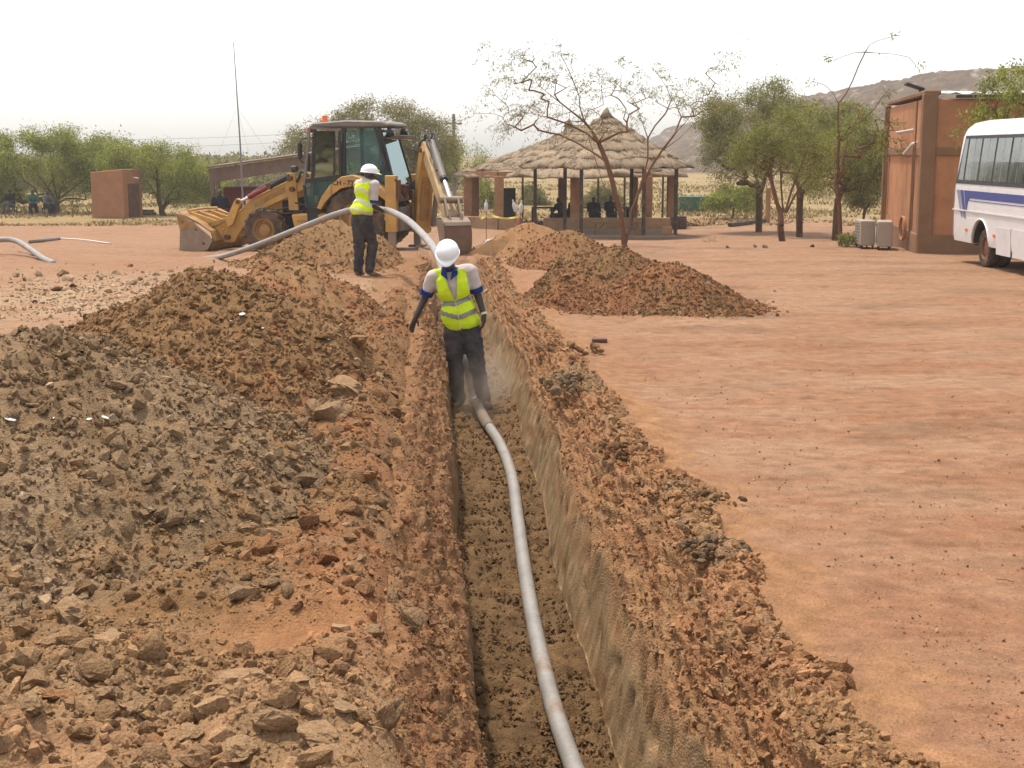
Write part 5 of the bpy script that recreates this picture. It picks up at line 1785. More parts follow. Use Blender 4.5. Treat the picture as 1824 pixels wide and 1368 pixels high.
px_tree('shrub', 'leafy weed at the foot of the sapling', 1512, 32.6,
        [(1515, 424, 22, 12, 0, .3)], 523, [[(1512, None), (1513, 428)]], n_attr=25, r_base=.012, n_spray=280, per=6, lsize=0.049, spread=0.034, twig=.16, pal=LEAF_GREEN, cat='shrub', group='shrubs in the dry grass', step=.1, r_tip=.003)
px_tree('shrub', 'small sparse weed alone on the open ground right of the shelter', 1260, 37,
        [(1262, 432, 16, 9, 0, .25)], 525, [[(1260, None), (1261, 436)]], n_attr=14, r_base=.01, n_spray=59, per=5, lsize=0.041, spread=0.023, twig=.14, pal=LEAF_GREEN, cat='shrub', group='shrubs in the dry grass', step=.1, r_tip=.003)
for k, (px_, d, hw, hh, lab) in enumerate(((860, 78, 30, 26, 'shrub seen between the first two mud columns'), (1068, 80, 32, 20, 'shrub seen behind the seated people in the hall'), (950, 84, 26, 24, 'shrub seen behind the long table in the hall'),
                                       (1195, 72, 22, 40, 'bare spindly bush seen behind the last mud column'))):
    px_tree('shrub', lab, px_, d, [(px_, 350, hw, hh, 0, 1.0), (px_ + hw * .6, 358, hw * .6, hh * .6, 0, .8)], 530 + k, [[(px_, None), (px_ + 3, 365)]],
            n_attr=50, r_base=.05, n_spray=805 if k < 3 else 40, per=8, lsize=0.123, spread=0.103, twig=.35, pal=LEAF_OLIVE if k else LEAF_GREEN, cat='shrub', group='shrubs in the dry grass')
# branches that reach in over the bus from a tree beyond the right edge
def edge_tree():
    b = Vector((13.2, 27.6, ground_z(13.2, 27.6)))
    def rel(px_, py_, d):
        q = at_y(px_, py_, d); return (q.x - b.x, q.y - b.y, q.z - b.z)
    stems = [[(0, 0, 0), (-.1, 0, .8), (-.2, .05, 1.6), (-.35, .05, 2.2)],
             [(-.35, .05, 2.2), rel(2020, 175, 27.8), rel(1940, 190, 28.0), rel(1860, 205, 28.1), rel(1790, 222, 28.2), rel(1740, 238, 28.3)],
             [(-.35, .05, 2.2), rel(2000, 120, 27.4), rel(1920, 120, 27.3), rel(1850, 118, 27.2), rel(1800, 118, 27.2)],
             [(-.35, .05, 2.2), rel(1990, 160, 28.2), rel(1900, 160, 28.5), rel(1830, 170, 28.7), rel(1770, 195, 28.8), rel(1720, 212, 28.8)]]
    lobes = [rel(1790, 200, 28.3) + (.8, .6, .30), rel(1820, 150, 28.2) + (.65, .7, .35), rel(1810, 122, 27.4) + (.35, .4, .12), rel(1900, 170, 28) + (.7, .9, .6), rel(1990, 140, 27.8) + (1.3, 1.3, .8), rel(1735, 225, 28.4) + (.4, .4, .14)]
    tree('feathery_tree', 'bright feathery branches reaching in over the bus roof from the right edge', b, [spl for spl in stems], lobes, 541, n_attr=300, r_base=.12, r_tip=.004, pal=LEAF_BRIGHT, n_spray=2500, per=8, lsize=.07, spread=.04, twig=.3, droop=.45, step=.25)
edge_tree()

def scrub():
    """far low scrub on the horizon: nobody could count it"""
    rng = np.random.default_rng(551)
    n = 900
    a = rng.uniform(-.42, -.045, n); y = rng.uniform(110, 260, n); x = a * y
    c = []
    P = np.column_stack([x, y, ground_np(x, y)])
    h = rng.uniform(1.0, 2.6, n)
    cs, ds = [], []
    for i in range(n):
        k = 26
        v = rng.normal(size=(k, 3)); v /= np.linalg.norm(v, axis=1)[:, None]
        cs.append(P[i] + np.array([0, 0, h[i] * .5]) + v * np.array([h[i] * .9, h[i] * .6, h[i] * .5]) * rng.random((k, 1)) ** .4); ds.append(v)
    V, F, K = leaves(np.concatenate(cs), np.concatenate(ds), rng, 6, .25, .45, LEAF_OLIVE, .2, .5, .6)
    o = link('scrub', np_mesh('scrub', V, F, K, smooth=False), MAT['leaf'])
    tag(o, 'low olive scrub far off along the horizon', 'scrub', kind='stuff')
scrub()
# ================================================================== VEHICLES: materials
YEL = paint(232, 176, 80, .68)
MAT['yellow'] = plain_material('dusty_yellow_paint', YEL, .55, 0, .12, 3, paint(204, 160, 112, .56), .68, .05, spec=.4)
MAT['yellow_rust'] = plain_material('worn_yellow_steel', paint(214, 166, 100, .55), .7, 0, .15, 5, paint(140, 88, 54, .45), .6, .1, spec=.3)
MAT['tan'] = plain_material('sun_bleached_paint', paint(224, 190, 140, .62), .7, 0, .12, 4, paint(170, 126, 90, .5), .5, .1, spec=.3)
MAT['steel'] = plain_material('worn_steel', paint(186, 164, 140, .5), .45, .35, .15, 4, paint(176, 128, 90, .5), .5, .1)
MAT['rust'] = plain_material('rusty_steel', paint(150, 96, 62, .45), .6, .2, .25, 6, paint(110, 66, 42, .45), .6, .2)
MAT['chrome'] = plain_material('piston_rod', (.72, .72, .74), .18, .9, .05, 4)
MAT['red'] = plain_material('red_sleeve', paint(150, 44, 44, .6), .5, 0, .15, 6, DUST, .25)
MAT['tyre'] = plain_material('dusty_tyre', paint(96, 84, 74, .38), .9, 0, .2, 5, paint(180, 142, 108, .45), .7, .3, spec=.2)
MAT['rim'] = plain_material('yellow_rim', paint(212, 158, 84, .5), .7, 0, .15, 6, paint(170, 124, 86, .5), .6)
MAT['hose'] = plain_material('black_hose', (.016, .015, .015), .55, 0, .2, 6, DUST, .25)
MAT['grey_paint'] = plain_material('grey_paint', paint(150, 140, 132, .5), .6, 0, .1, 4, DUST, .4)
MAT['orange_lens'] = plain_material('orange_lens', paint(255, 120, 30, .8), .3, 0, .05, 4)
MAT['white_paint'] = plain_material('white_paint', paint(235, 232, 226, .8), .5, 0, .04, 3, DUST, .12)

def glass(name, tint, refl=.12, veil=.12, veil_col=(.5, .55, .5)):
    m, nt, b = nmat(name)
    nt.nodes.remove(b)
    tr = N(nt, 'ShaderNodeBsdfTransparent'); tr.inputs[0].default_value = (*tint, 1)
    gl = N(nt, 'ShaderNodeBsdfGlossy'); gl.inputs[0].default_value = (.30, .36, .35, 1); gl.inputs['Roughness'].default_value = .04
    df = N(nt, 'ShaderNodeBsdfDiffuse'); df.inputs[0].default_value = (*veil_col, 1)
    tc = N(nt, 'ShaderNodeTexCoord')
    n1 = noise_node(nt, tc.outputs['Object'], 3, 5, .6)
    v = ramp(nt, n1.outputs[0], [(.3, veil * .5), (.75, veil * 1.6)])
    m1 = N(nt, 'ShaderNodeMixShader'); nt.links.new(v.outputs[0], m1.inputs[0]); nt.links.new(tr.outputs[0], m1.inputs[1]); nt.links.new(df.outputs[0], m1.inputs[2])
    fr = N(nt, 'ShaderNodeFresnel'); fr.inputs[0].default_value = 1.45
    mt = N(nt, 'ShaderNodeMath', operation='ADD'); mt.use_clamp = True; nt.links.new(fr.outputs[0], mt.inputs[0]); mt.inputs[1].default_value = refl; fr.inputs[0].default_value = 1.25
    m2 = N(nt, 'ShaderNodeMixShader'); nt.links.new(mt.outputs[0], m2.inputs[0]); nt.links.new(m1.outputs[0], m2.inputs[1]); nt.links.new(gl.outputs[0], m2.inputs[2])
    nt.links.new(m2.outputs[0], nt.nodes['Material Output'].inputs['Surface'])
    return m
MAT['cab_glass'] = glass('green_cab_glass', (.42, .60, .56), -.03, .3, (.16, .27, .25))

def wheel(parent, c, r, w, rim_r, axis=(0, 1, 0), lugs=20, name='wheel', hub=.1, rim='rim'):
    """tyre with lugs, rim and hub; c centre, axis towards the outside"""
    e = empty(name); e.parent = parent
    c = Vector(c); ax = Vector(axis)
    prof = [(rim_r, -w * .42), (r * .80, -w * .5), (r * .93, -w * .46), (r * .985, -w * .3), (r * .985, w * .3), (r * .93, w * .46), (r * .80, w * .5), (rim_r, w * .42)]
    mb = MB().lathe(prof, c, ax, 40, closed=False)
    mb.build('tyre', MAT['tyre'], e, auto=50)
    u = Vector((0, 0, 1)); x = u.cross(ax).normalized(); y = ax.cross(x)
    mb = MB()
    for k in range(lugs):
        th = 2 * pi * k / lugs
        for s in (-1, 1):
            t2 = th + (pi / lugs if s > 0 else 0)
            a = x * math.cos(t2) + y * math.sin(t2); b = x * math.cos(t2 + .16) + y * math.sin(t2 + .16)
            mb.beam(c + a * r * .99 + ax * s * w * .02, c + b * r * .955 + ax * s * w * .47, .05, .055, up=a)
    mb.build('tread', MAT['tyre'], e)
    prof = [(rim_r, -w * .4), (rim_r * 1.04, w * .40), (rim_r * .97, w * .43), (rim_r * .9, w * .40), (rim_r * .86, w * .16), (rim_r * .55, w * .12), (rim_r * .5, w * .26), (rim_r * .30, w * .30), (.001, w * .32)]
    MB().lathe(prof, c, ax, 28, closed=False).build('rim', MAT[rim], e, auto=35)
    mb = MB()
    for k in range(8):
        th = 2 * pi * k / 8
        p = c + (x * math.cos(th) + y * math.sin(th)) * rim_r * .68
        mb.cyl(p + ax * w * .10, p + ax * w * .2, .022, 6)
    mb.build('wheel_nuts', MAT['yellow_rust'], e)
    return e

def plate(parent, name, mat, poly, y0, y1, bevel=.008):
    """side-view polygon (x, z) between two widths"""
    return MB().prism(poly, 1, y0, y1).build(name, mat, parent, bevel)

def backhoe():
    root = empty('backhoe_loader', (-3.15, 31.38, ground_z(-3.15, 31.0) - .02), math.radians(169))
    tag(root, 'dusty yellow backhoe loader with its bucket lowered and cab door open', 'backhoe loader')
    Y, K = MAT['yellow'], MAT['black']
    for s in (1, -1):
        w = wheel(root, (2.1, s * .92, .46), .465, .34, .25, (0, s, 0), 16)
        w = wheel(root, (0, s * .93, .69), .70, .46, .36, (0, s, 0), 18)
    # chassis, engine hood, grille
    MB().box((.75, 0, .62), (3.5, .7, .32)).box((2.1, 0, .50), (.24, 1.5, .16)).box((0, 0, .69), (.34, 1.5, .26)).build('chassis', MAT['hose'], root, .02)
    plate(root, 'engine_hood', Y, [(1.05, .78), (2.72, .78), (2.75, 1.10), (2.6, 1.28), (1.05, 1.46)], -.40, .40, .03)
    plate(root, 'hood_side', K, [(1.2, .82), (1.9, .82), (1.9, 1.08), (1.2, 1.2)], .402, .416)
    MB().box((2.765, 0, .98), (.03, .68, .38)).build('grille', MAT['white_paint'], root, .01)
    for k in range(5): MB().box((2.785, 0, .84 + .07 * k), (.012, .5, .018)).build('grille_slat', K, root)
    plate(root, 'fuel_tank', Y, [(.62, .46), (1.42, .46), (1.50, .80), (.62, .84)], .42, .98, .03)
    MB().box((1.0, .99, .66), (.7, .02, .06)).build('step', MAT['yellow_rust'], root)
    plate(root, 'battery_box', Y, [(.62, .46), (1.42, .46), (1.50, .80), (.62, .84)], -.98, -.42, .03)
    # loader tower, arms, tilt cylinders, levers
    for s in (1, -1):
        y0, y1 = (.60, .72) if s > 0 else (-.72, -.60)
        plate(root, 'loader_tower', Y, [(1.40, .88), (1.62, .88), (1.66, 1.68), (1.46, 1.70)], y0 + s * .10, y1 + s * .04)
        arm = plate(root, 'loader_arm', Y, [(1.02, 1.60), (1.08, 1.42), (2.12, .95), (2.62, .62), (2.95, .16), (3.16, .16), (3.18, .36), (2.86, .80), (2.5, 1.14), (1.18, 1.72)], y0, y1, .012)
        plate(arm, 'arm_panel', MAT['yellow_rust'], [(1.7, 1.28), (2.42, .94), (2.42, 1.04), (1.72, 1.38)], y1 if s > 0 else y0 - .012, y1 + .012 if s > 0 else y0)
        for (px_, pz_) in ((1.52, 1.34), (1.56, 1.58), (3.06, .28)):
            MB().cyl((px_, y0 - .03, pz_), (px_, y1 + .12 * s * (s > 0) + .03, pz_), .055, 12).build('pin', MAT['rust'], root)
        yc = s * .80
        cy = empty('tilt_cylinder'); cy.parent = root
        a, b = Vector((1.58, yc, 1.62)), Vector((2.74, yc, 1.06))
        MB().cyl(a, a.lerp(b, .42), .062, 14).build('barrel', K, cy, auto=40)
        MB().cyl(a.lerp(b, .40), a.lerp(b, .82), .056, 14).build('sleeve', MAT['red'], cy, auto=40)
        MB().cyl(a.lerp(b, .80), b, .034, 12).build('rod', MAT['chrome'], cy, auto=40)
        MB().tube([a.lerp(b, .1) + Vector((0, 0, .08)), a.lerp(b, .5) + Vector((0, 0, .10)), a.lerp(b, .75) + Vector((0, 0, .07))], .014, 6).build('hydraulic_line', MAT['steel'], cy)
        MB().box(a.lerp(b, .40), (.1, .15, .12)).build('clamp', MAT['rust'], cy)
        plate(root, 'lever', Y, [(2.68, 1.10), (2.78, 1.14), (2.86, 1.06), (3.06, .64), (3.02, .50), (2.90, .56)], yc - .05, yc + .05)
        MB().cyl((2.76, yc - .08, 1.06), (2.76, yc + .08, 1.06), .05, 10).build('pin', MAT['rust'], root)
        plate(root, 'bucket_link', MAT['yellow_rust'], [(2.93, .68), (3.02, .72), (3.48, .60), (3.45, .48)], yc - .04, yc + .04)
        MB().tube([(1.3, s * .52, 1.0), (1.9, s * .56, .9), (2.5, s * .6, .62), (2.9, s * .66, .5)], .018, 6).build('hose', MAT['hose'], root)
    MB().cyl((2.62, -.7, .75), (2.62, .7, .75), .07, 14).build('cross_tube', Y, root, auto=40)
    # bucket: shell and two side plates
    bk = empty('loader_bucket'); bk.parent = root
    prof = [(4.02, -.10), (3.55, -.06), (3.32, .02), (3.22, .22), (3.28, .40), (3.55, .58), (4.00, .80), (4.06, .80)]
    mb = MB()
    W = 1.16
    n = len(prof)
    inn = [(x + .03 * (1 if i < 4 else .6), z + .035) for i, (x, z) in enumerate(prof)]
    v = [(x, -W, z) for x, z in prof] + [(x, W, z) for x, z in prof] + [(x, -W, z) for x, z in inn] + [(x, W, z) for x, z in inn]
    f = []
    for i in range(n - 1):
        f += [(i, i + 1, n + i + 1, n + i), (2 * n + i + 1, 2 * n + i, 3 * n + i, 3 * n + i + 1)]
    mb.add(v, f)
    mb.build('bucket_shell', MAT['yellow_rust'], bk)
    for s in (1, -1):
        sp = plate(bk, 'side_plate', MAT['steel'], [(4.04, -.13), (3.36, .02), (3.24, .22), (3.34, .34), (3.94, .80), (4.08, .82), (4.00, .42)], s * W - .02, s * W + .02, .006)
        for (bx, bz) in ((3.92, .62), (3.62, .46), (3.46, .16)): MB().cyl((bx, s * (W + .015), bz), (bx, s * (W + .035), bz), .028, 8).build('bolt', MAT['rust'], sp)
        plate(bk, 'wear_plate', MAT['yellow_rust'], [(3.98, .44), (3.62, .52), (3.94, .79), (4.06, .81)], s * (W + .02) if s > 0 else -W - .032, s * (W + .032) if s > 0 else -W - .02)
    for yy in (-.75, -.3, .3, .75):
        plate(bk, 'rib', Y, [(3.26, .36), (3.14, .22), (3.22, .62), (3.92, .84), (3.98, .80), (3.5, .56)], yy - .02, yy + .02)
    MB().box((4.06, 0, -.11), (.12, 2 * W, .03)).build('cutting_edge', MAT['steel'], bk)
    MB().tube([(3.95, -.8, .86), (3.95, 0, .88), (3.95, .8, .86)], .03, 8).build('lip_bar', Y, bk)
    # fenders over the rear wheels with the fleet number
    for s in (1, -1):
        out = [(.86, .95), (.74, 1.20), (.55, 1.44), (.30, 1.62), (.05, 1.66), (-.30, 1.56), (-.58, 1.40), (-.78, 1.18)]
        inn_ = [(-.70, 1.10), (-.48, 1.26), (-.2, 1.40), (.05, 1.42), (.30, 1.37), (.52, 1.22), (.68, 1.06), (.76, .92)]
        y0, y1 = (.62, 1.13) if s > 0 else (-1.13, -.62)
        fd = MB().prism(out + inn_, 1, y0, y1).build('fender', Y, root, .012)
        plate(root, 'fender_skirt', K, [(.72, .86), (.80, .92), (.5, 1.40), (.1, 1.60), (-.3, 1.5), (-.3, .9)], s * .60 - .015, s * .60 + .015)
        if s > 0:
            cu = bpy.data.curves.new('fleet_number', 'FONT')
            cu.body = 'CH - 737'; cu.size = .145; cu.align_x = 'CENTER'; cu.extrude = .002; cu.offset = .004
            t0 = bpy.data.objects.new('fleet_number', cu); C.objects.link(t0)
            bpy.context.view_layer.update()
            tm = bpy.data.meshes.new_from_object(t0.evaluated_get(bpy.context.evaluated_depsgraph_get()))
            bpy.data.objects.remove(t0, do_unlink=True)
            t = link('fleet_number', tm, K)
            t.parent = root
            t.location = (.22, 1.136, 1.44); t.rotation_euler = (pi / 2, 0, pi)
            MB().box((.52, 1.134, 1.32), (.012, .006, .26)).build('seam', K, root)
    # cab
    cab = root
    zb, zt = 1.0, 2.70
    def post(name, a, b, w=.07, mat=K):
        MB().beam(a, b, w, w).build(name, mat, cab, .008)
    for s in (1, -1):
        yb, yt = s * .74, s * .66
        post('cab_pillar', (1.10, yb, zb), (1.02, yt, zt), .07)
        post('cab_pillar', (.36, yb, 1.45), (.36, yt, zt), .09)
        post('cab_pillar', (-.78, yb, 1.35), (-.42, yt, zt), .075)
        post('cab_sill', (1.10, yb, zb), (.55, yb, zb), .07)
        post('cab_sill', (.55, yb, zb), (.30, yb, 1.50), .07)
        post('cab_sill', (.36, yb, 1.66), (-.80, yb, 1.30), .07)
        # side glass behind the door, tilted open on the near side
        o = .10 if s > 0 else 0
        mb = MB().add([(.30, s * .74, 1.62), (-.62, s * (.74 + o), 1.78), (-.36, s * (.66 + o * .6), 2.66), (.30, s * .66, 2.60)], [(0, 1, 2, 3)])
        g = mb.build('side_window', MAT['cab_glass'], cab, fix=False)
        MB().beam((.30, s * .745, 1.62), (-.62, s * (.745 + o), 1.78), .025, .025).build('window_frame', K, g)
        MB().beam((-.62, s * (.745 + o), 1.78), (-.36, s * (.665 + o * .6), 2.66), .04, .03).build('window_frame', K, g)
        MB().cyl((-.2, s * (.76 + o), 1.86), (-.2, s * (.79 + o), 1.86), .05, 10).build('window_handle', K, g)
        MB().add([(.30, s * .75, 1.60), (.30, s * .75, 1.50), (-.6, s * .75, 1.36), (-.76, s * .75, 1.36), (-.62, s * .75, 1.76)], [(0, 1, 2, 3, 4)]).build('lower_window', MAT['cab_glass'], cab, fix=False)
    MB().add([(1.07, -.70, zb + .2), (1.07, .70, zb + .2), (1.0, .62, zt - .1), (1.0, -.62, zt - .1)], [(0, 1, 2, 3)]).build('windscreen', MAT['cab_glass'], cab, fix=False)
    MB().add([(-.80, -.68, 1.36), (-.80, .68, 1.36), (-.46, .60, zt - .1), (-.46, -.60, zt - .1)], [(0, 1, 2, 3)]).build('rear_window', MAT['cab_glass'], cab, fix=False)
    post('cab_header', (1.02, -.66, zt), (1.02, .66, zt)); post('cab_header', (-.42, -.66, zt), (-.42, .66, zt))
    rf = plate(root, 'cab_roof', MAT['grey_paint'], [(1.12, 2.66), (1.06, 2.76), (.3, 2.82), (-.50, 2.80), (-.70, 2.74), (-.66, 2.67)], -.74, .74, .03)
    MB().box((1.16, .58, 2.62), (.10, .20, .13)).build('front_lamp', MAT['orange_lens'], rf, .02)
    MB().box((1.16, -.58, 2.62), (.10, .20, .13)).build('front_lamp', MAT['orange_lens'], rf, .02)
    MB().lathe([(.09, 0), (.09, .04), (.07, .05), (.06, .14), (.001, .15)], (.86, .45, 2.78), (0, 0, 1), 14, closed=False).build('beacon', MAT['orange_lens'], rf, auto=35)
    for yy in (.62, .42, -.5):
        MB().cyl((-.60, yy, 2.58), (-.76, yy, 2.55), .085, 12).build('work_lamp', K, rf, auto=40)
        MB().cyl((-.765, yy, 2.55), (-.775, yy, 2.55), .07, 12).build('lamp_glass', MAT['chrome'], rf)
    MB().box((-.72, 0, 2.46), (.34, 1.2, .02), Matrix.Rotation(.22, 3, 'Y')).build('rear_visor', MAT['grey_paint'], rf)
    # open door, hinged on the middle pillar
    dh = Matrix.Translation((.36, .78, 0)) @ Matrix.Rotation(math.radians(22), 4, 'Z')
    def dv(x, z, y=0): return dh @ Vector((x - .36, y, z))
    dr = empty('cab_door'); dr.parent = root
    ring = [(.42, 2.60), (1.06, 2.66), (1.20, 1.44), (1.16, .96), (.86, .92), (.42, 1.62)]
    for a, b in zip(ring, ring[1:] + ring[:1]):
        MB().beam(dv(*a), dv(*b), .055, .05).build('door_frame', K if a[1] < 1.7 else MAT['grey_paint'], dr)
    MB().beam(dv(1.18, 1.52), dv(.42, 1.62), .06, .09).build('door_rail', K, dr)
    MB().add([dv(1.14, 1.0), dv(.88, .98), dv(.48, 1.56), dv(1.16, 1.48)], [(0, 1, 2, 3)]).build('lower_pane', MAT['cab_glass'], dr, fix=False)
    MB().add([dv(1.16, .94, -.01), dv(.86, .90, -.01), dv(.80, .62, -.01), dv(1.14, .66, -.01)], [(0, 1, 2, 3)]).build('door_panel', K, dr, fix=False)
    # inside the cab
    MB().box((-.1, 0, 1.45), (.5, .5, .14)).box((-.34, 0, 1.85), (.13, .48, .75)).build('seat', K, root, .04)
    MB().tube([(.72, 0, 1.3), (.66, 0, 1.72)], .04, 8).build('steering_column', K, root)
    pts = [(.62 + .06 * math.sin(t), .19 * math.cos(t), 1.76 + .17 * math.sin(t) * .5) for t in np.linspace(0, 2 * pi, 17)]
    MB().tube(pts, .016, 6).build('steering_wheel', K, root)
    MB().box((.95, 0, 1.35), (.2, .9, .4)).box((.3, 0, 1.02), (1.4, 1.3, .06)).build('dashboard', K, root, .02)
    MB().tube([(.5, .45, 1.3), (.5, .47, 1.8)], .02, 6).build('control_lever', K, root)
    # mirrors and exhaust
    for s in (1, -1):
        MB().tube([(1.04, s * .70, 2.45), (1.22, s * .98, 2.42), (1.24, s * 1.02, 2.30)], .014, 6).build('mirror_arm', K, root)
        MB().tube([(1.06, s * .72, 1.85), (1.22, s * .98, 1.92), (1.24, s * 1.02, 2.0)], .012, 6).build('mirror_arm', K, root)
        MB().box((1.24, s * 1.03, 2.17), (.06, .20, .36)).build('mirror', K, root, .03)
    MB().tube([(1.34, .2, 1.35), (1.34, .2, 2.05), (1.40, .2, 2.14)], .045, 12).build('exhaust_pipe', K, root, auto=40)
    MB().tube([(1.42, .76, 1.5), (1.30, .8, 1.72), (1.16, .74, 1.62)], .03, 8).build('hose', MAT['hose'], root)
    MB().box((1.46, .78, 1.78), (.16, .14, .14)).build('head_lamp', K, root, .03)
    for (a, b, c) in (((1.05, .5, .9), (1.3, .74, .86), (1.7, .7, .8)), ((.9, .6, .95), (1.2, .8, 1.0), (1.5, .74, 1.05))):
        MB().tube(spline([a, b, c], 6), .02, 6).build('hose', MAT['hose'], root)
    # rear frame and stabilisers
    MB().box((-.92, 0, .72), (.16, 2.0, .5)).box((-.86, 0, 1.16), (.12, 1.9, .14)).build('rear_frame', MAT['grey_paint'], root, .015)
    for s in (1, -1):
        st = empty('stabiliser'); st.parent = root
        MB().box((-.80, s * 1.06, 1.05), (.24, .20, 1.20)).build('housing', Y, st, .012)
        MB().box((-.93, s * 1.05, 1.34), (.12, .14, .44)).build('lock_block', MAT['rust'], st, .01)
        MB().box((-.80, s * 1.06, .26), (.15, .13, .52)).build('leg', MAT['steel'], st)
        MB().box((-.80, s * 1.06, .025), (.36, .34, .05)).build('foot', MAT['rust'], st, .01)
        MB().lathe([(.045, -.06), (.10, -.06), (.10, .06), (.045, .06)], (-.62, s * 1.08, .80), (0, 1, 0), 16, closed=False).build('lug_ring', Y, st, auto=40)
        MB().cyl((-.92, s * 1.165, 1.55), (-.92, s * 1.17, 1.55), .03, 8).build('pin', MAT['rust'], st)
    # the digging arm, swung towards the trench
    M = Matrix.Translation((-1.16, 0, 0)) @ Matrix.Rotation(math.radians(118.8), 4, 'Z') @ Matrix.Diagonal((1, 1, .89, 1))
    def bplate(name, mat, poly, y0, y1, parent=root, bevel=.01):
        return MB().prism(poly, 1, y0, y1).xform(M).build(name, mat, parent, bevel)
    def bcyl(name, mat, a, b, r, parent=root, n=12):
        return MB().cyl(M @ Vector(a), M @ Vector(b), r, n).build(name, mat, parent, auto=40)
    MB().box((-1.06, 0, .72), (.30, .34, .62)).build('swing_post', MAT['yellow_rust'], root, .02)
    MB().cyl((-1.12, 0, .40), (-1.12, 0, 1.10), .11, 14).build('swing_pin', MAT['rust'], root, auto=40)
    boom = [(-.05, .45), (.14, .42), (.30, .90), (.42, 1.40), (.62, 1.95), (.90, 2.42), (.80, 2.56), (.62, 2.50), (.36, 2.10), (.14, 1.55), (.0, 1.0)]
    bm_ = bplate('boom', Y, boom, -.17, .17)
    bplate('boom_inset', MAT['yellow_rust'], [(.16, .55), (.33, .92), (.455, 1.40), (.60, 1.80), (.50, 1.75), (.34, 1.40), (.20, .95)], -.10, .10, bm_)
    for (s_, z_) in ((.76, 2.46), (.04, .52)):
        bcyl('pin', MAT['rust'], (s_, -.21, z_), (s_, .21, z_), .06)
    stick = [(.60, 2.62), (.74, 2.66), (1.02, 2.40), (2.62, .98), (2.62, .82), (2.48, .80), (.84, 2.14), (.66, 2.40)]
    bplate('stick', MAT['tan'], stick, -.13, .13)
    ba = empty('bucket_cylinder'); ba.parent = root
    bcyl('barrel', MAT['grey_paint'], (1.02, 0, 2.64), (1.98, 0, 1.78), .075, ba, 16)
    bcyl('rod', MAT['chrome'], (1.96, 0, 1.80), (2.50, 0, 1.32), .042, ba)
    bcyl('gland', K, (1.94, 0, 1.815), (2.0, 0, 1.765), .085, ba, 16)
    bc = empty('boom_cylinder'); bc.parent = root
    bcyl('barrel', MAT['grey_paint'], (.30, .20, .62), (.66, .20, 1.5), .06, bc); bcyl('rod', MAT['chrome'], (.66, .2, 1.5), (.86, .2, 2.0), .035, bc)
    for s in (-.14, .14):
        bplate('bucket_link', MAT['steel'], [(2.44, 1.36), (2.56, 1.40), (2.84, .98), (2.80, .86), (2.70, .90)], s - .025, s + .025)
    bcyl('link_pin', MAT['steel'], (2.50, -.24, 1.33), (2.50, .24, 1.33), .075)
    for k, (o1, o2) in enumerate(((.09, .05), (-.08, -.02), (.03, -.09))):
        pts = [(.42, o1, 2.0), (.50, o2 * 1.6, 2.55), (.82, o1, 2.86 - .04 * k), (1.12, o2 * 1.5, 2.62), (1.35, o2, 2.34), (1.75, o2, 1.98)]
        MB().tube([M @ p for p in spline(pts, 6)], .022, 6).build('hose', MAT['hose'], root)
    # bucket with teeth
    bb = empty('digging_bucket'); bb.parent = root
    prof = [(2.46, .92), (2.78, .93), (2.98, .84), (3.08, .62), (3.07, .38), (2.98, .12), (2.94, .06)]
    w = .28
    n = len(prof)
    inn = [(x - .03, z - .02) for x, z in prof]
    v = [(x, -w, z) for x, z in prof] + [(x, w, z) for x, z in prof] + [(x, -w, z) for x, z in inn] + [(x, w, z) for x, z in inn]
    f = []
    for i in range(n - 1):
        f += [(i, i + 1, n + i + 1, n + i), (2 * n + i + 1, 2 * n + i, 3 * n + i, 3 * n + i + 1)]
    f += [(n - 1, 3 * n - 1, 4 * n - 1, 2 * n - 1), (0, n, 3 * n, 2 * n)]
    MB().add(v, f).xform(M).build('bucket_shell', MAT['rust'], bb, auto=30)
    bplate('top_plate', MAT['steel'], [(2.46, .935), (2.78, .945), (2.99, .855), (3.03, .76), (2.97, .84), (2.78, .92)], -w + .0, w, bb)
    for s in (-w, w): bplate('side_plate', MAT['steel'], [(2.46, .90), (2.78, .91), (2.96, .83), (3.05, .62), (3.05, .38), (2.95, .08), (2.80, .20), (2.60, .55)], s - .012 if s < 0 else s - .002, s + .002 if s < 0 else s + .012, bb, .004)
    bplate('lip', MAT['rust'], [(3.02, .16), (3.04, .24), (3.0, .24), (2.9, .04), (2.93, .02)], -w - .02, w + .02, bb)
    for k in range(4):
        yy = -w + .03 + k * (2 * w - .06) / 3
        bplate('tooth', MAT['rust'], [(2.99, .12), (2.90, .06), (2.80, -.10), (2.90, -.02)], yy - .03, yy + .03, bb)
    for s in (-.12, .12): bplate('ear', MAT['steel'], [(2.44, .90), (2.60, 1.02), (2.86, 1.06), (2.92, .88)], s - .02, s + .02, bb)
    # twigs and hoses around the rear controls
    MB().box((-.88, .45, 1.32), (.2, .3, .26)).box((-.9, -.1, 1.22), (.24, .5, .2)).build('valve_block', MAT['rust'], root, .02)
    for k in range(5):
        pts = [(-.9, .5 - .2 * k, 1.2), (-1.0, .42 - .18 * k, 1.42 + .03 * k), (-1.14, .1, 1.25), (-1.12, .05, .95)]
        MB().tube(spline(pts, 5), .018, 6).build('hose', MAT['hose'], root)
    pts = [(-1.0, .7, .75 + .0) for _ in range(1)]
    sp = [(-.98 + .05 * math.cos(t), .55 + .05 * math.sin(t), .62 + .035 * t) for t in np.linspace(0, 6 * pi, 50)]
    MB().tube(sp, .012, 5).build('spring', MAT['yellow_rust'], root)
    return root
backhoe()
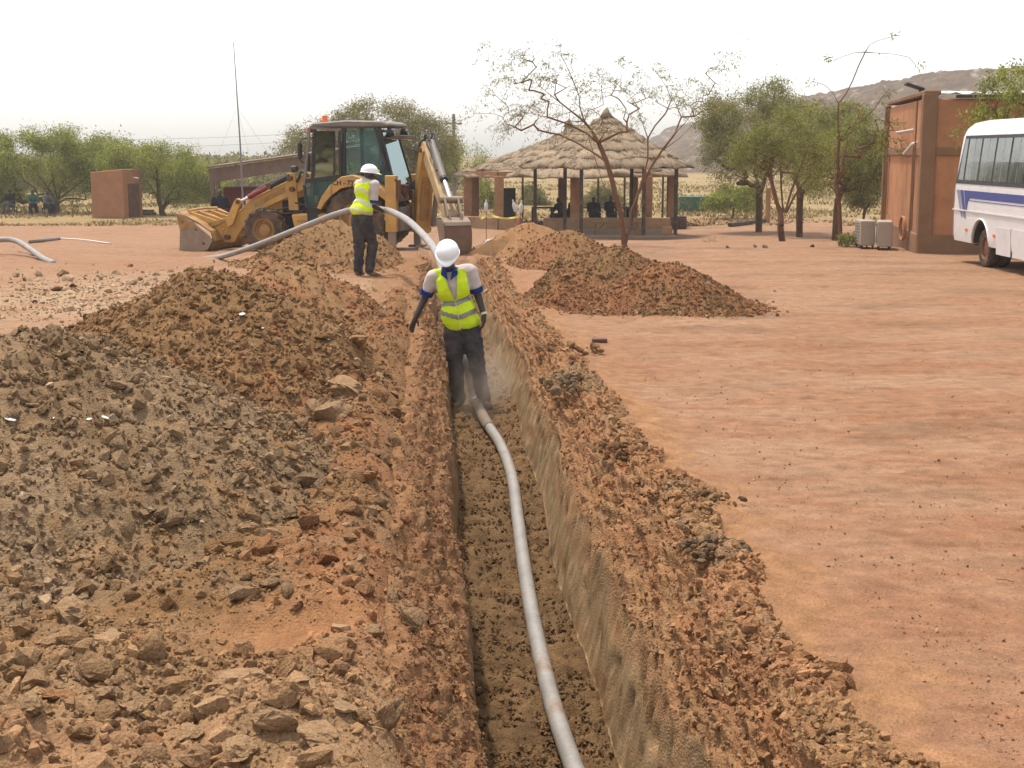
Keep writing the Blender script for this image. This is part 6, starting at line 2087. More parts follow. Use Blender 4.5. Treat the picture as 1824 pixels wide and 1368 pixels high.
# ================================================================== THE BUS
MAT['bus_white'] = plain_material('bus_white', paint(236, 230, 226, .80), .35, 0, .03, 2, paint(214, 180, 154, .6), .28, spec=.5)
MAT['bus_blue'] = plain_material('bus_blue', paint(62, 74, 150, .7), .4, 0, .05, 3)
MAT['bus_grey'] = plain_material('bus_grey_stripe', paint(150, 148, 166, .7), .4, 0, .05, 3)
MAT['rubber'] = plain_material('window_rubber', (.02, .02, .022), .6, 0, .1, 4, DUST, .12)
MAT['bus_glass'] = glass('bus_glass', (.30, .36, .34), .10, .10, (.4, .42, .38))
MAT['curtain'] = plain_material('pale_curtain', paint(190, 186, 168, .5), .9, 0, .12, 3)

def bus():
    # local: x along the bus from the rear end forwards (towards the camera), y = 0 the near side, z up
    rear = Vector((8.50, 27.25, 0)); rear.z = ground_z(8.6, 26) + 0.0
    root = empty('minibus', rear, math.radians(-90.6))
    tag(root, 'white minibus with blue stripes, partly cut off by the right edge', 'bus')
    L, W = 6.6, 2.05
    # body section (y, z): near side at y=0, roof rounded; the side leans in above the waist
    def sec(k):
        s = []
        s += [(.02, .40), (0.0, .55), (-.005, 1.0), (.0, 1.45), (.05, 2.05), (.085, 2.36), (.13, 2.50), (.24, 2.60), (.5, 2.66), (W / 2, 2.69)]
        return s
    half = sec(0)
    full = half + [(W - y, z) for (y, z) in half[-2::-1]]
    # along x: the rear end is rounded and raked
    xs = [0.0, .03, .10, .25, .6, L]
    def shape(x):
        out = []
        for (y, z) in full:
            xx = x
            if x < .5:
                rake = .16 * max(0, (z - 1.0) / 1.6) ** 1.5 + .05 * max(0, (1.0 - z))
                rnd = .22 * max(0, z - 2.35) / .35
                xx = x + (rake + rnd) * (1 - x / .5)
                ins = .10 * (1 - min(1, x / .10)) ** 1.5
            else: ins = 0
            yy = y + ins if y < W / 2 else y - ins
            out.append((xx, yy, z))
        return out
    V, F = [], []
    m = len(full)
    for x in xs: V += shape(x)
    for i in range(len(xs) - 1):
        for k in range(m - 1):
            F.append((i * m + k, i * m + k + 1, (i + 1) * m + k + 1, (i + 1) * m + k))
    F.append(tuple(range(m))); F.append(tuple((len(xs) - 1) * m + k for k in range(m)))
    F += [(i * m, (i + 1) * m, (i + 1) * m + m - 1, i * m + m - 1) for i in range(len(xs) - 1)]
    # cut the wheel arch out of the near side with a boolean
    body = MB().add(V, F).build('body', MAT['bus_white'], root)
    wc = 1.72                                             # wheel centre along x
    cut = MB().lathe([(.50, -.2), (.50, .35)], (wc, .0, .36), (0, 1, 0), 28).build('cutter', None, root)
    md = body.modifiers.new('arch', 'BOOLEAN'); md.object = cut; md.operation = 'DIFFERENCE'; md.solver = 'EXACT'
    bpy.context.view_layer.update()
    dg = bpy.context.evaluated_depsgraph_get()
    me = bpy.data.meshes.new_from_object(body.evaluated_get(dg))
    body.modifiers.clear(); body.data = me
    bpy.data.objects.remove(cut, do_unlink=True)
    smooth_by_angle(me, 30)
    def ys(z):      # side surface at height z
        return float(np.interp(z, [p[1] for p in half], [p[0] for p in half]))
    def panel(name, mat, pts, off=.004, th=.004, parent=root):
        """pts (x, z) polygon laid on the near side"""
        n = len(pts)
        v = [(x, ys(z) - off - th, z) for x, z in pts] + [(x, ys(z) - off, z) for x, z in pts]
        f = [tuple(range(n)), tuple(range(2 * n - 1, n - 1, -1))] + [(k, n + k, n + (k + 1) % n, (k + 1) % n) for k in range(n)]
        return MB().add(v, f).build(name, mat, parent)
    # window band and panes
    z0, z1 = 1.53, 2.33
    panel('window_band', MAT['rubber'], [(.12, z0 - .05), (L, z0 - .05), (L, 1.9), (L, z1 + .04), (.34, z1 + .04), (.26, 1.95)], .003, .006)
    xa = [.24, .62, 1.42, 2.22, 3.02, 3.82, 4.62, 5.42, 6.2]
    for i in range(len(xa) - 1):
        a, b = xa[i] + .045, xa[i + 1] - .045
        la = .10 if i == 0 else 0
        panel('window_pane', MAT['bus_glass_o'], [(a, z0 + .02), (b, z0 + .02), (b, 1.9), (b, z1 - .02), (a + la, z1 - .02), (a + la * .5, 1.9)], .012, .003)
        if 1 <= i: panel('pane_bar', MAT['bus_grey'], [((a + b) / 2 - .008, z0 + .02), ((a + b) / 2 + .008, z0 + .02), ((a + b) / 2 + .008, z1 - .02), ((a + b) / 2 - .008, z1 - .02)], .016, .002)
    # stripes
    panel('stripe', MAT['bus_blue'], [(.66, 1.36), (L, 1.36), (L, 1.22), (1.06, 1.22), (.95, 1.18), (.90, 1.08), (.90, 1.0), (.83, 1.0)], .003, .003)
    panel('stripe', MAT['bus_blue'], [(.44, 1.36), (.62, 1.36), (.80, 1.0), (.68, 1.0)], .003, .003)
    panel('stripe', MAT['bus_grey'], [(.20, 1.36), (.34, 1.36), (.66, .86), (.56, .86)], .003, .003)
    panel('stripe', MAT['bus_grey'], [(.36, 1.36), (.42, 1.36), (.76, .86), (.70, .86)], .003, .003)
    panel('stripe', MAT['bus_grey'], [(.70, .97), (.82, .97), (.86, .84), (.80, .84)], .003, .003)
    panel('stripe', MAT['bus_blue'], [(.97, 1.185), (L, 1.185), (L, 1.172), (.97, 1.172)], .003, .003)
    panel('moulding', MAT['bus_white'], [(.05, 1.0), (L, 1.0), (L, .975), (.05, .975)], .004, .014)
    panel('side_marker', MAT['orange_lens'], [(.86, .66), (.98, .66), (.98, .61), (.86, .61)], .004, .012)
    panel('side_marker', MAT['orange_lens'], [(2.45, .64), (2.55, .64), (2.55, .59), (2.45, .59)], .004, .012)
    panel('hatch', MAT['bus_white'], [(2.62, .78), (3.35, .78), (3.35, .30), (2.62, .30)], .004, .012)
    panel('hatch', MAT['bus_white'], [(3.45, .78), (4.3, .78), (4.3, .30), (3.45, .30)], .004, .012)
    panel('rear_trim', MAT['bus_grey'], [(.045, .45), (.06, .45), (.06, 1.4), (.045, 1.4)], .003, .004)
    # arch liner, underside, wheels
    arc = [(wc + .51 * math.cos(t), .51 * math.sin(t) + .36) for t in np.linspace(.10, pi - .10, 22)]
    arc2 = [(wc + .47 * math.cos(t), .47 * math.sin(t) + .36) for t in np.linspace(.10, pi - .10, 22)]
    MB().prism(arc + arc2[::-1], 1, .03, .62).build('arch_liner', MAT['rubber'], root)
    MB().tube([(x, ys(z) - .004, z) for x, z in arc], .018, 8).build('arch_lip', MAT['bus_white'], root, auto=40)
    MB().box((3.4, W / 2, .40), (5.6, 1.5, .16)).build('underframe', MAT['rubber'], root)
    for (yy, s) in ((.18, -1), (.40, -1), (W - .18, 1), (W - .40, 1)):
        wheel(root, (wc, yy, .355), .355, .20, .22, (0, s, 0), 0, rim='rust_rim')
    for yy in (.16, W - .16): wheel(root, (5.4, yy, .355), .355, .20, .22, (0, -1 if yy < 1 else 1, 0), 0, rim='rust_rim')
    MB().box((.10, W / 2, .55), (.12, W - .2, .2)).build('rear_bumper', MAT['bus_white'], root, .03)
    # front end, outside the picture
    MB().box((L + .012, W / 2, 1.85), (.03, W - .26, .98)).build('windscreen_rubber', MAT['rubber'], root, .01)
    for k in (-1, 1): MB().box((L + .03, W / 2 + k * .44, 1.86), (.012, .84, .88)).build('windscreen', MAT['bus_glass_o'], root)
    MB().box((L + .06, W / 2, .50), (.16, W - .06, .24)).build('front_bumper', MAT['bus_white'], root, .04)
    MB().box((L + .015, W / 2, .86), (.03, .9, .22)).build('front_grille', MAT['rubber'], root, .01)
    for k in (-1, 1):
        MB().cyl((L, W / 2 + k * .72, .86), (L + .04, W / 2 + k * .72, .86), .11, 16).build('headlamp', MAT['chrome'], root, auto=40)
        MB().box((L + .02, W / 2 + k * .90, .86), (.03, .08, .16)).build('indicator', MAT['orange_lens'], root)
        MB().tube([(L + .05, W / 2 + k * .1, 1.36), (L + .05, W / 2 + k * .55, 1.62)], .01, 5).build('wiper', MAT['rubber'], root)
        MB().tube([(L - .05, W / 2 + k * (W / 2 - .02), 2.2), (L + .12, W / 2 + k * (W / 2 + .18), 2.1)], .014, 6).build('mirror_arm', MAT['rubber'], root)
        MB().box((L + .12, W / 2 + k * (W / 2 + .2), 1.95), (.05, .16, .30)).build('mirror', MAT['rubber'], root, .02)
    # interior seen through the panes
    MB().box((3.6, W - .25, 1.85), (6, .03, .8)).build('curtain', MAT['curtain'], root)
MAT['rust_rim'] = plain_material('dusty_rim', paint(170, 116, 84, .5), .8, 0, .2, 6, DUST, .5)
MAT['bus_glass_o'] = None
def opaque_glass():
    """tinted coach glass that mirrors the yard"""
    m, nt, b = nmat('tinted_coach_glass')
    b.inputs['Base Color'].default_value = (.10, .115, .105, 1)
    b.inputs['Roughness'].default_value = .06
    b.inputs['Specular IOR Level'].default_value = .7
    b.inputs['IOR'].default_value = 1.6
    tc = N(nt, 'ShaderNodeTexCoord')
    n1 = noise_node(nt, tc.outputs['Object'], 1.6, 4, .6)
    c = ramp(nt, n1.outputs[0], [(.35, (.03, .034, .03)), (.65, (.13, .14, .12))])
    nt.links.new(c.outputs[0], b.inputs['Base Color'])
    bump_chain(nt, b, [(noise_node(nt, tc.outputs['Object'], 2.5, 2).outputs[0], .08, .02)])
    return m
MAT['bus_glass_o'] = opaque_glass()
bus()
# ================================================================== PEOPLE
MAT['skin'] = plain_material('dark_skin', (.044, .026, .018), .5, 0, .12, 8, spec=.4)
MAT['shirt'] = plain_material('pale_polo_cloth', paint(222, 208, 200, .72), .9, 0, .06, 6, DUST, .25, .3, spec=.1, bscale=14)
MAT['blue_cloth'] = plain_material('royal_blue_cloth', paint(40, 66, 140, .6), .9, 0, .08, 6, None, 0, .2, spec=.1)
MAT['vest'] = plain_material('yellow_green_vest', (.62, .80, .02), .8, 0, .06, 5, paint(196, 190, 100, .6), .15, .35, spec=.15, bscale=12)
MAT['band'] = plain_material('reflective_band', paint(168, 164, 156, .6), .4, .2, .08, 5)
MAT['band_pale'] = plain_material('pale_reflective_band', paint(226, 226, 190, .75), .45, .1, .06, 5)
MAT['trousers'] = plain_material('navy_trousers', (.042, .042, .047), .9, 0, .25, 5, paint(150, 120, 96, .3), .6, .45, spec=.15, bscale=9)
MAT['helmet'] = plain_material('white_helmet', (.82, .82, .80), .35, 0, .02, 4, DUST, .08, spec=.5)
MAT['shoe'] = plain_material('dusty_shoe', paint(110, 82, 62, .4), .8, 0, .2, 8, DUST, .6)
MAT['dark_shade_cloth'] = plain_material('dark_shade_cloth', (.016, .017, .024), .9, 0, .2, 6, spec=.1)  # dark clothes; on the hall sitters, roof shade is put into this colour
MAT['white_eye'] = plain_material('eye', (.6, .57, .52), .3)

def capsule(mb, a, ra, b, rb, n=14, flat=None):
    """tapered limb from a to b with round ends"""
    a, b = Vector(a), Vector(b)
    L = (b - a).length
    prof = []
    for k in range(0, 5):
        t = pi / 2 * k / 4
        prof.append((max(.0008, ra * math.sin(t)), -ra * math.cos(t)))
    for k in range(0, 5):
        t = pi / 2 * k / 4
        prof.append((max(.0008, rb * math.cos(t)), L + rb * math.sin(t)))
    mb.lathe(prof, a, (b - a).normalized() if L > 1e-6 else Vector((0, 0, 1)), n)
    return mb

def blob(mb, c, r, rot=None, n=16):
    """ellipsoid"""
    v, f = [], []
    m = 9
    R = rot.to_3x3() if rot is not None else Matrix.Identity(3)
    for i in range(m + 1):
        t = pi * i / m
        for k in range(n):
            p = 2 * pi * k / n
            q = Vector((r[0] * max(.002, math.sin(t)) * math.cos(p), r[1] * max(.002, math.sin(t)) * math.sin(p), r[2] * math.cos(t)))
            v.append(R @ q + Vector(c))
    for i in range(m):
        for k in range(n):
            f.append((i * n + k, i * n + (k + 1) % n, (i + 1) * n + (k + 1) % n, (i + 1) * n + k))
    f.append(tuple(range(n - 1, -1, -1))); f.append(tuple(m * n + k for k in range(n)))
    return mb.add(v, f)

def fuse(mb, name, voxel, smooth_n=2):
    """grow one continuous surface over the pieces"""
    me = mb.mesh(name)
    o = bpy.data.objects.new(name, me); C.objects.link(o)
    md = o.modifiers.new('r', 'REMESH'); md.mode = 'VOXEL'; md.voxel_size = voxel
    sm = o.modifiers.new('s', 'SMOOTH'); sm.factor = .5; sm.iterations = smooth_n
    bpy.context.view_layer.update()
    out = bpy.data.meshes.new_from_object(o.evaluated_get(bpy.context.evaluated_depsgraph_get()))
    bpy.data.objects.remove(o, do_unlink=True)
    out.name = name
    out.shade_smooth()
    return out

def wrinkle(me, amp, fx, seed):
    n = len(me.vertices)
    co = np.empty(n * 3, np.float32); me.vertices.foreach_get('co', co); co = co.reshape(-1, 3)
    no = np.empty(n * 3, np.float32); me.vertices.foreach_get('normal', no); no = no.reshape(-1, 3)
    w = fbm(co[:, 0] * fx + co[:, 1] * fx * .7, co[:, 2] * fx * 1.3 + co[:, 1] * fx * .5, 3, seed)
    co += no * (amp * w)[:, None].astype(np.float32)
    me.vertices.foreach_set('co', co.ravel()); me.update()

def keep_faces(me, fn):
    """keep only faces whose centre passes fn"""
    bm = bmesh.new(); bm.from_mesh(me)
    dead = [f for f in bm.faces if not fn(f.calc_center_median(), f.normal)]
    bmesh.ops.delete(bm, geom=dead, context='FACES')
    bm.to_mesh(me); bm.free(); me.update()
    return me

def shell_part(me, name, fn, mat, parent, off):
    """a patch lying on another surface"""
    m2 = me.copy(); m2.name = name
    m2.materials.clear()
    keep_faces(m2, fn)
    n = len(m2.vertices)
    co = np.empty(n * 3, np.float32); m2.vertices.foreach_get('co', co); no = np.empty(n * 3, np.float32); m2.vertices.foreach_get('normal', no)
    m2.vertices.foreach_set('co', co + off * no); m2.update()
    return link(name, m2, mat, parent, True)

def hand(mb, wrist, direction, palm_n, curl=.5, side=1, s=1.0):
    """palm and five fingers; direction from the wrist, palm_n out of the palm, thumb on the given side"""
    d = Vector(direction).normalized(); nrm = Vector(palm_n); nrm = (nrm - d * nrm.dot(d)).normalized()
    sv = d.cross(nrm) * side
    w = Vector(wrist)
    capsule(mb, w, .026 * s, w + d * .05 * s, .030 * s)
    for k in (-1, 0, 1):
        capsule(mb, w + d * .02 * s + sv * .016 * k * s, .017 * s, w + d * .085 * s + sv * .026 * k * s, .014 * s)
    for k, L in enumerate((.070, .080, .074, .058)):
        o = (1.5 - k) * .0225 * s
        p = w + d * .088 * s + sv * o
        q = p
        dirv = d.copy()
        for j, f in enumerate((.45, .32, .23)):
            ang = curl * (.5 + .5 * j)
            dirv = (dirv * math.cos(ang) + nrm * math.sin(ang)).normalized()
            r = q + dirv * L * f * s
            capsule(mb, q, (.0105 - .001 * j) * s, r, (.0095 - .001 * j) * s, 8)
            q = r
    p = w + d * .02 * s + sv * .03 * s
    t1 = p + (d * .6 + sv * .75 + nrm * .2).normalized() * .04 * s
    t2 = t1 + (d * .85 + sv * .25 + nrm * .35).normalized() * .032 * s
    capsule(mb, p, .015 * s, t1, .012 * s, 8); capsule(mb, t1, .012 * s, t2, .010 * s, 8)

def head(mb, c, fwd, s=1.0):
    """skull, jaw, nose, brow, lips and ears round the centre c"""
    f = Vector(fwd).normalized(); up0 = Vector((0, 0, 1)); r = f.cross(up0).normalized(); u = r.cross(f)
    R = Matrix((r, f, u)).transposed()
    c = Vector(c)
    blob(mb, c + u * .02 * s, (.078 * s, .096 * s, .10 * s), R)
    blob(mb, c + f * .028 * s - u * .062 * s, (.058 * s, .064 * s, .058 * s), R)
    capsule(mb, c + f * .094 * s + u * .005 * s, .010 * s, c + f * .112 * s - u * .032 * s, .017 * s, 8)
    capsule(mb, c + f * .083 * s - r * .035 * s + u * .022 * s, .012 * s, c + f * .083 * s + r * .035 * s + u * .022 * s, .012 * s, 8)
    capsule(mb, c + f * .088 * s - r * .022 * s - u * .062 * s, .010 * s, c + f * .088 * s + r * .022 * s - u * .062 * s, .010 * s, 8)
    for k in (-1, 1):
        blob(mb, c + r * k * .080 * s - u * .012 * s, (.012 * s, .022 * s, .034 * s), R)
    return R

def helmet(parent, c, fwd, up, s=1.0):
    """hard hat: ribbed dome, rim and peak"""
    u = Vector(up).normalized(); f = Vector(fwd); f = (f - u * f.dot(u)).normalized(); r = f.cross(u)
    R = Matrix((r, f, u)).transposed()
    c = Vector(c)
    e = empty('helmet'); e.parent = parent
    n, m = 32, 10
    v, fc = [], []
    for i in range(m + 1):
        t = pi / 2 * i / m
        for k in range(n):
            p = 2 * pi * k / n
            rib = 1 + .018 * (abs(math.sin(p * 1.0)) > .0) * max(0, math.cos(6 * (p - pi / 2))) * math.sin(t) ** .5
            q = Vector((.118 * math.cos(t) * math.cos(p) * rib, .140 * math.cos(t) * math.sin(p) * rib, .125 * math.sin(t) ** .9 * rib)) * s
            v.append(R @ q + c)
    for i in range(m):
        for k in range(n): fc.append((i * n + k, i * n + (k + 1) % n, (i + 1) * n + (k + 1) % n, (i + 1) * n + k))
    MB().add(v, fc).build('dome', MAT['helmet'], e, smooth=True)
    # rim widening into the peak
    v, fc = [], []
    for k in range(n):
        p = 2 * pi * k / n
        pk = max(0, math.sin(p)) ** 3
        for (rr, dz) in ((.98, .004), (1.07, -.008), (1.08, -.014), (.98, -.012)):
            ex = (rr - .98) / .1
            q = Vector(((.118 * rr) * math.cos(p), (.140 * rr + .055 * pk * ex) * math.sin(p), dz - .018 * pk * ex)) * s
            v.append(R @ q + c)
    for k in range(n):
        for j in range(4): fc.append((k * 4 + j, ((k + 1) % n) * 4 + j, ((k + 1) % n) * 4 + (j + 1) % 4, k * 4 + (j + 1) % 4))
    MB().add(v, fc).build('brim', MAT['helmet'], e, smooth=True)
    return e, R

def shoe(parent, ankle, fwd, s=1.0, pitch=0.0):
    f = Vector((fwd[0], fwd[1], 0)).normalized(); f = (f * math.cos(pitch) + Vector((0, 0, -1)) * math.sin(pitch))
    a = Vector(ankle)
    mb = MB()
    down = Vector((0, 0, -1))
    capsule(mb, a + f * -.03 + down * .045, .042, a + f * .09 + down * .055, .040)
    capsule(mb, a + f * .08 + down * .058, .042, a + f * .17 + down * .066, .034)
    capsule(mb, a, .05, a + down * .04, .05)
    return link('shoe', fuse(mb, 'shoe', .012, 1), MAT['shoe'], parent)

# ------------------------------------------------------------------ the man in the trench
def trench_man():
    d0 = 15.0
    fl = ground_z(-.36, d0) - float(trench_d(np.array([d0]))[0]) + .03
    ox = at_y(835, 700, d0).x
    root_loc = Vector((ox, d0, fl))
    S = d0 / FPX
    base_py = 270 + (CAM_Z - fl) / S * 1.0
    def q(px_, py_, dy=0.0):
        p = at_y(px_, py_, d0 + dy); return Vector((p.x - ox, dy, p.z - fl))
    neck, hip = q(801, 478, -.04), q(823, 588, .03)
    sl, sr = q(772, 492, -.02), q(838, 482, -.02)            # shoulders in the picture: left, right
    hd = q(797, 458, -.16)
    el, wl = q(757, 530, .04), q(740, 566, -.02)
    er, wr = q(852, 528, .02), q(862, 562, -.05)
    hl, hr = hip + Vector((-.095, 0, -.02)), hip + Vector((.095, 0, -.02))
    kl, kr = q(812, 662, -.04), q(851, 660, -.07)
    al, ar = q(817, 722, .02), q(862, 716, .0)
    al.z = max(al.z, .09); ar.z = max(ar.z, .09)
    mb = MB()
    R = head(mb, hd, (-.05, -1, -.62), 1.06)
    capsule(mb, hd + Vector((.01, .05, -.05)), .058, neck + Vector((0, .02, -.03)), .068)
    for (a, b, c) in ((sl, el, wl), (sr, er, wr)):
        capsule(mb, a, .056, b, .043); capsule(mb, b, .043, c, .029)
    hand(mb, wl, (-.35, -.05, -.9), (.6, -.6, -.3), .25, -1)
    hand(mb, wr, (-.05, -.08, -1), (-.9, .2, 0), .55, 1)
    chest = neck.lerp(hip, .28); belly = neck.lerp(hip, .72)
    blob(mb, chest, (.165, .105, .20)); blob(mb, belly, (.145, .10, .20))
    capsule(mb, sl, .06, sr, .06)
    for (h, k, a) in ((hl, kl, al), (hr, kr, ar)):
        capsule(mb, h, .085, k, .055); capsule(mb, k, .055, a, .04)
    me = fuse(mb, 'person', .0075, 2)
    root = link('person', me, MAT['skin'])
    root.location = root_loc
    tag(root, 'worker in white hard hat and yellow vest standing in the trench, head bowed', 'person')
    for k in (-1, 1):
        p = hd + R @ Vector((.032 * k, .082, .0))
        mbx = MB(); blob(mbx, p, (.012, .010, .009), R, 10); mbx.build('eye', MAT['white_eye'], root, smooth=True)
    # trousers
    mb = MB()
    blob(mb, hip + Vector((0, 0, .05)), (.168, .125, .13))
    for (h, k, a) in ((hl, kl, al), (hr, kr, ar)):
        capsule(mb, h, .112, k, .086); capsule(mb, k, .086, a + Vector((0, 0, .0)), .072); capsule(mb, a + Vector((0, 0, .03)), .078, a + Vector((0, -.01, -.01)), .078)
    t = fuse(mb, 'trousers', .013, 3); wrinkle(t, .012, 9, 61)
    link('trousers', t, MAT['trousers'], root, True)
    # polo shirt with blue collar and cuffs
    mb = MB()
    blob(mb, chest + Vector((0, 0, .02)), (.195, .130, .21)); blob(mb, belly, (.172, .122, .21)); blob(mb, hip + Vector((0, 0, .12)), (.172, .125, .12))
    capsule(mb, sl, .078, sr, .078)
    for (a, b) in ((sl, el), (sr, er)):
        capsule(mb, a, .076, a.lerp(b, .58), .068)
    sh = fuse(mb, 'shirt', .012, 2); wrinkle(sh, .008, 8, 63)
    shirt = link('shirt', sh, MAT['shirt'], root, True)
    for (a, b) in ((sl, el), (sr, er)):
        dv = (b - a).normalized(); c = a.lerp(b, .58)
        MB().lathe([(.055, -.012), (.074, -.015), (.075, .012), (.070, .04), (.055, .042)], c + dv * .035, dv, 18, closed=False).build('cuff', MAT['blue_cloth'], shirt, auto=50)
    col = [(.066, -.02), (.082, .0), (.072, .035), (.058, .04)]
    MB().lathe(col, neck + Vector((0, .0, -.01)), Vector((0, -.25, 1)), 20, closed=False).build('collar', MAT['blue_cloth'], shirt, auto=50)
    for k in (-1, 1):      # collar points and placket
        n0 = neck + Vector((.0, -.085, .0))
        MB().add([n0 + Vector((.085 * k, .05, .02)), n0 + Vector((.09 * k, -.035, -.055)), n0 + Vector((.012 * k, -.075, -.115)), n0 + Vector((.03 * k, -.02, -.01))], [(0, 1, 2, 3)]).build('collar_point', MAT['blue_cloth'], shirt)
    # vest
    mb = MB()
    blob(mb, chest + Vector((0, 0, .02)), (.212, .150, .215)); blob(mb, belly, (.196, .146, .22)); blob(mb, hip + Vector((.005, 0, .10)), (.196, .146, .13))
    capsule(mb, sl.lerp(sr, .2) + Vector((0, 0, .015)), .085, sl.lerp(sr, .8) + Vector((0, 0, .015)), .085)
    vm = fuse(mb, 'vest', .011, 2); wrinkle(vm, .007, 7, 65)
    ax = lambda z: neck.x + (hip.x - neck.x) * (neck.z - z) / (neck.z - hip.z)
    z_v, z_bot = q(800, 532).z, q(800, 590).z
    def in_vest(c, n):
        dx = c.x - ax(c.z)
        if c.z > neck.z - .005: return False
        if c.z < z_bot + .30 * min(abs(dx), abs(abs(dx) - .10)) - .02: return False
        if c.y < 0 and c.z > z_v and abs(dx) < .012 + .072 * (c.z - z_v) / (neck.z - z_v) + .0: return False
        if c.z > q(800, 522).z and abs(dx) > .168: return False
        if abs(dx) < .08 and c.z > neck.z - .05: return False
        return True
    keep_faces(vm, in_vest)
    vest = link('vest', vm, MAT['vest'], root, True)
    b1, b2 = q(800, 538).z, q(800, 563).z
    tilt = lambda c: (c.x - ax(c.z)) * .22
    shell_part(vm, 'reflective_band', lambda c, n: abs(c.z - b1 - abs(c.x - ax(c.z)) * .12 - tilt(c)) < .026, MAT['band'], vest, .004)
    shell_part(vm, 'reflective_band', lambda c, n: abs(c.z - b2 - abs(c.x - ax(c.z)) * .28 - tilt(c) * .3) < .024, MAT['band'], vest, .004)
    MB().beam(Vector((ax(z_v), -.158, z_v)) , Vector((ax(z_bot + .03), -.155, z_bot + .03)), .008, .006).build('zip', MAT['band_pale'], vest)
    helmet(root, hd + Vector((0, .0, .052)), (-.05, -1, -.6), (-.05, -.56, .83), 1.04)
    for (a, fw) in ((al, (-.15, -1)), (ar, (.45, -1))): shoe(root, a - Vector((0, 0, .0)), fw, 1)
    MB().lathe([(.031, -.012), (.035, -.012), (.035, .012), (.031, .012)], wr + Vector((0, 0, .02)), (wr - er), 16, closed=False).build('wrist_band', MAT['band_pale'], root, auto=50)
    MB().box(hip + Vector((-.175, -.02, .10)), (.035, .06, .09)).build('belt_pouch', MAT['black'], root, .008)
trench_man()

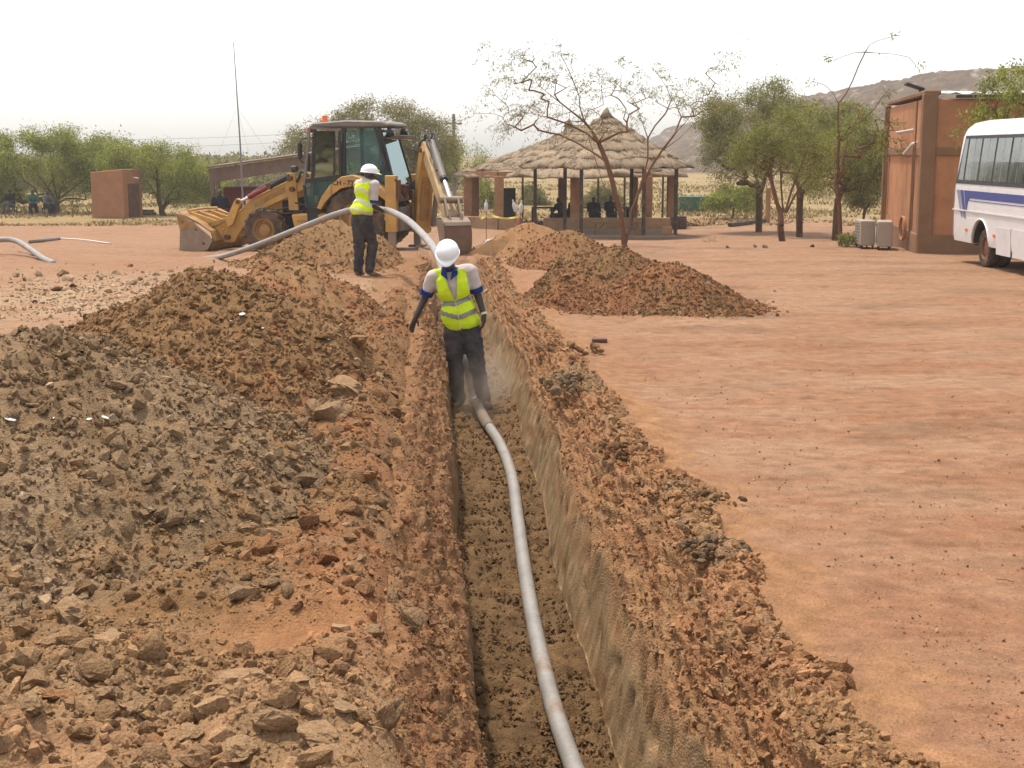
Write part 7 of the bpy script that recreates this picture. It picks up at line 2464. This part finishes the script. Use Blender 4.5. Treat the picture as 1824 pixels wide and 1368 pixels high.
# ------------------------------------------------------------------ the man carrying the pipe
def pipe_man():
    d0 = 23.1
    g = on_ground(642, 492); d0 = g.y
    gz = g.z; ox = g.x
    def q(px_, py_, dy=0.0):
        p = at_y(px_, py_, d0 + dy); return Vector((p.x - ox, dy, p.z - gz))
    neck, hip = q(653, 322, .02), q(644, 388, 0)
    f = Vector((.62, .78, 0)).normalized()                    # the way he faces
    r = Vector((f.y, -f.x, 0))                               # his right
    sR, sL = neck + r * .185 + Vector((0, 0, -.06)), neck - r * .19 + Vector((0, 0, -.06))
    hd = q(658, 311, .02)
    eR, wR = q(665, 366, -.06), q(682, 376, .12)
    eL, wL = sL + Vector((.02, .14, -.27)), q(668, 378, .36)
    hL, hR = hip - r * .09 + Vector((0, 0, -.03)), hip + r * .09 + Vector((0, 0, -.03))
    kL, aL = q(640, 440, -.02), q(638, 484, .0)
    kR, aR = q(664, 436, .05), q(658, 480, -.02)
    aL.z = .10; aR.z = max(aR.z, .11)
    mb = MB()
    hf = Vector((.95, .25, -.1))
    R = head(mb, hd, hf)
    capsule(mb, hd - Vector((.02, .0, .05)), .052, neck + Vector((0, 0, -.04)), .062)
    for (a, b, c) in ((sL, eL, wL), (sR, eR, wR)):
        capsule(mb, a, .058, b, .044); capsule(mb, b, .044, c, .030)
    hand(mb, wR, (.8, .35, -.25), (0, .3, .9), .7, 1); hand(mb, wL, (.5, .3, .2), (.2, -.4, .8), .7, -1)
    chest, belly = neck.lerp(hip, .28), neck.lerp(hip, .72)
    Rb = Matrix.Rotation(math.atan2(r.y, r.x), 3, 'Z')
    blob(mb, chest, (.165, .105, .20), Rb); blob(mb, belly, (.145, .10, .19), Rb)
    capsule(mb, sL, .06, sR, .06)
    for (h, k, a) in ((hL, kL, aL), (hR, kR, aR)):
        capsule(mb, h, .085, k, .056); capsule(mb, k, .056, a, .042)
    root = link('person', fuse(mb, 'person', .009, 2), MAT['skin'])
    root.location = (ox, d0, gz)
    tag(root, 'worker in yellow vest seen from behind, walking with the pipe past the backhoe', 'person')
    for k in (-1, 1):
        p = hd + R @ Vector((.032 * k, .082, .0))
        mbx = MB(); blob(mbx, p, (.012, .010, .009), R, 10); mbx.build('eye', MAT['white_eye'], root, smooth=True)
    mb = MB()
    blob(mb, hip + Vector((0, 0, .06)), (.172, .128, .14), Rb)
    for (h, k, a) in ((hL, kL, aL), (hR, kR, aR)):
        capsule(mb, h, .115, k, .092); capsule(mb, k, .092, a, .078)
    t = fuse(mb, 'trousers', .014, 3); wrinkle(t, .013, 9, 71)
    link('trousers', t, MAT['trousers'], root, True)
    mb = MB()
    blob(mb, chest + Vector((0, 0, .02)), (.190, .130, .21), Rb); blob(mb, belly, (.172, .124, .2), Rb); blob(mb, hip + Vector((0, 0, .10)), (.178, .130, .13), Rb)
    capsule(mb, sL, .082, sR, .082)
    for (a, b) in ((sL, eL), (sR, eR)): capsule(mb, a, .082, a.lerp(b, .75), .072)
    sh = fuse(mb, 'shirt', .013, 2); wrinkle(sh, .008, 8, 73)
    shirt = link('shirt', sh, MAT['shirt'], root, True)
    for (a, b) in ((sL, eL), (sR, eR)):
        dv = (b - a).normalized(); c = a.lerp(b, .78)
        MB().lathe([(.052, -.02), (.073, -.02), (.072, .03), (.052, .035)], c, dv, 18, closed=False).build('cuff', MAT['blue_cloth'], shirt, auto=50)
    MB().lathe([(.066, -.02), (.078, .0), (.068, .05), (.056, .05)], neck + Vector((0, 0, -.01)), Vector((.15, .1, 1)), 20, closed=False).build('collar', MAT['blue_cloth'], shirt, auto=50)
    mb = MB()
    blob(mb, chest + Vector((0, 0, .02)), (.208, .150, .215), Rb); blob(mb, belly, (.20, .150, .21), Rb); blob(mb, hip + Vector((-.01, -.01, .14)), (.21, .158, .12), Rb)
    capsule(mb, sL.lerp(sR, .22) + Vector((0, 0, .012)), .084, sL.lerp(sR, .78) + Vector((0, 0, .012)), .084)
    vm = fuse(mb, 'vest', .012, 2); wrinkle(vm, .009, 7, 75)
    zb = q(640, 386).z
    def in_vest(c, n):
        rel = c - neck.lerp(hip, (neck.z - c.z) / (neck.z - hip.z)); lx, ly = rel.dot(r), rel.dot(f)
        if c.z > neck.z - .01 or c.z < zb + .25 * max(0, ly + .02): return False
        if c.z > neck.z - .30 and abs(lx) > .165: return False
        if ly > .02 and abs(lx) < .06: return False
        if abs(lx) < .075 and c.z > neck.z - .04: return False
        return True
    keep_faces(vm, in_vest)
    vest = link('vest', vm, MAT['vest'], root, True)
    def chev(z0):
        def fn(c, n):
            rel = c - neck.lerp(hip, (neck.z - c.z) / (neck.z - hip.z)); lx, ly = rel.dot(r), rel.dot(f)
            return ly < .05 and abs(c.z - z0 + .55 * abs(lx) - .05) < .026
        return fn
    for z0 in (neck.z - .16, neck.z - .34, neck.z - .48):
        shell_part(vm, 'reflective_band', chev(z0), MAT['band_pale'], vest, .004)
    e, R2 = helmet(root, hd + Vector((0, 0, .045)), (1, .2, -.12), (.10, 0, 1), 1.02)
    MB().box(hd + Vector((0, 0, .045)) + R2 @ Vector((-.03, .142, .02)), (.03, .05, .05), R2).build('sticker', MAT['vest'], e)
    shoe(root, aL, (.35, .9), 1); shoe(root, aR, (1, .15), 1, .25)
    return wR + Vector((ox, d0, gz)), d0
PIPE_HAND, PIPE_D = pipe_man()

# ------------------------------------------------------------------ people resting in the shade
def seated(px_, d, face, label, top='dark_shade_cloth', legs='dark_shade_cloth', seat=.45, lean=0.0, group='people sitting in the thatched hall', arm=0, lower=0.0):
    p = at_y(px_, 380, d); gz = ground_z(p.x, d) + lower
    f = Vector((math.sin(face), -math.cos(face), 0)); r = Vector((f.y, -f.x, 0))
    hip = Vector((0, 0, seat + .10)); neck = hip + Vector((0, 0, .50)) + f * (.08 + lean); hd = neck + Vector((0, 0, .15)) + f * .04
    mb = MB()
    head(mb, hd, f + Vector((0, 0, -.2)))
    capsule(mb, hd - Vector((0, 0, .05)), .05, neck, .06)
    blob(mb, neck.lerp(hip, .3), (.17, .11, .2), Matrix.Rotation(math.atan2(r.y, r.x), 3, 'Z')); blob(mb, neck.lerp(hip, .8), (.16, .12, .2), Matrix.Rotation(math.atan2(r.y, r.x), 3, 'Z'))
    knees, feet = [], []
    for s in (-1, 1):
        sh = neck + r * s * .19 - Vector((0, 0, .06)); k = hip + f * .42 + r * s * (.12 + .03 * s) + Vector((0, 0, .02)); a = k - Vector((0, 0, seat + .02)) + f * .02
        e = sh + f * .12 + r * s * .06 - Vector((0, 0, .25)); w = k + Vector((0, 0, .06))
        if arm == s: e = sh + r * s * .14 - Vector((0, 0, .24)); w = sh + r * s * .26 - Vector((0, 0, .5))
        capsule(mb, sh, .055, e, .042); capsule(mb, e, .042, w, .03); hand(mb, w, (f * .6 - Vector((0, 0, .8))), -f, .4, s)
        capsule(mb, hip + r * s * .09, .085, k, .06); capsule(mb, k, .058, a, .042); capsule(mb, a - Vector((0, 0, .01)), .045, a + f * .14 - Vector((0, 0, .03)), .04)
        knees.append(k); feet.append(a)
    o = link('person', fuse(mb, 'person', .016, 2), MAT['skin'])
    o.location = (p.x, d, gz)
    tag(o, label, 'person', group)
    mb = MB()
    Rz = Matrix.Rotation(math.atan2(r.y, r.x), 3, 'Z')
    blob(mb, neck.lerp(hip, .32), (.2, .14, .22), Rz); blob(mb, neck.lerp(hip, .85), (.195, .155, .24), Rz)
    for s in (-1, 1):
        sh = neck + r * s * .19 - Vector((0, 0, .06)); e = sh + f * .12 + r * s * .06 - Vector((0, 0, .25))
        if arm == s: e = sh + r * s * .14 - Vector((0, 0, .24))
        capsule(mb, sh, .085, e, .068)
    link('shirt', fuse(mb, 'shirt', .02, 2), MAT[top], o, True)
    mb = MB()
    blob(mb, hip, (.19, .16, .13), Rz)
    for k, a, s in zip(knees, feet, (-1, 1)):
        capsule(mb, hip + r * s * .09, .11, k, .085); capsule(mb, k, .085, a + Vector((0, 0, .06)), .075)
    link('trousers', fuse(mb, 'trousers', .02, 2), MAT[legs], o, True)
    # what they sit on
    b = empty('stool', (p.x, d, gz))
    tag(b, 'low seat under the ' + label.replace(',', ''), 'stool')
    MB().box((0, .03, seat - .03), (.42, .36, .05)).build('seat', MAT['dark_wood'], b)
    for sx in (-.17, .17):
        for sy in (-.12, .16): MB().box((sx, sy, (seat - .05) / 2), (.04, .04, seat - .05)).build('leg', MAT['dark_wood'], b)
    return o
seated(1001, 59.2, -1.0, 'dark seated person leaning on one arm, beside the long table', lean=.06, arm=-1, seat=.42)
seated(1014, 60.0, .9, 'dark seated person half hidden behind a mud column', seat=.42, lean=.1)
seated(1056, 59.0, 2.8, 'dark seated person seen from behind, left of the tree stems', seat=.46)
seated(1087, 59.4, 2.9, 'dark seated person seen from behind, partly hidden by tree stems', seat=.46)
MAT['green_cloth'] = plain_material('green_shirt', paint(60, 120, 90, .5), .9)
MAT['grey_cloth'] = plain_material('grey_shirt', paint(130, 125, 125, .4), .9)
seated(60, 71.0, .4, 'person in a green shirt resting under the leafy tree, far left', 'green_cloth', 'dark_shade_cloth', .40, group='people resting under the left tree')
seated(84, 70.5, .9, 'person in a grey shirt resting beside the tree trunk, far left', 'grey_cloth', 'dark_shade_cloth', .40, group='people resting under the left tree')
seated(22, 71.5, -.3, 'dark dressed person resting under the leafy tree at the picture edge', 'dark_shade_cloth', 'grey_cloth', .40, group='people resting under the left tree')

def bystander():
    d = 46.2
    p = at_y(392, 360, d); gz = ground_z(p.x, d)
    mb = MB()
    head(mb, (0, 0, 1.56), (.3, -1, 0))
    capsule(mb, (0, 0, 1.50), .05, (0, 0, 1.40), .06)
    blob(mb, (0, 0, 1.22), (.17, .11, .24)); blob(mb, (0, 0, .98), (.15, .11, .2))
    for s in (-1, 1):
        capsule(mb, (s * .19, 0, 1.36), .055, (s * .26, .04, 1.08), .042); capsule(mb, (s * .26, .04, 1.08), .042, (s * .16, -.12, 1.0), .03); hand(mb, (s * .16, -.12, 1.0), (-s * .8, -.3, 0), (0, .5, -1), .4, s)
        capsule(mb, (s * .09, 0, .88), .085, (s * .1, -.02, .48), .056); capsule(mb, (s * .1, -.02, .48), .056, (s * .1, 0, .07), .042); capsule(mb, (s * .1, 0, .05), .045, (s * .12, -.15, .04), .04)
    o = link('person', fuse(mb, 'person', .016, 2), MAT['skin']); o.location = (p.x, d, gz)
    tag(o, 'person in dark clothes standing at the corner of the maroon shelter', 'person')
    mb = MB()
    blob(mb, (0, 0, 1.22), (.2, .14, .26)); blob(mb, (0, 0, .95), (.185, .14, .22))
    for s in (-1, 1): capsule(mb, (s * .19, 0, 1.36), .085, (s * .25, .03, 1.12), .068)
    link('shirt', fuse(mb, 'shirt', .02, 2), MAT['dark_shade_cloth'], o, True)
    mb = MB()
    for s in (-1, 1): capsule(mb, (s * .09, 0, .9), .115, (s * .1, -.02, .48), .09); capsule(mb, (s * .1, -.02, .48), .09, (s * .1, 0, .12), .08)
    link('trousers', fuse(mb, 'trousers', .02, 2), MAT['dark_shade_cloth'], o, True)
bystander()
# ================================================================== PIPES AND SMALL THINGS
def pipe_material():
    m, nt, b = nmat('grey_plastic_pipe')
    geo = N(nt, 'ShaderNodeNewGeometry')
    n1 = noise_node(nt, geo.outputs['Position'], 3.5, 5, .65)
    n2 = noise_node(nt, geo.outputs['Position'], 40, 4, .6)
    c = ramp(nt, n1.outputs[0], [(.35, paint(186, 178, 168, .44)), (.55, paint(200, 192, 182, .48)), (.68, paint(188, 160, 134, .45))])
    c = mix(nt, 'MULTIPLY', .6, c.outputs[0], ramp(nt, n2.outputs[0], [(.3, .75), (.6, 1.1)]).outputs[0])
    nt.links.new(c, b.inputs['Base Color'])
    b.inputs['Roughness'].default_value = .5
    return m
MAT['pipe'] = pipe_material()
MAT['pipe_joint'] = plain_material('dusty_pipe_joint', paint(176, 152, 130, .42), .8, 0, .15, 10, DUST, .3)

def on_floor(px_, py_, up=.05):
    d = ray(px_, py_); o = Vector((0, 0, CAM_Z)); t = 8.0
    for _ in range(25):
        p = o + d * t
        zf = ground_z(p.x, p.y) - float(trench_d(np.array([p.y]))[0]) + .03 + up
        t = .5 * t + .5 * (CAM_Z - zf) / -d.z
    return o + d * t

def long_pipe():
    r = .05
    floor = [(1052, 1440), (1020, 1360), (985, 1255), (955, 1130), (934, 1010), (922, 920), (912, 850), (893, 795), (868, 755), (852, 725), (842, 698)]
    pts = [on_floor(*q) for q in floor]
    pts = [pts[0] + (pts[0] - pts[1]) * 2.2] + pts
    for (px_, py_, d) in ((832, 650, 15.25), (818, 590, 15.55), (800, 520, 16.2), (780, 455, 17.4), (757, 422, 18.9), (728, 394, 20.6), (704, 380, 22.0)):
        pts.append(at_y(px_, py_, d))
    h = PIPE_HAND + Vector((.03, .06, .0))
    pts.append(Vector((h.x, h.y, at_y(684, 374, h.y).z)))
    for (px_, py_, d) in ((645, 371, PIPE_D + .36), (600, 381, PIPE_D + .7), (545, 402, 24.6), (490, 424, 25.6), (440, 443, 26.4), (398, 456, 27.0)):
        pts.append(at_y(px_, py_, d))
    e = on_ground(372, 462); pts.append(Vector((e.x, e.y, e.z + .03))); pts.append(Vector((e.x - .3, e.y + .15, e.z - .02)))
    sp = spline(pts, 10)
    root = empty('conduit_pipe', (sp[40].x, sp[40].y, sp[40].z))
    tag(root, 'long pale grey pipe running along the trench and arching up to the workers', 'pipe')
    L = [p - root.location for p in sp]
    MB().tube(L, r, 14).build('pipe', MAT['pipe'], root, smooth=True)
    def ring(a, b, rr, mat, name='coupling'):
        MB().tube(L[a:b], [rr * .97] + [rr] * (b - a - 2) + [rr * .97], 16).build(name, mat, root, smooth=True)
    # a wider sleeve by the man's feet and dusty joints
    i = min(range(len(sp)), key=lambda k: (sp[k] - pts[10]).length)
    ring(i - 12, i + 5, r * 1.15, MAT['pipe_joint'], 'sleeve')
long_pipe()

def loose_pipes():
    q = [on_ground(x, y) for x, y in ((-40, 438), (8, 430), (30, 434), (60, 452), (92, 469))]
    z = [.02, .22, .20, .08, .0]
    pts = [p + Vector((0, 0, .05 + k)) for p, k in zip(q, z)]
    # arched pipe end: keep the pixels by lifting towards the camera
    pts = [at_y(x, y, d) for (x, y, d) in ((-60, 436, 27.8), (0, 427, 28.2), (28, 429, 28.0), (52, 443, 27.4), (78, 461, 26.6), (96, 469, 26.2))]
    o = MB().tube(spline(pts, 8), .055, 12).build('pipe', MAT['pipe'], None, smooth=True)
    tag(o, 'curved grey pipe end rising from the ground at the left edge', 'pipe', 'loose pipes at the left edge')
    a, b, c = on_ground(54, 434), on_ground(106, 431), on_ground(196, 436)
    o = MB().tube([a + Vector((0, 0, .05)), b + Vector((0, 0, .10))], .05, 12).build('pipe', MAT['grey_paint'], None, smooth=True)
    tag(o, 'short dark grey pipe lying behind the curved pipe end', 'pipe', 'loose pipes at the left edge')
    o = MB().tube(spline([b + Vector((.02, 0, .10)), b.lerp(c, .5) + Vector((0, 0, .09)), c + Vector((0, 0, .03))], 6), .022, 10).build('pipe', MAT['white_pvc'], None, smooth=True)
    tag(o, 'thin white pipe lying on the ground, poking out of the dark one', 'pipe', 'loose pipes at the left edge')
    mb = MB()
    p0 = on_ground(24, 440); p1 = on_ground(62, 456)
    o = mb.tube(spline([p0 + Vector((0, 0, .02)), p0.lerp(p1, .4) + Vector((-.1, -.2, .015)), p1 + Vector((0, 0, .015))], 6), .018, 8).build('cable', MAT['rust'], None, smooth=True)
    tag(o, 'thin brown cable curling on the ground below the curved pipe', 'cable')
loose_pipes()

def barrier():
    """stakes topped with plastic bottles and the warning tape between them"""
    MAT['bottle'] = plain_material('cloudy_plastic', (.5, .5, .49), .35, 0, .05, 5)
    MAT['tape_red'] = plain_material('red_tape', paint(232, 90, 90, .7), .5)
    MAT['tape_yellow'] = plain_material('yellow_tape', paint(232, 210, 90, .7), .5)
    spots = [(866, 372, 41, 'plastic bottle on a stake beside the excavator bucket'), (918, 372, 40, 'tilted plastic bottle on a stake, left of the close pair'), (927, 374, 39.6, 'plastic bottle on a stake, right of the close pair')]
    for k, (px_, py_, d, lab) in enumerate(spots):
        p = at_y(px_, py_, d); gz = ground_z(p.x, d)
        s = empty('stake', (p.x, d, gz)); tag(s, 'thin stake holding the ' + lab.split(' on')[0] + (' beside the bucket', ' that tilts', ' at the right of the pair')[k], 'stake')
        MB().tube([(0, 0, 0), (0, 0, p.z - gz)], .012, 6).build('rod', MAT['rust'], s)
        b = empty('bottle', (p.x, d, p.z - .04), .3); b.rotation_euler = (0, (.0, -.25, .12)[k], 0)
        tag(b, lab, 'bottle', 'bottles on the barrier stakes')
        b.scale = (.75, .75, .8)
        MB().lathe([(.05, .0), (.075, .03), (.078, .24), (.06, .30), (.028, .36), (.028, .40)], (0, 0, -.05), (0, 0, 1), 14).build('body', MAT['bottle'], b, auto=40)
        MB().lathe([(.032, .0), (.032, .04)], (0, 0, .35), (0, 0, 1), 10).build('cap', MAT['bottle'], b)
    def strip(name, pts, w, mat, lab):
        sp = spline(pts, 8)
        v, f = [], []
        for i, p in enumerate(sp):
            tw = math.sin(i * .7) * .6
            v += [p + Vector((0, w * math.sin(tw), w * math.cos(tw))), p - Vector((0, w * math.sin(tw), w * math.cos(tw)))]
        for i in range(len(sp) - 1): f.append((2 * i, 2 * i + 1, 2 * i + 3, 2 * i + 2))
        o = MB().add(v, f).build(name, mat, None, fix=False)
        sm = o.modifiers.new('t', 'SOLIDIFY'); sm.thickness = .002
        tag(o, lab, 'tape')
    strip('barrier_tape', [at_y(856, 390, 41), at_y(872, 384, 40.8), at_y(900, 389, 40.3), at_y(924, 386, 39.8)], .028, MAT['tape_yellow'], 'yellow barrier tape strung between two bottle stakes')
    strip('barrier_tape', [at_y(927, 384, 39.6), at_y(917, 402, 38.6), at_y(911, 424, 37.4), at_y(900, 437, 36.5)], .035, MAT['tape_red'], 'red and white barrier tape trailing down to the ground')
    p = on_ground(882, 435)
    rng = np.random.default_rng(5)
    v, f = [], []
    for k in range(26):
        a = 2 * pi * k / 26
        rr = .20 * rng.uniform(.5, 1.2)
        v.append((p.x + rr * 1.5 * math.cos(a), p.y + rr * math.sin(a), p.z + .02 + .08 * rng.random()))
    v.append((p.x, p.y, p.z + .16)); f = [(k, (k + 1) % 26, 26) for k in range(26)]
    o = MB().add(v, f).build('plastic_sheet', MAT['bottle'], None)
    tag(o, 'crumpled white plastic sheet on the ground beside the excavator bucket', 'plastic sheet')
barrier()

def glints():
    """flat pale flakes of stone lying on the grey heap"""
    rng = np.random.default_rng(8)
    heap1 = [o for o in C.objects if o.name == 'soil_heap'][0]
    MAT['flake'] = plain_material('pale_mica_flake', (.55, .53, .5), .4, 0, .05, 5)
    for (px_, py_, w) in ((127, 663, 9), (189, 749, 17), (160, 752, 11), (95, 750, 9), (20, 752, 26), (198, 813, 8), (184, 731, 6), (468, 588, 8), (432, 563, 14), (412, 575, 5), (586, 608, 6)):
        # meet the heap surface along the sight line
        dv = ray(px_, py_); o = Vector((0, 0, CAM_Z)); t = np.arange(5, 17, .04)
        X_, Y_ = dv.x * t, dv.y * t
        hit = np.where(CAM_Z + dv.z * t <= surface_z(X_, Y_))[0]
        p = o + dv * float(t[hit[0]] if len(hit) else 10)
        r = w / 2 * p.y / FPX
        q = MB().lathe([(.001, -.2), (1, -.1), (.9, .1), (.001, .2)], (0, 0, 0), (0, 0, 1), 8).xform(Matrix.Diagonal((r, r * .8, r * .5, 1))).build('flake', MAT['flake'], None)
        q.location = p + Vector((0, -.01, .02)); q.rotation_euler = (rng.uniform(.1, .5), rng.uniform(-.3, .3), rng.uniform(0, 3)); q.parent = heap1
glints()
# ================================================================== DUSTY AIR
def haze():
    m = bpy.data.materials.new('dusty_air'); m.use_nodes = True
    nt = m.node_tree; nt.nodes.clear()
    v = nt.nodes.new('ShaderNodeVolumePrincipled')
    v.inputs['Color'].default_value = (.93, .88, .82, 1)
    v.inputs['Density'].default_value = .0008
    v.inputs['Anisotropy'].default_value = .3
    out = nt.nodes.new('ShaderNodeOutputMaterial')
    nt.links.new(v.outputs[0], out.inputs['Volume'])
    o = MB().box((0, 440, 10.5), (1700, 980, 26)).build('haze', m)
    o['kind'] = 'stuff'; o['label'] = 'thin dusty haze hanging over the whole yard'; o['category'] = 'haze'
haze()

def dust():
    """dust hanging in the trench round the worker's legs, and behind him by the bucket"""
    for k, (c, r, dens, lab) in enumerate((((float(trench_x(np.array([15.2]))[0]) + .02, 15.0, -.42), (.40, 1.6, .45), 1.0, 'brown dust hanging round the legs of the man in the trench'),
                                         ((-1.2, 28.0, .22), (1.7, 1.4, .45), .12, 'faint dust drifting round the digging bucket'))):
        m = bpy.data.materials.new('dust_cloud'); m.use_nodes = True
        nt = m.node_tree; nt.nodes.clear()
        v = nt.nodes.new('ShaderNodeVolumePrincipled')
        v.inputs['Color'].default_value = (.80, .62, .46, 1)
        tc = N(nt, 'ShaderNodeTexCoord')
        n1 = noise_node(nt, tc.outputs['Object'], 2.2, 2, .6)
        ln = N(nt, 'ShaderNodeVectorMath', operation='LENGTH'); nt.links.new(tc.outputs['Object'], ln.inputs[0])
        fall = ramp(nt, ln.outputs['Value'], [(.15, 1.0), (.98, 0.0)])
        mu = N(nt, 'ShaderNodeMath', operation='MULTIPLY'); nt.links.new(fall.outputs[0], mu.inputs[0])
        rm = ramp(nt, n1.outputs[0], [(.35, .25), (.65, 1.0)]); nt.links.new(rm.outputs[0], mu.inputs[1])
        m2 = N(nt, 'ShaderNodeMath', operation='MULTIPLY'); nt.links.new(mu.outputs[0], m2.inputs[0]); m2.inputs[1].default_value = dens
        nt.links.new(m2.outputs[0], v.inputs['Density'])
        out = nt.nodes.new('ShaderNodeOutputMaterial'); nt.links.new(v.outputs[0], out.inputs['Volume'])
        mb = MB(); blob(mb, (0, 0, 0), (1, 1, 1), n=24)
        o = mb.build('dust', m); o.location = c; o.scale = r
        o['kind'] = 'stuff'; o['label'] = lab; o['category'] = 'dust'
dust()
